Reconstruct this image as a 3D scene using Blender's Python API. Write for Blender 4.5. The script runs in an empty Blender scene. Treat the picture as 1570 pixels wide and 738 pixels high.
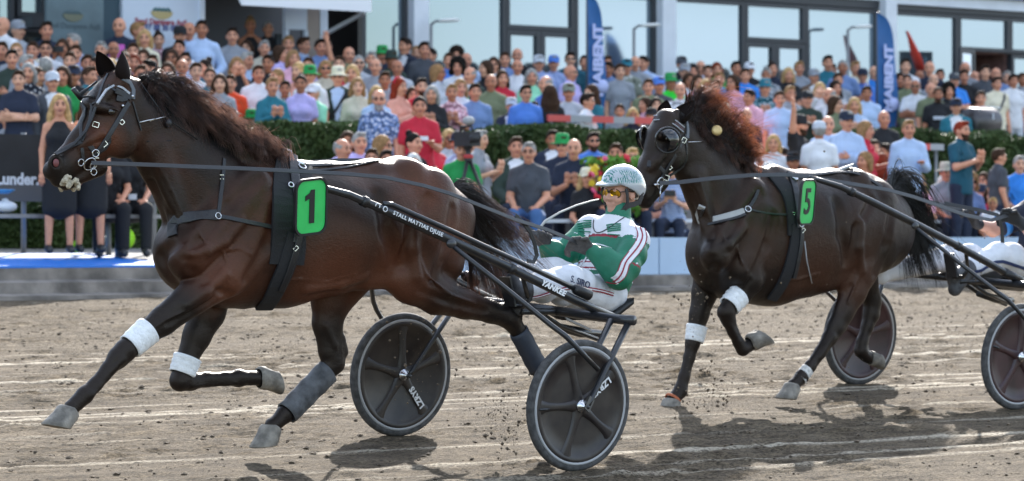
import bpy, bmesh, math, random
import numpy as np
from mathutils import Vector, Matrix
from mathutils.bvhtree import BVHTree

random.seed(7)
C = bpy.context.scene.collection
scene = bpy.context.scene
R = math.radians

# ------------------------------------------------------------------ camera
FPX, CX, CY, CAM_H = 5080.0, 785.0, 360.0, 1.25      # focal length in photo pixels, principal column, horizon row, eye height
YAW = R(39.5)
CC, SS = math.cos(YAW), math.sin(YAW)
cam_d = bpy.data.cameras.new('camera')
cam = bpy.data.objects.new('camera', cam_d); C.objects.link(cam)
cam.location = (0, 0, CAM_H)
cam.rotation_euler = (R(90), 0, -YAW)
cam_d.sensor_width = 36.0
cam_d.lens = FPX / 1570.0 * 36.0
cam_d.shift_y = -(369 - CY) / 1570.0
cam_d.clip_start, cam_d.clip_end = 0.5, 2000
cam_d.dof.use_dof = True
cam_d.dof.focus_distance = 17.3
cam_d.dof.aperture_fstop = 4.2
scene.camera = cam

# ------------------------------------------------------------------ light
SUN_AZ, SUN_EL = R(45), R(29.0)          # the sun stands behind the grandstand: direction +x +y
w = bpy.data.worlds.new('World'); scene.world = w; w.use_nodes = True
nt = w.node_tree
sky = nt.nodes.new('ShaderNodeTexSky'); sky.sky_type = 'NISHITA'; sky.sun_disc = False
sky.sun_elevation = SUN_EL; sky.sun_rotation = SUN_AZ
sky.dust_density = 1.0
# scattered fair-weather clouds over the whole dome
_tc = nt.nodes.new('ShaderNodeTexCoord'); _mp = nt.nodes.new('ShaderNodeMapping'); _mp.inputs['Scale'].default_value = (1, 1, 2.6); nt.links.new(_tc.outputs['Generated'], _mp.inputs[0])
_cl = nt.nodes.new('ShaderNodeTexNoise'); _cl.inputs['Scale'].default_value = 3.2; _cl.inputs['Detail'].default_value = 8; _cl.inputs['Roughness'].default_value = .58; nt.links.new(_mp.outputs[0], _cl.inputs['Vector'])
_cr = nt.nodes.new('ShaderNodeValToRGB'); _cr.color_ramp.elements[0].position = .46; _cr.color_ramp.elements[1].position = .68; nt.links.new(_cl.outputs[0], _cr.inputs[0])
_cm = nt.nodes.new('ShaderNodeMix'); _cm.data_type = 'RGBA'; nt.links.new(_cr.outputs[0], _cm.inputs[0]); nt.links.new(sky.outputs[0], _cm.inputs[6]); _cm.inputs[7].default_value = (7.0, 7.5, 8.2, 1)
nt.links.new(_cm.outputs[2], nt.nodes['Background'].inputs[0])
nt.nodes['Background'].inputs[1].default_value = 0.15
sl = bpy.data.lights.new('sun', 'SUN'); sun = bpy.data.objects.new('sun', sl); C.objects.link(sun)
sl.energy = 4.6; sl.angle = R(0.5); sl.color = (1.0, 0.955, 0.89)
sun.rotation_euler = Vector((math.sin(SUN_AZ)*math.cos(SUN_EL), math.cos(SUN_AZ)*math.cos(SUN_EL), math.sin(SUN_EL))).to_track_quat('Z', 'Y').to_euler()
scene.view_settings.view_transform = 'Standard'
scene.view_settings.look = 'None'
scene.view_settings.exposure = 1.3
scene.view_settings.gamma = 1.0
scene.render.engine = 'CYCLES'
scene.cycles.max_bounces = 6
scene.cycles.transparent_max_bounces = 12
scene.cycles.use_denoising = True

# ------------------------------------------------------------------ measuring helpers (photo pixel -> place on a plane / on the ground)
def ray(px, py):
    a = (px - CX) / FPX
    return np.array([a*CC + SS, -a*SS + CC, -(py - CY) / FPX])
def at(px, py, y):
    'the point seen at a photo pixel on the vertical plane y'
    r = ray(px, py); t = y / r[1]
    return np.array([r[0]*t, y, CAM_H + r[2]*t])
def proj(p):
    X = p[0]*CC - p[1]*SS; D = p[0]*SS + p[1]*CC
    return CX + FPX*X/D, CY - FPX*(p[2]-CAM_H)/D, D
def track_z(y):
    u = y - 13.44
    return 0.8*(1 - math.exp(-u/9.5)) if u > 0 else 0.0842*u
STEP_Y = 27.5
def terrace_z(y):
    if y < STEP_Y: return track_z(y)
    if y < 33: return 0.95 + 0.06*(y - 28)
    if y < 40: return 1.25 + 0.16*(y - 33)
    return 2.37
def ground(px, py, fn=track_z):
    r = ray(px, py); lo, hi = 4.0, 120.0
    for _ in range(50):
        m = (lo + hi)/2
        if CAM_H + r[2]*m > fn(r[1]*m): lo = m
        else: hi = m
    return np.array([r[0]*lo, r[1]*lo, fn(r[1]*lo)])

# ------------------------------------------------------------------ objects
def tag(o, label=None, cat=None, group=None, kind=None):
    if label: o['label'] = label
    if cat: o['category'] = cat
    if group: o['group'] = group
    if kind: o['kind'] = kind
    return o
def empty(name, loc=(0, 0, 0), label=None, cat=None, group=None, rz=0):
    o = bpy.data.objects.new(name, None); C.objects.link(o)
    o.location = loc; o.rotation_euler = (0, 0, rz); o.empty_display_size = 0.1
    return tag(o, label, cat, group)
def link(name, me, parent=None, mat=None, world=True):
    'link a mesh as an object; with world=True its vertices are in world space even under a moved parent'
    o = bpy.data.objects.new(name, me); C.objects.link(o)
    if mat is not None:
        mi = np.zeros(len(me.polygons), np.int32); me.polygons.foreach_get('material_index', mi); me.materials.clear()
        for m in (mat if isinstance(mat, (list, tuple)) else [mat]): me.materials.append(m)
        me.polygons.foreach_set('material_index', mi)
    if parent is not None:
        o.parent = parent
        if world:
            off = Vector((0, 0, 0)); p = parent
            while p is not None: off += p.location; p = p.parent
            o.location = -off
    return o
def mesh_np(name, v, f, smooth=True, mi=None):
    me = bpy.data.meshes.new(name)
    v = np.asarray(v, np.float32); f = np.asarray(f, np.int32); n = f.shape[1]
    me.vertices.add(len(v)); me.vertices.foreach_set('co', v.ravel())
    me.loops.add(f.size); me.loops.foreach_set('vertex_index', f.ravel())
    me.polygons.add(len(f)); me.polygons.foreach_set('loop_start', np.arange(len(f), dtype=np.int32)*n)
    me.polygons.foreach_set('loop_total', np.full(len(f), n, np.int32))
    if mi is not None: me.polygons.foreach_set('material_index', np.asarray(mi, np.int32))
    me.polygons.foreach_set('use_smooth', np.full(len(f), smooth, bool))
    me.update(calc_edges=True); me.validate()
    return me

class MB:
    'collects shapes into one mesh'
    def __init__(s): s.v = []; s.f = []; s.m = []; s.sm = []; s.cur = 0
    def add(s, vs, fs, smooth=False):
        n = len(s.v); s.v += [tuple(map(float, p)) for p in vs]
        for f in fs: s.f.append(tuple(i + n for i in f)); s.m.append(s.cur); s.sm.append(smooth)
        return s
    def box(s, lo, hi, M=None):
        (a, b, c), (d, e, f) = lo, hi
        vs = [(a,b,c),(d,b,c),(d,e,c),(a,e,c),(a,b,f),(d,b,f),(d,e,f),(a,e,f)]
        if M is not None: vs = [tuple(M @ Vector(p)) for p in vs]
        return s.add(vs, [(0,3,2,1),(4,5,6,7),(0,1,5,4),(1,2,6,5),(2,3,7,6),(3,0,4,7)])
    def bar(s, p, q, w, h, up=(0, 0, 1)):
        'rectangular bar from p to q, w across, h along up'
        p, q, up = Vector(p), Vector(q), Vector(up)
        d = (q - p).normalized(); sx = d.cross(up).normalized(); u = sx.cross(d)
        vs = [e + sx*a*w/2 + u*b*h/2 for e in (p, q) for a, b in ((-1,-1),(1,-1),(1,1),(-1,1))]
        return s.add(vs, [(3,2,1,0),(4,5,6,7),(0,1,5,4),(1,2,6,5),(2,3,7,6),(3,0,4,7)])
    def tube(s, pts, r, n=8, cap=True, flat=1.0, up=(0, 0, 1)):
        pts = [Vector(p) for p in pts]; rs = r if isinstance(r, (list, tuple)) else [r]*len(pts)
        vs, fs = [], []; prev = None
        for i, p in enumerate(pts):
            d = (pts[min(i+1, len(pts)-1)] - pts[max(i-1, 0)]).normalized()
            if prev is None:
                a = d.cross(Vector(up))
                if a.length < 1e-3: a = d.cross(Vector((1, 0, 0)))
            else: a = prev - d*prev.dot(d)
            a.normalize(); prev = a; b = d.cross(a)
            for k in range(n):
                t = 2*math.pi*k/n
                vs.append(p + a*math.cos(t)*rs[i] + b*math.sin(t)*rs[i]*flat)
        for i in range(len(pts)-1):
            for k in range(n):
                k2 = (k+1) % n
                fs.append((i*n+k, i*n+k2, (i+1)*n+k2, (i+1)*n+k))
        if cap:
            fs.append(tuple(reversed(range(n)))); fs.append(tuple(range((len(pts)-1)*n, len(pts)*n)))
        return s.add(vs, fs, True)
    def lathe(s, prof, M, n=24, closed=False):
        'profile of (radius, height) turned about local z, placed by matrix M'
        vs, fs = [], []
        for r, h in prof:
            for k in range(n):
                t = 2*math.pi*k/n; vs.append(M @ Vector((r*math.cos(t), r*math.sin(t), h)))
        m = len(prof)
        for i in range(m if closed else m-1):
            for k in range(n):
                k2 = (k+1) % n; j = (i+1) % m
                fs.append((i*n+k, i*n+k2, j*n+k2, j*n+k))
        return s.add(vs, fs, True)
    def ball(s, c, r, n=10, m=6, M=None):
        rx, ry, rz = r if isinstance(r, (tuple, list)) else (r, r, r)
        vs, fs = [], []
        for i in range(m+1):
            a = math.pi*i/m
            for k in range(n):
                t = 2*math.pi*k/n
                p = Vector((rx*math.sin(a)*math.cos(t), ry*math.sin(a)*math.sin(t), rz*math.cos(a)))
                if M is not None: p = M @ p
                vs.append(Vector(c) + p)
        for i in range(m):
            for k in range(n):
                k2 = (k+1) % n; fs.append((i*n+k, (i+1)*n+k, (i+1)*n+k2, i*n+k2))
        return s.add(vs, fs, True)
    def ribbon(s, pts, nrm, w, th=0.004):
        'strap following pts, lying flat on a surface with normals nrm'
        pts = [Vector(p) for p in pts]; nrm = [Vector(n) for n in nrm]
        vs, fs = [], []
        for i, p in enumerate(pts):
            d = (pts[min(i+1, len(pts)-1)] - pts[max(i-1, 0)]).normalized(); n = nrm[i]
            a = d.cross(n).normalized(); n = a.cross(d).normalized()
            ww = w[i] if isinstance(w, (list, tuple)) else w
            for sa, sn in ((-1, -.5), (-1, .8), (-.8, 1), (.8, 1), (1, .8), (1, -.5)):
                vs.append(p + a*sa*ww/2 + n*sn*th)
        for i in range(len(pts)-1):
            for k in range(6):
                k2 = (k+1) % 6; fs.append((i*6+k, i*6+k2, (i+1)*6+k2, (i+1)*6+k))
        fs.append(tuple(range(5, -1, -1))); fs.append(tuple(range((len(pts)-1)*6, len(pts)*6)))
        return s.add(vs, fs, False)
    def prism(s, poly, M, h0, h1, bevel=0):
        'polygon in local xy pushed from h0 to h1'
        n = len(poly); vs = [M @ Vector((x, y, h0)) for x, y in poly] + [M @ Vector((x, y, h1)) for x, y in poly]
        return s.add(vs, [tuple(reversed(range(n))), tuple(range(n, 2*n))] + [(i, (i+1) % n, n+(i+1) % n, n+i) for i in range(n)])
    def mesh(s, name):
        me = bpy.data.meshes.new(name); me.from_pydata(s.v, [], s.f)
        me.polygons.foreach_set('material_index', s.m); me.polygons.foreach_set('use_smooth', s.sm)
        me.update(); return me
    def build(s, name, mat, parent=None, world=True):
        return link(name, s.mesh(name), parent, mat, world)

def text_mesh(txt, size, depth=0.002, font_shear=0, align='CENTER', bold=0.0, space=1.0):
    'lettering as real flat geometry in local xy'
    cu = bpy.data.curves.new('lettering', 'FONT'); cu.body = txt; cu.size = size; cu.extrude = depth
    cu.align_x = align; cu.align_y = 'CENTER'; cu.shear = font_shear; cu.offset = bold; cu.space_character = space
    cu.resolution_u = 3
    o = bpy.data.objects.new('lettering', cu); C.objects.link(o)
    dg = bpy.context.evaluated_depsgraph_get()
    me = bpy.data.meshes.new_from_object(o.evaluated_get(dg))
    bpy.data.objects.remove(o); bpy.data.curves.remove(cu)
    return me
def frame_matrix(o, x, y):
    'matrix with origin o, local x and y axes'
    x = Vector(x).normalized(); y = Vector(y); y = (y - x*y.dot(x)).normalized(); z = x.cross(y)
    M = Matrix((x, y, z)).transposed().to_4x4(); M.translation = Vector(o); return M
def put_text(txt, size, M, mat, parent, name='lettering', bend=None, **k):
    me = text_mesh(txt, size, **k); me.transform(M)
    return link(name, me, parent, mat)

# ------------------------------------------------------------------ bodies: smooth distance field meshed into one surface
def smin(a, b, k):
    if k <= 0: return np.minimum(a, b)
    h = np.clip(.5 + .5*(a - b)/k, 0, 1)
    return a*(1-h) + b*h - k*h*(1-h)
class Field:
    def __init__(s, lo, hi, h):
        s.h = h; s.lo = np.array(lo, np.float32)
        s.n = [int((b-a)/h) + 2 for a, b in zip(lo, hi)]
        s.f = np.full(s.n, 1.0, np.float32)
        s.ax = [s.lo[i] + h*np.arange(s.n[i], dtype=np.float32) for i in range(3)]
    def win(s, lo, hi):
        sl = []
        for i in range(3):
            a = max(0, int((lo[i]-s.lo[i])/s.h)); b = min(s.n[i], int((hi[i]-s.lo[i])/s.h)+2)
            if b <= a: return None, None
            sl.append(slice(a, b))
        return tuple(sl), (s.ax[0][sl[0]][:, None, None], s.ax[1][sl[1]][None, :, None], s.ax[2][sl[2]][None, None, :])
    def put(s, sl, d, k, sub):
        if sub: s.f[sl] = -smin(-s.f[sl], d, k)
        else: s.f[sl] = smin(s.f[sl], d, k)
    def seg(s, a, b, ra, rb=None, k=0.02, side=(0, 1, 0), sub=False):
        'tapered limb; ra = r or (half width along side, half depth)'
        rb = ra if rb is None else rb
        ra = ra if isinstance(ra, tuple) else (ra, ra); rb = rb if isinstance(rb, tuple) else (rb, rb)
        a = np.array(a, np.float32); b = np.array(b, np.float32); sd = np.array(side, np.float32); sd /= np.linalg.norm(sd)
        m = max(ra + rb)*1.25 + k + 2*s.h
        sl, g = s.win(np.minimum(a, b)-m, np.maximum(a, b)+m)
        if sl is None: return s
        ab = b - a; L2 = float(ab @ ab)
        d = [g[i] - a[i] for i in range(3)]
        t = np.clip(sum(d[i]*ab[i] for i in range(3))/L2, 0, 1) if L2 > 1e-9 else np.zeros_like(d[0]+d[1]+d[2])
        d = [d[i] - t*ab[i] for i in range(3)]
        ds = sum(d[i]*sd[i] for i in range(3))
        q = sum(x*x for x in d) - ds*ds
        W = ra[0] + t*(rb[0]-ra[0]); Hh = ra[1] + t*(rb[1]-ra[1])
        e = np.sqrt(np.maximum(ds*ds/(W*W) + np.maximum(q, 0)/(Hh*Hh), 1e-9))
        gr = np.sqrt(ds*ds/(W**4) + np.maximum(q, 0)/(Hh**4)) + 1e-6      # first-order distance to the ellipse
        dist = np.minimum(e*(e-1)/gr, (e-1)*np.maximum(W, Hh)).astype(np.float32)
        s.put(sl, dist, k, sub); return s
    def chain(s, pts, rs, k=0.02, side=(0, 1, 0)):
        for i in range(len(pts)-1): s.seg(pts[i], pts[i+1], rs[i], rs[i+1], k, side)
        return s
    def ell(s, c, r, k=0.02, M=None, sub=False):
        c = np.array(c, np.float32); r = r if isinstance(r, (tuple, list)) else (r, r, r)
        m = max(r)*1.2 + k + 2*s.h
        sl, g = s.win(c-m, c+m)
        if sl is None: return s
        d = [g[i] - c[i] for i in range(3)]
        if M is not None: d = [sum(M[j][i]*d[j] for j in range(3)) for i in range(3)]     # M columns are the local axes
        e = np.sqrt(sum((d[i]/r[i])**2 for i in range(3)) + 1e-9)
        gr = np.sqrt(sum((d[i]/(r[i]*r[i]))**2 for i in range(3))) + 1e-6
        s.put(sl, np.minimum(e*(e-1)/gr, (e-1)*max(r)).astype(np.float32), k, sub); return s
    def plane(s, p, n, k=0.0):
        'keep what lies behind the plane (cut off the side the normal points to)'
        n = np.array(n, np.float32); n /= np.linalg.norm(n)
        d = (s.ax[0][:, None, None]-p[0])*n[0] + (s.ax[1][None, :, None]-p[1])*n[1] + (s.ax[2][None, None, :]-p[2])*n[2]
        s.f = np.maximum(s.f, d.astype(np.float32)); return s
    def mesh(s, name, it=1):
        v, q = surface_nets(s.f, s.lo, s.h)
        for _ in range(it): v = relax(v, q)
        return mesh_np(name, v, q), v, q
def surface_nets(f, lo, h):
    f = np.pad(f, 1, constant_values=1.0); lo = np.asarray(lo) - h
    s = f < 0
    c = s[:-1,:-1,:-1].astype(np.int8)
    for dx in (0,1):
        for dy in (0,1):
            for dz in (0,1):
                if dx+dy+dz: c = c + s[dx:s.shape[0]-1+dx, dy:s.shape[1]-1+dy, dz:s.shape[2]-1+dz]
    act = (c > 0) & (c < 8)
    I = np.argwhere(act); idx = np.full(act.shape, -1, np.int32); idx[tuple(I.T)] = np.arange(len(I))
    acc = np.zeros((len(I), 3), np.float32); cnt = np.zeros(len(I), np.float32)
    cor = [(x,y,z) for x in (0,1) for y in (0,1) for z in (0,1)]
    val = {o: f[I[:,0]+o[0], I[:,1]+o[1], I[:,2]+o[2]] for o in cor}
    for o in cor:
        for ax in range(3):
            if o[ax] == 0:
                p = list(o); p[ax] = 1; p = tuple(p)
                a, b = val[o], val[p]; m = (a < 0) != (b < 0)
                t = np.where(m, a/np.where(m, a-b, 1), 0)
                pos = np.zeros((len(I), 3), np.float32); pos[:] = o; pos[:, ax] = t
                acc[m] += pos[m]; cnt[m] += 1
    v = (I + acc/cnt[:, None])*h + lo
    quads = []
    for ax in range(3):
        b, c2 = (ax+1) % 3, (ax+2) % 3
        sh = [slice(1, -1)]*3; sh[ax] = slice(0, -1); s0 = s[tuple(sh)]
        sh[ax] = slice(1, None); s1 = s[tuple(sh)]
        m = s0 != s1; P = np.argwhere(m)
        if not len(P): continue
        P[:, b] += 1; P[:, c2] += 1
        fl = s0[m]
        def cell(db, dc):
            Q = P.copy(); Q[:, b] -= db; Q[:, c2] -= dc; return idx[tuple(Q.T)]
        q = np.stack([cell(1,1), cell(0,1), cell(0,0), cell(1,0)], 1)
        q[~fl] = q[~fl][:, ::-1]; quads.append(q)
    q = np.concatenate(quads); q = q[(q >= 0).all(1)]
    return v.astype(np.float32), q
def relax(v, q, amt=0.5):
    acc = np.zeros_like(v); cnt = np.zeros(len(v), np.float32)
    for i in range(4):
        a, b = q[:, i], q[:, (i+1) % 4]
        np.add.at(acc, a, v[b]); np.add.at(acc, b, v[a]); np.add.at(cnt, a, 1); np.add.at(cnt, b, 1)
    return (v*(1-amt) + amt*acc/np.maximum(cnt, 1)[:, None]).astype(np.float32)

# ------------------------------------------------------------------ materials
def rgb(h):
    'sRGB hex -> linear'
    h = h.lstrip('#'); t = [int(h[i:i+2], 16)/255 for i in (0, 2, 4)]
    return tuple(x/12.92 if x <= .04045 else ((x+.055)/1.055)**2.4 for x in t) + (1,)
def lin(c): return c if isinstance(c, (tuple, list)) else rgb(c)
MATS = {}
def mat(name, col, rough=0.7, metal=0.0, noise=0.0, nscale=20.0, col2=None, bump=0.0, bscale=None, spec=0.5, sheen=0.0, stretch=None, detail=6, coat=0.0):
    if name in MATS: return MATS[name]
    m = bpy.data.materials.new(name); m.use_nodes = True; MATS[name] = m
    n, l = m.node_tree.nodes, m.node_tree.links; b = n['Principled BSDF']
    col = lin(col) if len(lin(col)) == 4 else tuple(lin(col)) + (1,)
    b.inputs['Base Color'].default_value = col
    b.inputs['Roughness'].default_value = rough; b.inputs['Metallic'].default_value = metal
    b.inputs['Specular IOR Level'].default_value = spec
    b.inputs['Sheen Weight'].default_value = sheen; b.inputs['Coat Weight'].default_value = coat
    tc = n.new('ShaderNodeTexCoord'); src = tc.outputs['Object']
    if stretch:
        mp = n.new('ShaderNodeMapping'); mp.inputs['Scale'].default_value = stretch
        l.new(src, mp.inputs[0]); src = mp.outputs[0]
    if noise or col2 is not None:
        t = n.new('ShaderNodeTexNoise'); t.inputs['Scale'].default_value = nscale; t.inputs['Detail'].default_value = detail
        l.new(src, t.inputs['Vector'])
        r = n.new('ShaderNodeValToRGB'); l.new(t.outputs[0], r.inputs[0]); l.new(r.outputs[0], b.inputs['Base Color'])
        c2 = lin(col2) if col2 is not None else tuple(x*(1-noise) for x in col[:3]) + (1,)
        c1 = col if col2 is not None else tuple(min(1, x*(1+noise)) for x in col[:3]) + (1,)
        r.color_ramp.elements[0].position = .35; r.color_ramp.elements[1].position = .65
        r.color_ramp.elements[0].color = tuple(c2[:3]) + (1,); r.color_ramp.elements[1].color = c1
    if bump:
        t2 = n.new('ShaderNodeTexNoise'); t2.inputs['Scale'].default_value = bscale or nscale; t2.inputs['Detail'].default_value = 5
        l.new(src, t2.inputs['Vector'])
        bp = n.new('ShaderNodeBump'); bp.inputs['Strength'].default_value = bump; bp.inputs['Distance'].default_value = .01
        l.new(t2.outputs[0], bp.inputs['Height']); l.new(bp.outputs[0], b.inputs['Normal'])
    return m
# ------------------------------------------------------------------ the racing surface
rng = np.random.default_rng(3)
def vnoise(nx, ny, sx, sy, seed):
    'smooth random field on an nx*ny grid with sx*sy random knots'
    g = np.random.default_rng(seed).standard_normal((sx+2, sy+2)).astype(np.float32)
    x = np.linspace(0, sx, nx, dtype=np.float32); y = np.linspace(0, sy, ny, dtype=np.float32)
    xi = np.minimum(x.astype(int), sx); yi = np.minimum(y.astype(int), sy); fx = x-xi; fy = y-yi
    fx = fx*fx*(3-2*fx); fy = fy*fy*(3-2*fy)
    return (g[xi][:, yi]*np.outer(1-fx, 1-fy) + g[xi+1][:, yi]*np.outer(fx, 1-fy) + g[xi][:, yi+1]*np.outer(1-fx, fy) + g[xi+1][:, yi+1]*np.outer(fx, fy))
def make_track():
    xs = np.concatenate([np.linspace(-60, 3, 30), np.arange(3.1, 30, .05), np.linspace(30.2, 110, 40)])
    ys = np.concatenate([np.linspace(-25, 9.9, 30), np.arange(10, STEP_Y - .01, .022), [STEP_Y]])
    nx, ny = len(xs), len(ys)
    tz = np.array([track_z(y) for y in ys], np.float32)
    n1 = vnoise(nx, ny, 30, 420, 1)                 # harrow streaks along the track
    n2 = vnoise(nx, ny, 70, 300, 2); n3 = vnoise(nx, ny, 210, 600, 4); n4 = vnoise(nx, ny, 12, 60, 5)
    n5 = vnoise(nx, ny, 24, 30, 6)
    line = np.zeros((nx, ny), np.float32)           # raised lines of dry sand left by harrow and wheels
    for px, py, wd, amp in ((0,537,.05,.7),(0,560,.08,1),(0,575,.04,.5),(0,590,.06,.9),(0,604,.03,.4),(0,648,.07,1),(0,655,.04,.8),(0,688,.05,.7),(800,525,.04,.6),(800,532,.06,.9),(800,553,.05,.6),
                            (800,600,.05,.9),(800,609,.06,1),(800,706,.08,1),(800,722,.04,.7),(0,500,.05,.5),(0,480,.06,.4),(800,737,.08,.6),(0,720,.07,.7),(800,640,.05,.4),(0,466,.09,.8),(0,612,.02,.4),(800,575,.05,.5)):
        y0 = ground(px, py)[1]
        wob = .04*vnoise(nx, 2, 14, 1, int(py))[:, :1]
        line += amp*np.exp(-((ys[None, :] - y0 - wob)/(wd*.62))**2)*np.clip(.9 + .3*n4, 0.3, 1.3)
    line *= np.clip(.85 + .22*n3, .3, 1.3)
    near = np.clip((ys-9)/1.5, 0, 1)[None, :]
    rough_ = np.clip(1 + .7*n5, .25, 2.2)
    z = tz[None, :] + near*(.0022*n1 + rough_*(.0022*n2 + .0062*n3) + .0035*line)
    hp = np.random.default_rng(12)
    for k in range(150):                                   # hoof prints with pushed-up rims
        hx, hy = 6 + hp.random()*22, 12 + hp.random()*9; i0, i1 = np.searchsorted(xs, (hx-.3, hx+.3)); j0, j1 = np.searchsorted(ys, (hy-.25, hy+.25))
        d = np.hypot((xs[i0:i1, None]-hx)/1.15, ys[None, j0:j1]-hy); z[i0:i1, j0:j1] += -.016*np.exp(-(d/.055)**2) + .009*np.exp(-((d-.10)/.035)**2)
    z[:, -1] = tz[-1]
    V = np.stack([np.repeat(xs[:, None], ny, 1), np.repeat(ys[None, :], nx, 0), z], 2).reshape(-1, 3)
    i = np.arange(nx-1)[:, None]*ny + np.arange(ny-1)[None, :]
    Q = np.stack([i, i+ny, i+ny+1, i+1], 2).reshape(-1, 4)
    me = mesh_np('track', V, Q)
    a = me.attributes.new('sand', 'FLOAT', 'POINT'); a.data.foreach_set('value', np.clip(line + .10*n1 + .08*n4, 0, 1.2).astype(np.float32).ravel())
    m = bpy.data.materials.new('track_dirt'); m.use_nodes = True
    n, l = m.node_tree.nodes, m.node_tree.links; b = n['Principled BSDF']
    at_ = n.new('ShaderNodeAttribute'); at_.attribute_name = 'sand'
    tc = n.new('ShaderNodeTexCoord'); mp = n.new('ShaderNodeMapping'); mp.inputs['Scale'].default_value = (.42, 1, 1)
    l.new(tc.outputs['Object'], mp.inputs[0])
    t1 = n.new('ShaderNodeTexNoise'); t1.inputs['Scale'].default_value = 9; t1.inputs['Detail'].default_value = 8; t1.inputs['Roughness'].default_value = .7
    t2 = n.new('ShaderNodeTexNoise'); t2.inputs['Scale'].default_value = 85; t2.inputs['Detail'].default_value = 6; t2.inputs['Roughness'].default_value = .75
    l.new(mp.outputs[0], t1.inputs['Vector']); l.new(mp.outputs[0], t2.inputs['Vector'])
    r1 = n.new('ShaderNodeValToRGB'); l.new(t1.outputs[0], r1.inputs[0])
    r1.color_ramp.elements[0].position, r1.color_ramp.elements[1].position = .36, .66
    r1.color_ramp.elements[0].color = (.114, .085, .054, 1); r1.color_ramp.elements[1].color = (.300, .234, .155, 1)
    r2 = n.new('ShaderNodeValToRGB'); l.new(t2.outputs[0], r2.inputs[0])
    r2.color_ramp.elements[0].position, r2.color_ramp.elements[1].position = .40, .58
    r2.color_ramp.elements[0].color = (.24, .24, .25, 1); r2.color_ramp.elements[1].color = (1, 1, 1, 1)
    mu = n.new('ShaderNodeMix'); mu.data_type = 'RGBA'; mu.blend_type = 'MULTIPLY'; mu.inputs[0].default_value = 1
    l.new(r1.outputs[0], mu.inputs[6]); l.new(r2.outputs[0], mu.inputs[7])
    mx = n.new('ShaderNodeMix'); mx.data_type = 'RGBA'
    sub = n.new('ShaderNodeMath'); sub.operation = 'MULTIPLY'; l.new(at_.outputs['Fac'], sub.inputs[0]); l.new(r2.outputs[0], sub.inputs[1])
    rr = n.new('ShaderNodeValToRGB'); l.new(sub.outputs[0], rr.inputs[0])
    rr.color_ramp.elements[0].position, rr.color_ramp.elements[1].position = .12, .75
    l.new(rr.outputs[0], mx.inputs[0]); l.new(mu.outputs[2], mx.inputs[6]); mx.inputs[7].default_value = (.64, .56, .44, 1)
    l.new(mx.outputs[2], b.inputs['Base Color']); b.inputs['Roughness'].default_value = .95; b.inputs['Specular IOR Level'].default_value = .2
    bp = n.new('ShaderNodeBump'); bp.inputs['Strength'].default_value = .9; bp.inputs['Distance'].default_value = .045
    l.new(t2.outputs[0], bp.inputs['Height']); l.new(bp.outputs[0], b.inputs['Normal'])
    o = link('track', me, None, m); o['kind'] = 'structure'
    # far ground sheet reaching the horizon, below the track
    g = MB(); g.add([(-900, -900, -3.2), (900, -900, -3.2), (900, 900, -3.2), (-900, 900, -3.2)], [(0, 1, 2, 3)])
    o = g.build('ground', mat('turf_ground', (.09, .12, .04), .95, noise=.4, nscale=.6)); o['kind'] = 'structure'
    # loose clods
    base = [(0,0,1),(1,0,0),(0,1,0),(-1,0,0),(0,-1,0),(0,0,-1),(.6,.6,.5),(-.6,.6,.4),(-.6,-.6,.5),(.6,-.6,.4)]
    F = [(0,1,6),(0,6,2),(0,2,7),(0,7,3),(0,3,8),(0,8,4),(0,4,9),(0,9,1),(5,6,1),(5,2,6),(5,7,2),(5,3,7),(5,8,3),(5,4,8),(5,9,4),(5,1,9)]
    base = np.array(base, np.float32); base /= np.linalg.norm(base, axis=1)[:, None]; F = np.array(F, np.int32)
    N = 34000
    y = 11 + rng.random(N)**1.1*(STEP_Y-11.2); x = 4 + rng.random(N)*27
    sz = .0035 + .015*rng.random(N)**6
    P = base[None]*(1 + .5*(rng.random((N, 10, 1))-.5))*sz[:, None, None]*np.array([1.3, 1.1, .7])
    P[:, :, 0] += x[:, None]; P[:, :, 1] += y[:, None]; P[:, :, 2] += (np.array([track_z(v) for v in y]) + sz*.25)[:, None]
    me = mesh_np('dirt_clods', P.reshape(-1, 3), (F[None] + (np.arange(N)*10)[:, None, None]).reshape(-1, 3), False)
    o = link('dirt_clods', me, None, mat('clod', (.135, .10, .068), .95, noise=.5, nscale=30)); tag(o, kind='stuff')
    # clods thrown up by hooves and wheels
    P = []
    for (px, py, yy, n_, s) in ((775, 640, 13.5, 170, 38), (1080, 560, 15.6, 200, 55), (1100, 640, 15.5, 90, 40), (690, 540, 14.2, 60, 60), (1250, 420, 15.4, 120, 110), (1500, 480, 15.2, 60, 60), (620, 560, 14.6, 60, 50), (1060, 450, 15.3, 70, 30)):
        for k in range(n_):
            c = at(px + rng.normal()*s*.5, py + rng.normal()*s, yy + rng.normal()*.12)
            zf = track_z(c[1]) + .006
            if c[2] < zf: c[2] = zf + abs(rng.normal())*.05
            r = .0022 + .010*rng.random()**5
            P.append(base*(1 + .5*(rng.random((10, 1))-.5))*r + c)
    P = np.array(P); N = len(P)
    me = mesh_np('flying_dirt', P.reshape(-1, 3), (F[None] + (np.arange(N)*10)[:, None, None]).reshape(-1, 3), False)
    o = link('flying_dirt', me, None, MATS['clod']); tag(o, kind='stuff')
make_track()
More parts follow.
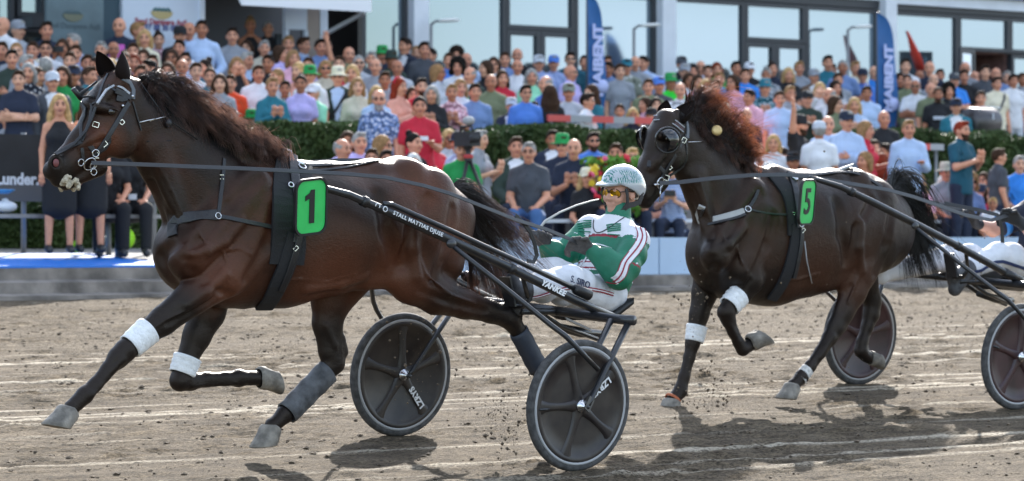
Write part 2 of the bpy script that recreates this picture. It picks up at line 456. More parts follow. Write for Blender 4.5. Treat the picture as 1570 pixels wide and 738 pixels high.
# ------------------------------------------------------------------ terrace, steps, hedges
M_CONC = mat('step_concrete', (.20, .175, .155), .9, noise=.45, nscale=3.5, bump=.6, bscale=40)
M_PAVE = mat('terrace_paving', (.22, .21, .20), .9, noise=.25, nscale=2.0, bump=.3, bscale=30)
def strip(name, prof, x0, x1, m, kind='structure', seg=1):
    'profile of (y, z) swept along the track direction'
    b = MB()
    for (y0, z0), (y1, z1) in zip(prof[:-1], prof[1:]): b.add([(x0,y0,z0),(x1,y0,z0),(x1,y1,z1),(x0,y1,z1)], [(0,1,2,3)])
    o = b.build(name, m); o['kind'] = kind; return o
zb = track_z(STEP_Y)
strip('steps', [(STEP_Y, zb-.3),(STEP_Y, zb+.045),(STEP_Y+.16, zb+.062),(STEP_Y+.16, zb+.170),(STEP_Y+.32, zb+.192),(STEP_Y+.32, zb+.305),(STEP_Y+.5, zb+.315)], -60, 120, M_CONC)
pr = [(STEP_Y+.5, zb+.315)] + [(y, terrace_z(y)) for y in (28.6, 29.5, 31, 33)]
y = 33.0
while y < 40: pr += [(y+.02, terrace_z(y+.7)), (y+.7, terrace_z(y+.7))]; y += .7
pr += [(60, 2.37)]
strip('terrace', pr, -60, 120, M_PAVE)
cp = MB(); xa, xb_ = at(-90, 400, 28)[0], at(262, 400, 28)[0]
cp.box((xa, STEP_Y+.33, zb+.308), (xb_, 29.5, zb+.33)); M_CARPET = mat('blue_carpet', (.012, .17, .62), .42, noise=.08, nscale=40, bump=.15, bscale=300)
vs = cp.v
for i, (x, y_, z_) in enumerate(vs):
    if y_ > 29: vs[i] = (x, y_, terrace_z(29.5)+.012 + (.004 if z_ > zb+.32 else 0))
tag(cp.build('blue_carpet', M_CARPET), 'bright blue carpet laid on the top step at left', 'carpet')

M_LEAF = mat('hedge_leaf', (.075, .115, .034), .6, nscale=2.2, col2=(.036, .062, .020), spec=.25); M_STEM = mat('hedge_wood', (.04, .03, .02), .9)
def leaf_mass(lo, hi, n, seed, size=.035, shell=.75, wob=.06):
    rd = np.random.default_rng(seed); lo, hi = np.array(lo), np.array(hi); d = hi-lo
    p = rd.random((n, 3)); k = rd.random(n) < shell; f = rd.integers(0, 4, n)
    p[k & (f == 0), 1] *= .12; p[k & (f == 1), 2] = 1 - p[k & (f == 1), 2]*.10; p[k & (f == 2), 1] = 1-p[k & (f == 2), 1]*.12; p[k & (f == 3), 1] *= .12
    P = lo + p*d; bl = vnoise_at(P[:, 0], seed)*wob; P[:, 2] += bl*p[:, 2]; P[:, 1] += vnoise_at(P[:, 0]*1.7 + P[:, 2]*2, seed+1)*wob*.8
    a = rd.normal(size=(n, 3)); a /= np.linalg.norm(a, axis=1)[:, None]; b_ = np.cross(a, rd.normal(size=(n, 3))); b_ /= np.linalg.norm(b_, axis=1)[:, None]
    s = size*(.6 + .8*rd.random(n))[:, None]; c = np.cross(a, b_)*.25
    V = np.stack([P - a*s, P + b_*s*.5 + c*s, P + a*s, P - b_*s*.5 + c*s], 1).reshape(-1, 3)
    Q = (np.arange(n)*4)[:, None] + np.arange(4)[None]
    return V, Q
def vnoise_at(x, seed):
    g = np.random.default_rng(seed).normal(size=400); u = (x*1.9 + 200) % 398; i = u.astype(int); f = u-i; f = f*f*(3-2*f); return g[i]*(1-f) + g[i+1]*f
def hedge(x0, x1, y0, y1, z1, n, label, seed):
    o = empty('hedge', ((x0+x1)/2, (y0+y1)/2, terrace_z(y0)), label, 'hedge', 'clipped hedges')
    V, Q = leaf_mass((x0, y0, terrace_z(y0)), (x1, y1, z1), n, seed); f = link('foliage', mesh_np('foliage', V, Q, False), o, M_LEAF); f['kind'] = 'stuff'
    V, Q = leaf_mass((x0+.06, y0+.12, terrace_z(y0)), (x1-.06, y1-.12, z1-.1), n//5, seed+5, .09, .6, .04); f = link('inner_foliage', mesh_np('inner_foliage', V, Q, False), o, M_LEAF); f['kind'] = 'stuff'
    b = MB(); x = x0+.3
    while x < x1: b.tube([(x, (y0+y1)/2, terrace_z(y0)-.02), (x+.03, (y0+y1)/2+.03, z1-.35)], [.03,.012], 6); x += .7
    f = b.build('stems', M_STEM, o); f['kind'] = 'stuff'
xs_ = [at(px, 190, 33.7)[0] for px in (395, 560, 1012, 1190, 1640)]
hedge(xs_[0], xs_[1]+.25, 33.2, 34.3, 2.66, 26000, 'clipped green hedge behind the front horse withers', 31)
hedge(xs_[1]+.35, xs_[2], 33.2, 34.3, 2.62, 60000, 'long clipped hedge behind the seated spectators and camera tripod', 32)
hedge(xs_[3]+1.6, xs_[4], 33.2, 34.3, 2.72, 46000, 'clipped hedge in front of the barrel grill at right', 33)
hedge(at(-80,340,30.6)[0], at(250,340,30.6)[0], 30.5, 31.1, 1.66, 24000, 'low dark shrubs below the black banner at left', 34)

# ------------------------------------------------------------------ grandstand front
GY = 41.7
M_PANE = bpy.data.materials.new('sun_glass'); M_PANE.use_nodes = True
_b = M_PANE.node_tree.nodes['Principled BSDF']; _b.inputs['Base Color'].default_value = (.26,.325,.375,1); _b.inputs['Metallic'].default_value = .85; _b.inputs['Roughness'].default_value = .06
_t = M_PANE.node_tree.nodes.new('ShaderNodeTexNoise'); _t.inputs['Scale'].default_value = .5; _p = M_PANE.node_tree.nodes.new('ShaderNodeBump'); _p.inputs['Strength'].default_value = .07; M_PANE.node_tree.links.new(_t.outputs[0], _p.inputs['Height']); M_PANE.node_tree.links.new(_p.outputs[0], _b.inputs['Normal'])
M_FRAME = mat('window_frame', (.035,.038,.045), .5); M_POST = mat('white_post', (.62,.66,.72), .5, noise=.05, nscale=3); M_WALL = mat('dark_wall', (.10,.10,.11), .8)
M_FASCIA = mat('fascia', (.58,.62,.68), .55)
def X(px, py=60, y=GY): return at(px, py, y)[0]
st = empty('grandstand', (X(785), GY, 2.37), 'long glazed grandstand front behind the standing crowd', 'grandstand')
ZB, ZT, ZTR = 2.37, 5.30, 4.60
def win(x0, x1, z0, z1, name='window', fw=.07):
    f = MB(); d0, d1 = GY-.06, GY+.06
    f.box((x0, d0, z0), (x0+fw, d1, z1)); f.box((x1-fw, d0, z0), (x1, d1, z1)); f.box((x0+fw, d0+.004, z0), (x1-fw, d1-.004, z0+fw)); f.box((x0+fw, d0+.004, z1-fw), (x1-fw, d1-.004, z1))
    f = f.build(name, M_FRAME, st); MB().box((x0+fw-.01, GY-.012, z0+fw-.01), (x1-fw+.01, GY+.012, z1-fw+.01)).build('pane', M_PANE, f); return f
cols = [505, 590, 622, 645, 773, 878, 1003, 1024, 1139, 1232, 1343, 1362, 1466, 1545, 1640, 1760]
def bay(a, b_, split=None, door=False):
    x0, x1 = X(a), X(b_)
    if split is None: win(x0+.006, x1-.006, ZB+.05, ZT-.02)
    else:
        win(x0+.006, x1-.006, split+.005, ZT-.02); m_ = (x0+x1)/2
        win(x0+.006, m_-.004, ZB+.05, split-.005, 'door', .09); win(m_+.004, x1-.006, ZB+.05, split-.005, 'door', .09)
bay(552, 622); bay(645, 773); bay(773, 878, ZTR, True); bay(878, 1003); bay(1024, 1139); bay(1139, 1232, ZTR, True); bay(1232, 1345)
x0, x1 = X(1362), X(1466); win(x0+.006, x1-.006, ZB+.05, ZT-.02)
for a, b_ in ((1466,1545),(1545,1640),(1640,1780)):
    win(X(a)+.006, X(b_)-.006, ZTR+.03, ZT-.02)
win(X(1548), X(1640), ZB+.05, ZTR); win(X(1640)+.01, X(1780), ZB+.05, ZTR)
# open doorway with a dim room behind
b = MB(); xa, xb_ = X(1468), X(1547); b.box((xa, GY+2.5, ZB), (xb_, GY+2.6, ZTR)); b.box((xa-.1, GY+.1, ZB), (xa, GY+2.6, ZTR)); b.box((xb_, GY+.1, ZB), (xb_+.1, GY+2.6, ZTR)); b.box((xa, GY+.1, ZTR), (xb_, GY+2.6, ZTR+.1)); b.build('doorway_room', mat('brick_red_room', (.16,.085,.075), .8, noise=.3, nscale=5), st)
b = MB(); b.box((xa+.2, GY+1.6, ZB+.0), (xb_-.2, GY+2.1, ZB+1.15)); b.build('bar_counter', M_WALL, st)
# open door leaf
lf = empty('open_door', (X(1420), GY-.5, 2.37)); 
M_ = frame_matrix((X(1424), GY-.75, ZB+.05), (1,.35,0), (0,0,1)); b = MB(); w_ = X(1462)-X(1424)
for r in (((0,0),(.09,2.2)), ((w_-.09,0),(w_,2.2)), ((.09,.0),(w_-.09,.09)), ((.09,2.11),(w_-.09,2.2))): b.box((r[0][0],r[0][1],-.03), (r[1][0],r[1][1],.03), M_)
bpy.data.objects.remove(lf); f = b.build('open_door', M_FRAME); tag(f, 'open dark framed glass door beside the doorway at right', 'door'); MB().box((.08,.08,-.01), (w_-.08,2.12,.01), M_).build('pane', M_PANE, f)
for i, (a, b_) in enumerate(((622,645),(1003,1024),(1345,1362))):
    MB().box((X(a), GY-.22, ZB), (X(b_), GY+.10, 7.0)).build('post', M_POST, st)
b = MB(); b.box((X(505), GY-.05, ZT), (X(1345), GY+.3, ZT+.14)); b.build('beam', M_FRAME, st)
b = MB(); b.box((X(505), GY-.10, ZT+.145), (X(1345), GY+.3, 6.9)); b.build('fascia', M_FASCIA, st)
b = MB(); b.box((X(1362), GY-.05, ZT), (X(1800), GY+.3, ZT+.10)); b.build('beam', M_FRAME, st)
b = MB(); b.box((X(1362), GY-.12, ZT+.104), (X(1800), GY+.3, ZT+.30)); b.build('fascia', M_POST, st)
# patterned banner along the upper floor
mb = bpy.data.materials.new('banner_print'); mb.use_nodes = True; n, l = mb.node_tree.nodes, mb.node_tree.links; tc = n.new('ShaderNodeTexCoord'); mp = n.new('ShaderNodeMapping'); mp.inputs['Scale'].default_value = (1.1,1,2.6); l.new(tc.outputs['Object'], mp.inputs[0])
v = n.new('ShaderNodeTexVoronoi'); v.inputs['Scale'].default_value = 1.5; l.new(mp.outputs[0], v.inputs[0]); r = n.new('ShaderNodeValToRGB'); r.color_ramp.interpolation = 'CONSTANT'; r.color_ramp.elements[0].color = (.28,.30,.60,1); r.color_ramp.elements[1].position = .42; r.color_ramp.elements[1].color = (.03,.03,.07,1); l.new(v.outputs[0], r.inputs[0]); l.new(r.outputs[0], n['Principled BSDF'].inputs[0])
f = MB().box((X(1366), GY-.24, ZT+.31), (X(1800), GY-.20, 6.6)).build('banner', mb); tag(f, 'dark patterned banner along the upper balcony at top right', 'banner')
b = MB()
for i in range(8):
    for j in range(6):
        if (i+j) % 2: b.box((X(1553)+i*.105, GY-.247, ZT+.33+j*.105), (X(1553)+i*.105+.105, GY-.241, ZT+.33+j*.105+.105))
b.build('chequer', M_POST, f)
b = MB().box((X(1541), GY-.249, ZT+.50), (X(1552), GY-.243, ZT+1.0)).build('red_mark', mat('banner_red', (.55,.10,.14), .6), f)
b = MB(); b.box((-60, GY+.35, ZB-.2), (X(505)-.3, GY+.6, 7.0)); b.box((X(1800), GY+.35, ZB), (120, GY+.6, 7)); b.box((X(505)-.3, GY+3.2, ZB), (X(1800), GY+3.4, 7.0)); b.box((-60, GY-.1, 7.0), (120, GY+6, 7.3)); b.build('wall', M_WALL, st)
# left windows of the stand
for a, b_, z0, z1 in ((-90, 19, 4.9, 6.6), (-90, 19, 2.5, 4.84), (24, 69, 4.42, 6.6), (30, 69, 2.5, 4.2)): win(X(a, 20, GY), X(b_, 20, GY), z0, z1)
b = MB(); b.box((X(22), GY-.5, 4.24), (X(72), GY-.07, 4.40)); b.build('canopy', M_FRAME, st)
# ------------------------------------------------------------------ food booth at the left
BY = 40.75
bt = empty('food_booth', (X(300,60,BY), BY, 2.37), 'white food booth with printed sign and open counter', 'booth')
xb = lambda px, py=40: at(px, py, BY)[0]
M_BOOTH = mat('booth_white', (.55,.62,.72), .6); M_TENT = mat('grey_tarpaulin', (.10,.145,.165), .75, noise=.15, nscale=2, bump=.3, bscale=4); M_BEIGE = mat('booth_inside', (.36,.31,.25), .8)
sgn = MB().box((xb(185), BY-.05, 2.37), (xb(302), BY+.05, 6.2)).build('sign_panel', M_BOOTH, bt)
MB().box((xb(302), BY-.09, 2.37), (xb(309), BY+.09, 6.2)).build('corner_post', M_POST, bt)
MB().box((xb(157), BY+.02, 2.37), (xb(185)-.002, BY+.08, 6.2)).build('side_panel', mat('dark_teal_panel', (.035,.07,.095), .7), bt)
b = MB(); b.box((xb(309), BY+1.6, 2.37), (xb(500), BY+1.66, 5.2)); b.box((xb(309), BY+.1, 5.0), (xb(500), BY+1.6, 5.05)); b.build('back_wall', M_BEIGE, bt)
b = MB().box((xb(309), BY-.25, 2.37), (xb(436), BY+.12, 3.42)).build('counter', mat('counter_grey', (.25,.26,.28), .6), bt)
MB().box((xb(309), BY-.35, 3.424), (xb(436), BY+.16, 3.47)).build('counter_top', M_POST, bt)
MB().box((xb(436), BY-.02, 4.35), (xb(470), BY+.05, 5.0)).build('door_header', M_BOOTH, bt)
b = MB(); b.box((xb(436), BY-.04, 2.37), (xb(441), BY+.05, 4.344)); b.box((xb(466), BY-.04, 2.37), (xb(470), BY+.05, 4.344)); b.build('door_frame', M_BOOTH, bt)
MB().box((xb(442), BY+.3, 2.37), (xb(465), BY+.36, 4.3)).build('dark_door', mat('dark_door', (.02,.03,.04), .5), bt)
MB().box((xb(470)+.003, BY-.02, 2.37), (xb(489), BY+.05, 5.0)).build('beige_panel', mat('beige_panel', (.30,.25,.22), .7), bt)
MB().box((xb(489)+.003, BY-.03, 2.37), (xb(501), BY+.06, 5.0)).build('end_panel', M_BOOTH, bt)
aw = MB(); za, zb2 = at(305, 4, BY-1.1)[2], at(505, 16, BY-1.1)[2]; z1 = (za+zb2)/2
aw.add([(xb(305), BY-1.1, z1), (xb(503), BY-1.1, z1), (xb(503), BY+.0, 5.7), (xb(305), BY+.0, 5.7), (xb(305), BY-1.1, z1+.30), (xb(503), BY-1.1, z1+.30), (xb(503), BY+.0, 6.0), (xb(305), BY+.0, 6.0)], [(0,1,2,3),(7,6,5,4),(0,4,5,1),(1,5,6,2),(2,6,7,3),(3,7,4,0)])
aw.build('awning', mat('awning_white', (.74,.76,.80), .6), bt)
b = MB(); b.bar((xb(496), BY-1.05, z1), (xb(498), BY, 4.3), .05, .05); b.build('awning_strut', M_POST, bt)
# sign print
M_REDINK = mat('sign_red', (.32,.05,.08), .6); M_GOLD = mat('sign_gold', (.42,.34,.16), .6); M_DKGREEN = mat('sign_green', (.05,.13,.13), .6)
sx, sz = Vector((1,0,0)), Vector((0,0,1))
p = at(247, 34, BY-.06); put_text('Sand Dampere AuS', .115, frame_matrix(p, sx, sz), M_REDINK, sgn, 'sign_lettering', bold=.004)
p = at(247, 43, BY-.06); put_text('97 88 30 00', .115, frame_matrix(p, sx, sz), mat('sign_blue', (.06,.08,.22), .6), sgn, 'sign_lettering', bold=.004)
def bowl(px, py, y, s, par, m1, m2):
    p = at(px, py, y); M = frame_matrix(p, sx, sz)
    MB().prism([(s*math.cos(a), s*.62*math.sin(a)) for a in np.linspace(math.pi, 2*math.pi, 14)], M, 0, .008).build('emblem_bowl', m1, par)
    b = MB()
    for k in range(9): b.ball(M @ Vector((s*(-.72+.18*k), s*.10*(1 + (k % 2)), .006)), (s*.13, .006, s*.13), 8, 5)
    b.build('emblem_filling', m2, par)
bowl(248, 18, BY-.056, .19, sgn, M_GOLD, M_DKGREEN)
tw = MB().box((at(70,40,BY-.5)[0], BY-.53, 2.37), (at(157,40,BY-.5)[0], BY-.47, 6.2)).build('tarpaulin_wall', M_TENT); tag(tw, 'grey tarpaulin wall with faded print left of the booth', 'tarpaulin')
bowl(112, 22, BY-.535, .17, tw, mat('faded_gold', (.13,.14,.10), .8), mat('faded_green', (.07,.11,.12), .8))
p = at(112, 40, BY-.535); put_text('Sand Dampere AuS', .115, frame_matrix(p, sx, sz), mat('faded_ink', (.06,.085,.10), .8), tw, 'faded_lettering')
# ------------------------------------------------------------------ lamps, flags
def lamp(px, py, y, label):
    p = at(px, py, y); o = empty('street_lamp', (p[0], y, 2.37), label, 'street lamp', 'lamps in front of the glass')
    MB().tube([(p[0], y, 2.37), (p[0], y, p[2])], [.035,.025], 10).build('pole', mat('lamp_grey', (.22,.23,.24), .5, .4), o)
    b = MB(); b.tube([(p[0], y, p[2]-.01), (p[0]+.08, y-.02, p[2]+.05), (p[0]+.16, y-.04, p[2]+.05)], .022, 8); b.build('arm', MATS['lamp_grey'], o)
    b = MB(); b.tube([(p[0]+.12, y-.03, p[2]+.05), (p[0]+.2, y-.05, p[2]+.06), (p[0]+.42, y-.11, p[2]+.075), (p[0]+.47, y-.12, p[2]+.075)], [.03,.07,.065,.03], 12, flat=.45); b.build('lamp_head', mat('lamp_white', (.72,.72,.70), .4), o)
lamp(661, 37, 41.2, 'street lamp right of the first white post'); lamp(972, 44, 41.2, 'street lamp right of the left blue flag'); lamp(1300, 46, 41.2, 'street lamp left of the right blue flag')
M_FLAG = mat('flag_blue', (.012,.10,.30), .6, noise=.08, nscale=3, bump=.3, bscale=3); M_FLAGTXT = mat('flag_text', (.45,.50,.78), .6)
def feather_flag(px0, top, bot, w, y, label, m, letters):
    p0 = at(px0, bot, y); p1 = at(px0-2, top, y); H = p1[2]-p0[2]; Wd = at(px0+w, bot, y)[0]-p0[0]
    o = empty('feather_flag', (p0[0], y, terrace_z(y)), label, 'flag', 'blue feather flags' if letters else None)
    vs, fs, U, V = [], [], 26, 7
    for l_ in (0, 1):
        for i in range(U+1):
            t = i/U; wd = Wd*(1 if t < .55 else math.sqrt(max(.0, 1-((t-.55)/.45)**2))*.95+.05)
            for k in range(V+1):
                s_ = k/V; vs.append((p0[0] + wd*s_ - .02*t, y + .035*math.sin(3*t*math.pi + 2*s_)*s_ + .006*l_, p0[2] + H*t))
    nn = (U+1)*(V+1)
    for l_ in (0, 1):
        for i in range(U):
            for k in range(V): q = (l_*nn+i*(V+1)+k, l_*nn+i*(V+1)+k+1, l_*nn+(i+1)*(V+1)+k+1, l_*nn+(i+1)*(V+1)+k); fs.append(q if not l_ else q[::-1])
    sail = MB().add(vs, fs, True).build('sail', m, o)
    MB().tube([(p0[0]-.012, y, terrace_z(y)), (p0[0]-.012, y, p0[2]+H*.55), (p0[0]-.02, y, p0[2]+H), (p0[0]+Wd*.12, y, p0[2]+H*1.01)], [.022,.018,.012,.008], 8).build('pole', M_CONC if False else mat('flag_pole', (.04,.05,.07), .4), o)
    MB().lathe([(0,.06),(.05,.06),(.22,.02),(.22,0),(0,0)], Matrix.Translation((p0[0]-.012, y, terrace_z(y))), 16).build('foot', M_FRAME, o)
    if letters:
        put_text(letters, .27, frame_matrix((p0[0]+Wd*.50, y-.05, p0[2]+H*.45), (0,0,1), (-1,0,0)), M_FLAGTXT, sail, 'flag_lettering', bold=.012, depth=.003, space=.98)
        MB().lathe([(0,.004),(.105,.004),(.105,-.004)], frame_matrix((p0[0]+Wd*.76, y-.055, p0[2]+H*.235), (1,0,0), (0,0,1)), 18).build('flag_emblem', M_FLAGTXT, sail)
    return o
feather_flag(901, -8, 175, 27, 38.3, 'tall blue feather flag with white lettering left of the middle post', M_FLAG, 'MAIBENT')
feather_flag(1345, 20, 202, 30, 38.3, 'tall blue feather flag with white lettering in front of the right post', M_FLAG, 'MAIBENT')
rf = MB(); pts = [at(1412,108,40.9), at(1403,82,40.9), at(1396,62,40.9), at(1391,48,40.9)]
rf.tube([Vector(p) for p in pts], [.12,.11,.06,.02], 10, flat=.35); rf = rf.build('red_flag', mat('flag_red', (.60,.05,.03), .6)); tag(rf, 'furled red feather flag leaning before the glass', 'flag')
MB().tube([(at(1413,108,40.9)[0], 40.93, 2.37), tuple(pts[0] + np.array([0,.03,0])), tuple(pts[3] + np.array([0,.03,0]))], .014, 7).build('pole', MATS['flag_pole'], rf)

# ------------------------------------------------------------------ front row furniture
bx = lambda px, py, y: at(px, py, y)[0]
M_BANNER = mat('black_banner', (.014,.015,.017), .7, noise=.2, nscale=5, bump=.2, bscale=6)
y = 29.6; p0, p1 = at(-70, 204, y), at(243, 284, y)
bn = MB().box((p0[0], y-.01, p1[2]), (p1[0], y+.02, p0[2])).build('banner', M_BANNER); tag(bn, 'black banner with white lettering behind the hostesses', 'banner')
MB().box((p0[0], y-.012, at(0,309,y)[2]), (p1[0], y+.02, p1[2]-.003)).build('grey_strip', mat('grey_strip', (.10,.10,.105), .8), bn)
put_text('Lunder.', .168, frame_matrix(at(-7, 275, y-.016), sx, sz), M_POST, bn, 'banner_lettering', align='LEFT', bold=.006)
b = MB()
for px in (-60, 40, 150, 240): b.tube([(bx(px,260,y), y+.05, terrace_z(y)), (bx(px,260,y), y+.05, p0[2]+.02)], .03, 8)
b.build('banner_posts', MATS['lamp_grey'], bn)['kind'] = 'stuff'
def bench(px0, px1, y, zt, label, m):
    x0, x1 = bx(px0, 330, y), bx(px1, 330, y); o = empty('bench', ((x0+x1)/2, y, terrace_z(y)), label, 'bench', 'long benches')
    for k in range(3): MB().box((x0, y-.20+k*.14, zt-.04), (x1, y-.08+k*.14, zt)).build('plank', m, o)
    x = x0+.25
    while x < x1:
        MB().tube([(x-.04, y-.15, terrace_z(y-.15)), (x, y-.1, zt-.05)], .03, 8).build('leg', MATS['lamp_grey'], o); MB().tube([(x+.04, y+.15, terrace_z(y+.15)), (x, y+.1, zt-.05)], .03, 8).build('leg', MATS['lamp_grey'], o); x += 1.55
    return o
M_BWOOD = mat('grey_bench', (.24,.23,.22), .8, noise=.2, nscale=6); M_BWHITE = mat('white_bench', (.55,.58,.62), .6)
bench(-60, 236, 29.15, terrace_z(29.15)+.44, 'grey bench behind the hostesses at left', M_BWOOD)
bench(690, 905, 28.75, terrace_z(28.75)+.43, 'pale bench under the seated spectator in vee-neck', M_BWHITE)
bench(965, 1075, 28.9, terrace_z(28.9)+.43, 'pale bench between driver and blinkered horse', M_BWHITE)
bench(1180, 1640, 28.9, terrace_z(28.9)+.43, 'pale bench behind the blinkered horse', M_BWHITE)
# long pale advertising board on the lowest step
y = 27.76
bd = empty('advertising_board', (bx(1000,400,y), y, zb+.18), 'long pale blue boarding low along the track edge', 'boarding')
x = bx(690, 400, y); k = 0
while x < 110 and k < 9: MB().box((x, y-.02, zb+.185), (x+2.98, y+.03, zb+.60)).build('board_panel', mat('pale_board', (.40,.52,.68), .5, noise=.05, nscale=2), bd); x += 3.0; k += 1
# barrier of red and white boards
for (a, b_, py, y, lb) in ((840, 1004, 181, 34.5, 'red and white barrier board behind the young person in white'), (1404, 1446, 225, 33.1, 'red and white barrier board at the right hedge')):
    pa, pb = at(a, py, y), at(b_, py, y); o = empty('barrier', (pa[0], y, terrace_z(y)), lb, 'barrier', 'red and white barriers'); n_ = 5 if b_-a > 100 else 2; L = (pb[0]-pa[0])/n_
    for k in range(n_): MB().box((pa[0]+k*L, y-.02, pa[2]-.045), (pa[0]+(k+1)*L-.002, y+.02, pa[2]+.045)).build('board', mat('barrier_red', (.55,.08,.07), .6) if k % 2 == 0 else mat('barrier_grey', (.30,.31,.33), .6), o)
    for xx in (pa[0]+.1, pb[0]-.1): MB().tube([(xx, y+.05, terrace_z(y)), (xx, y+.05, pa[2]+.05)], .025, 8).build('post', MATS['lamp_grey'], o)
# barrel grill
y = 35.0; pc = at(1504, 187, y); o = empty('barrel_grill', (pc[0], y, terrace_z(y)), 'dark grey barrel grill with closed lid behind the right hedge', 'grill'); rr = .215; L = .28
Mx = Matrix.Translation((pc[0], y, pc[2])) @ Matrix.Rotation(R(90), 4, 'Y')
MB().lathe([(0,-L),(rr*.92,-L),(rr,-L+.03),(rr,L-.03),(rr*.92,L),(0,L)], Mx, 28).build('drum', mat('grill_steel', (.085,.08,.085), .4, .6, noise=.2, nscale=4), o)
b = MB(); b.tube([(pc[0]-.22, y-.17, pc[2]+.15), (pc[0]-.22, y-.20, pc[2]+.22), (pc[0]+.22, y-.20, pc[2]+.22), (pc[0]+.22, y-.17, pc[2]+.15)], .010, 7); b.build('lid_handle', M_STEEL if 'M_STEEL' in globals() else M_POST, o)
for dz in (.10, .05): MB().ball((pc[0]+.05, y-.21, pc[2]+dz), (.018,.012,.018), 10, 6).build('thermometer', M_POST, o)
for sx_ in (-1, 1):
    for sy_ in (-1, 1): MB().tube([(pc[0]+sx_*.24, y+sy_*.2, terrace_z(y)), (pc[0]+sx_*.22, y+sy_*.12, pc[2]-.15)], .02, 7).build('leg', M_FRAME, o)
# camera on its tripod
y = 28.35; ph = at(718, 240, y); o = empty('tripod', (ph[0], y, terrace_z(y)), 'black tripod with red collar carrying the video camera', 'tripod'); M_TRI = mat('tripod_black', (.02,.02,.022), .5)
for a in (R(200), R(-40), R(80)):
    MB().tube([(ph[0], y, ph[2]), (ph[0]+.42*math.cos(a)*.6, y+.42*math.sin(a)*.6, (ph[2]*.45+terrace_z(y)*.55)), (ph[0]+.45*math.cos(a), y+.45*math.sin(a), terrace_z(y))], [.022,.016,.012], 8).build('leg', M_TRI, o)
MB().lathe([(.045,-.05),(.05,.0),(.03,.03),(.03,.08),(.05,.09),(.05,.11),(0,.11)], Matrix.Translation((ph[0], y, ph[2])), 14).build('head', M_TRI, o)
MB().lathe([(.05,-.01),(.055,.0),(.055,.02),(.05,.03)], Matrix.Translation((ph[0], y, ph[2]-.01)), 14).build('collar', mat('tripod_red', (.5,.04,.04), .5), o)
b = MB(); z0 = ph[2]+.11; b.box((ph[0]-.075, y-.12, z0), (ph[0]+.075, y+.16, z0+.16)); b.tube([(ph[0]-.02, y-.10, z0+.085), (ph[0]-.10, y-.26, z0+.085)], [.05,.058], 14); b.tube([(ph[0], y-.08, z0+.16), (ph[0], y-.06, z0+.22), (ph[0], y+.12, z0+.22), (ph[0], y+.14, z0+.16)], .014, 7)
cm = b.build('video_camera', M_TRI); tag(cm, 'black video camera mounted on the tripod', 'video camera'); MB().ball((ph[0]-.01, y-.02, z0+.28), (.06,.085,.05), 12, 8).build('microphone', mat('grey_fur', (.35,.35,.36), .9), cm)
# flowers
y = 28.5; rd = random.Random(9); fl = empty('flower_arrangement', (bx(945,330,y), y, terrace_z(y)), 'tall arrangement of red, pink and yellow flowers behind the driver helmet', 'flowers')
M_F = [mat('petal_red', (.62,.02,.04), .6), mat('petal_pink', (.70,.10,.22), .6), mat('petal_yellow', (.75,.55,.04), .6), mat('flower_leaf', (.10,.25,.03), .6)]
for nm, mi_, n_ in (('red_blossoms',0,60),('pink_blossoms',1,46),('yellow_blossoms',2,50)):
    b = MB()
    for k in range(n_):
        a = rd.random(); px = 945 + (rd.random()-.5)*84*(1-.2*a); py = 236 + 105*a + abs(px-945)*.25; c = Vector(at(px, py, y + (rd.random()-.5)*.35)); nrm = Vector((rd.uniform(-1,1), -1, rd.uniform(-.2,1))).normalized(); q = nrm.to_track_quat('Z','Y').to_matrix().to_4x4(); q.translation = c; r_ = .030+.026*rd.random()
        for j in range(6):
            t = j*math.pi/3 + k; b.ball(q @ Vector((r_*.6*math.cos(t), r_*.6*math.sin(t), 0)), (r_*.5, r_*.42, r_*.4), 6, 4)
        b.ball(q @ Vector((0,0,.010)), r_*.35, 6, 4)
    b.build(nm, M_F[mi_], fl)['kind'] = 'stuff'
V, Q = leaf_mass((bx(910,300,y), y-.2, 1.5), (bx(982,300,y), y+.25, at(945,242,y)[2]), 900, 77, .055, .3, .0); link('leaves', mesh_np('leaves', V, Q, False), fl, M_F[3])['kind'] = 'stuff'
MB().lathe([(0,0),(.15,0),(.20,.45),(.19,.45),(.0,.40)], Matrix.Translation((bx(945,330,y), y, terrace_z(y))), 20).build('pot', M_POST, fl)
# small things on the ground and benches
def sack(px, py, y, r, m, name, label):
    p = at(px, py, y); b = MB(); b.ball((p[0], y, p[2]), r, 12, 8); b.tube([(p[0], y, p[2]+r[2]*.8), (p[0]+.02, y, p[2]+r[2]*1.25)], [r[0]*.35, r[0]*.15], 8); tag(b.build(name, m), label, 'bag')
M_LIME = mat('lime_bag', (.35,.75,.02), .6)
sack(116, 380, 29.3, (.09,.06,.055), M_LIME, 'bag', 'lime green bag on the ground between the hostesses'); sack(196, 366, 28.9, (.085,.06,.10), M_LIME, 'bag', 'lime green bag on the ground behind the horse chest'); sack(155, 372, 29.4, (.09,.08,.08), M_POST, 'bag', 'pale bag on the ground beside the seated helpers'); sack(8, 317, 29.1, (.13,.1,.06), M_POST, 'bag', 'white bundle on the bench at the left edge')
p = at(4, 296, 29.1); tag(MB().lathe([(0,-.01),(.06,-.01),(.13,.03),(.125,.035),(.05,0),(0,0)], Matrix.Translation((p[0], 29.1, p[2])), 20).build('bowl', mat('blue_bowl', (.05,.25,.55), .4)), 'blue bowl held above the bench at the left edge', 'bowl')
p = at(534, 236, 30.6); tag(MB().lathe([(0,-.11),(.035,-.11),(.036,.03),(.014,.07),(.014,.10),(0,.10)], Matrix.Translation((p[0], 30.6, p[2])), 14).build('juice_bottle', mat('juice', (.75,.48,.10), .3)), 'orange juice bottle held up above the front horse back', 'bottle')
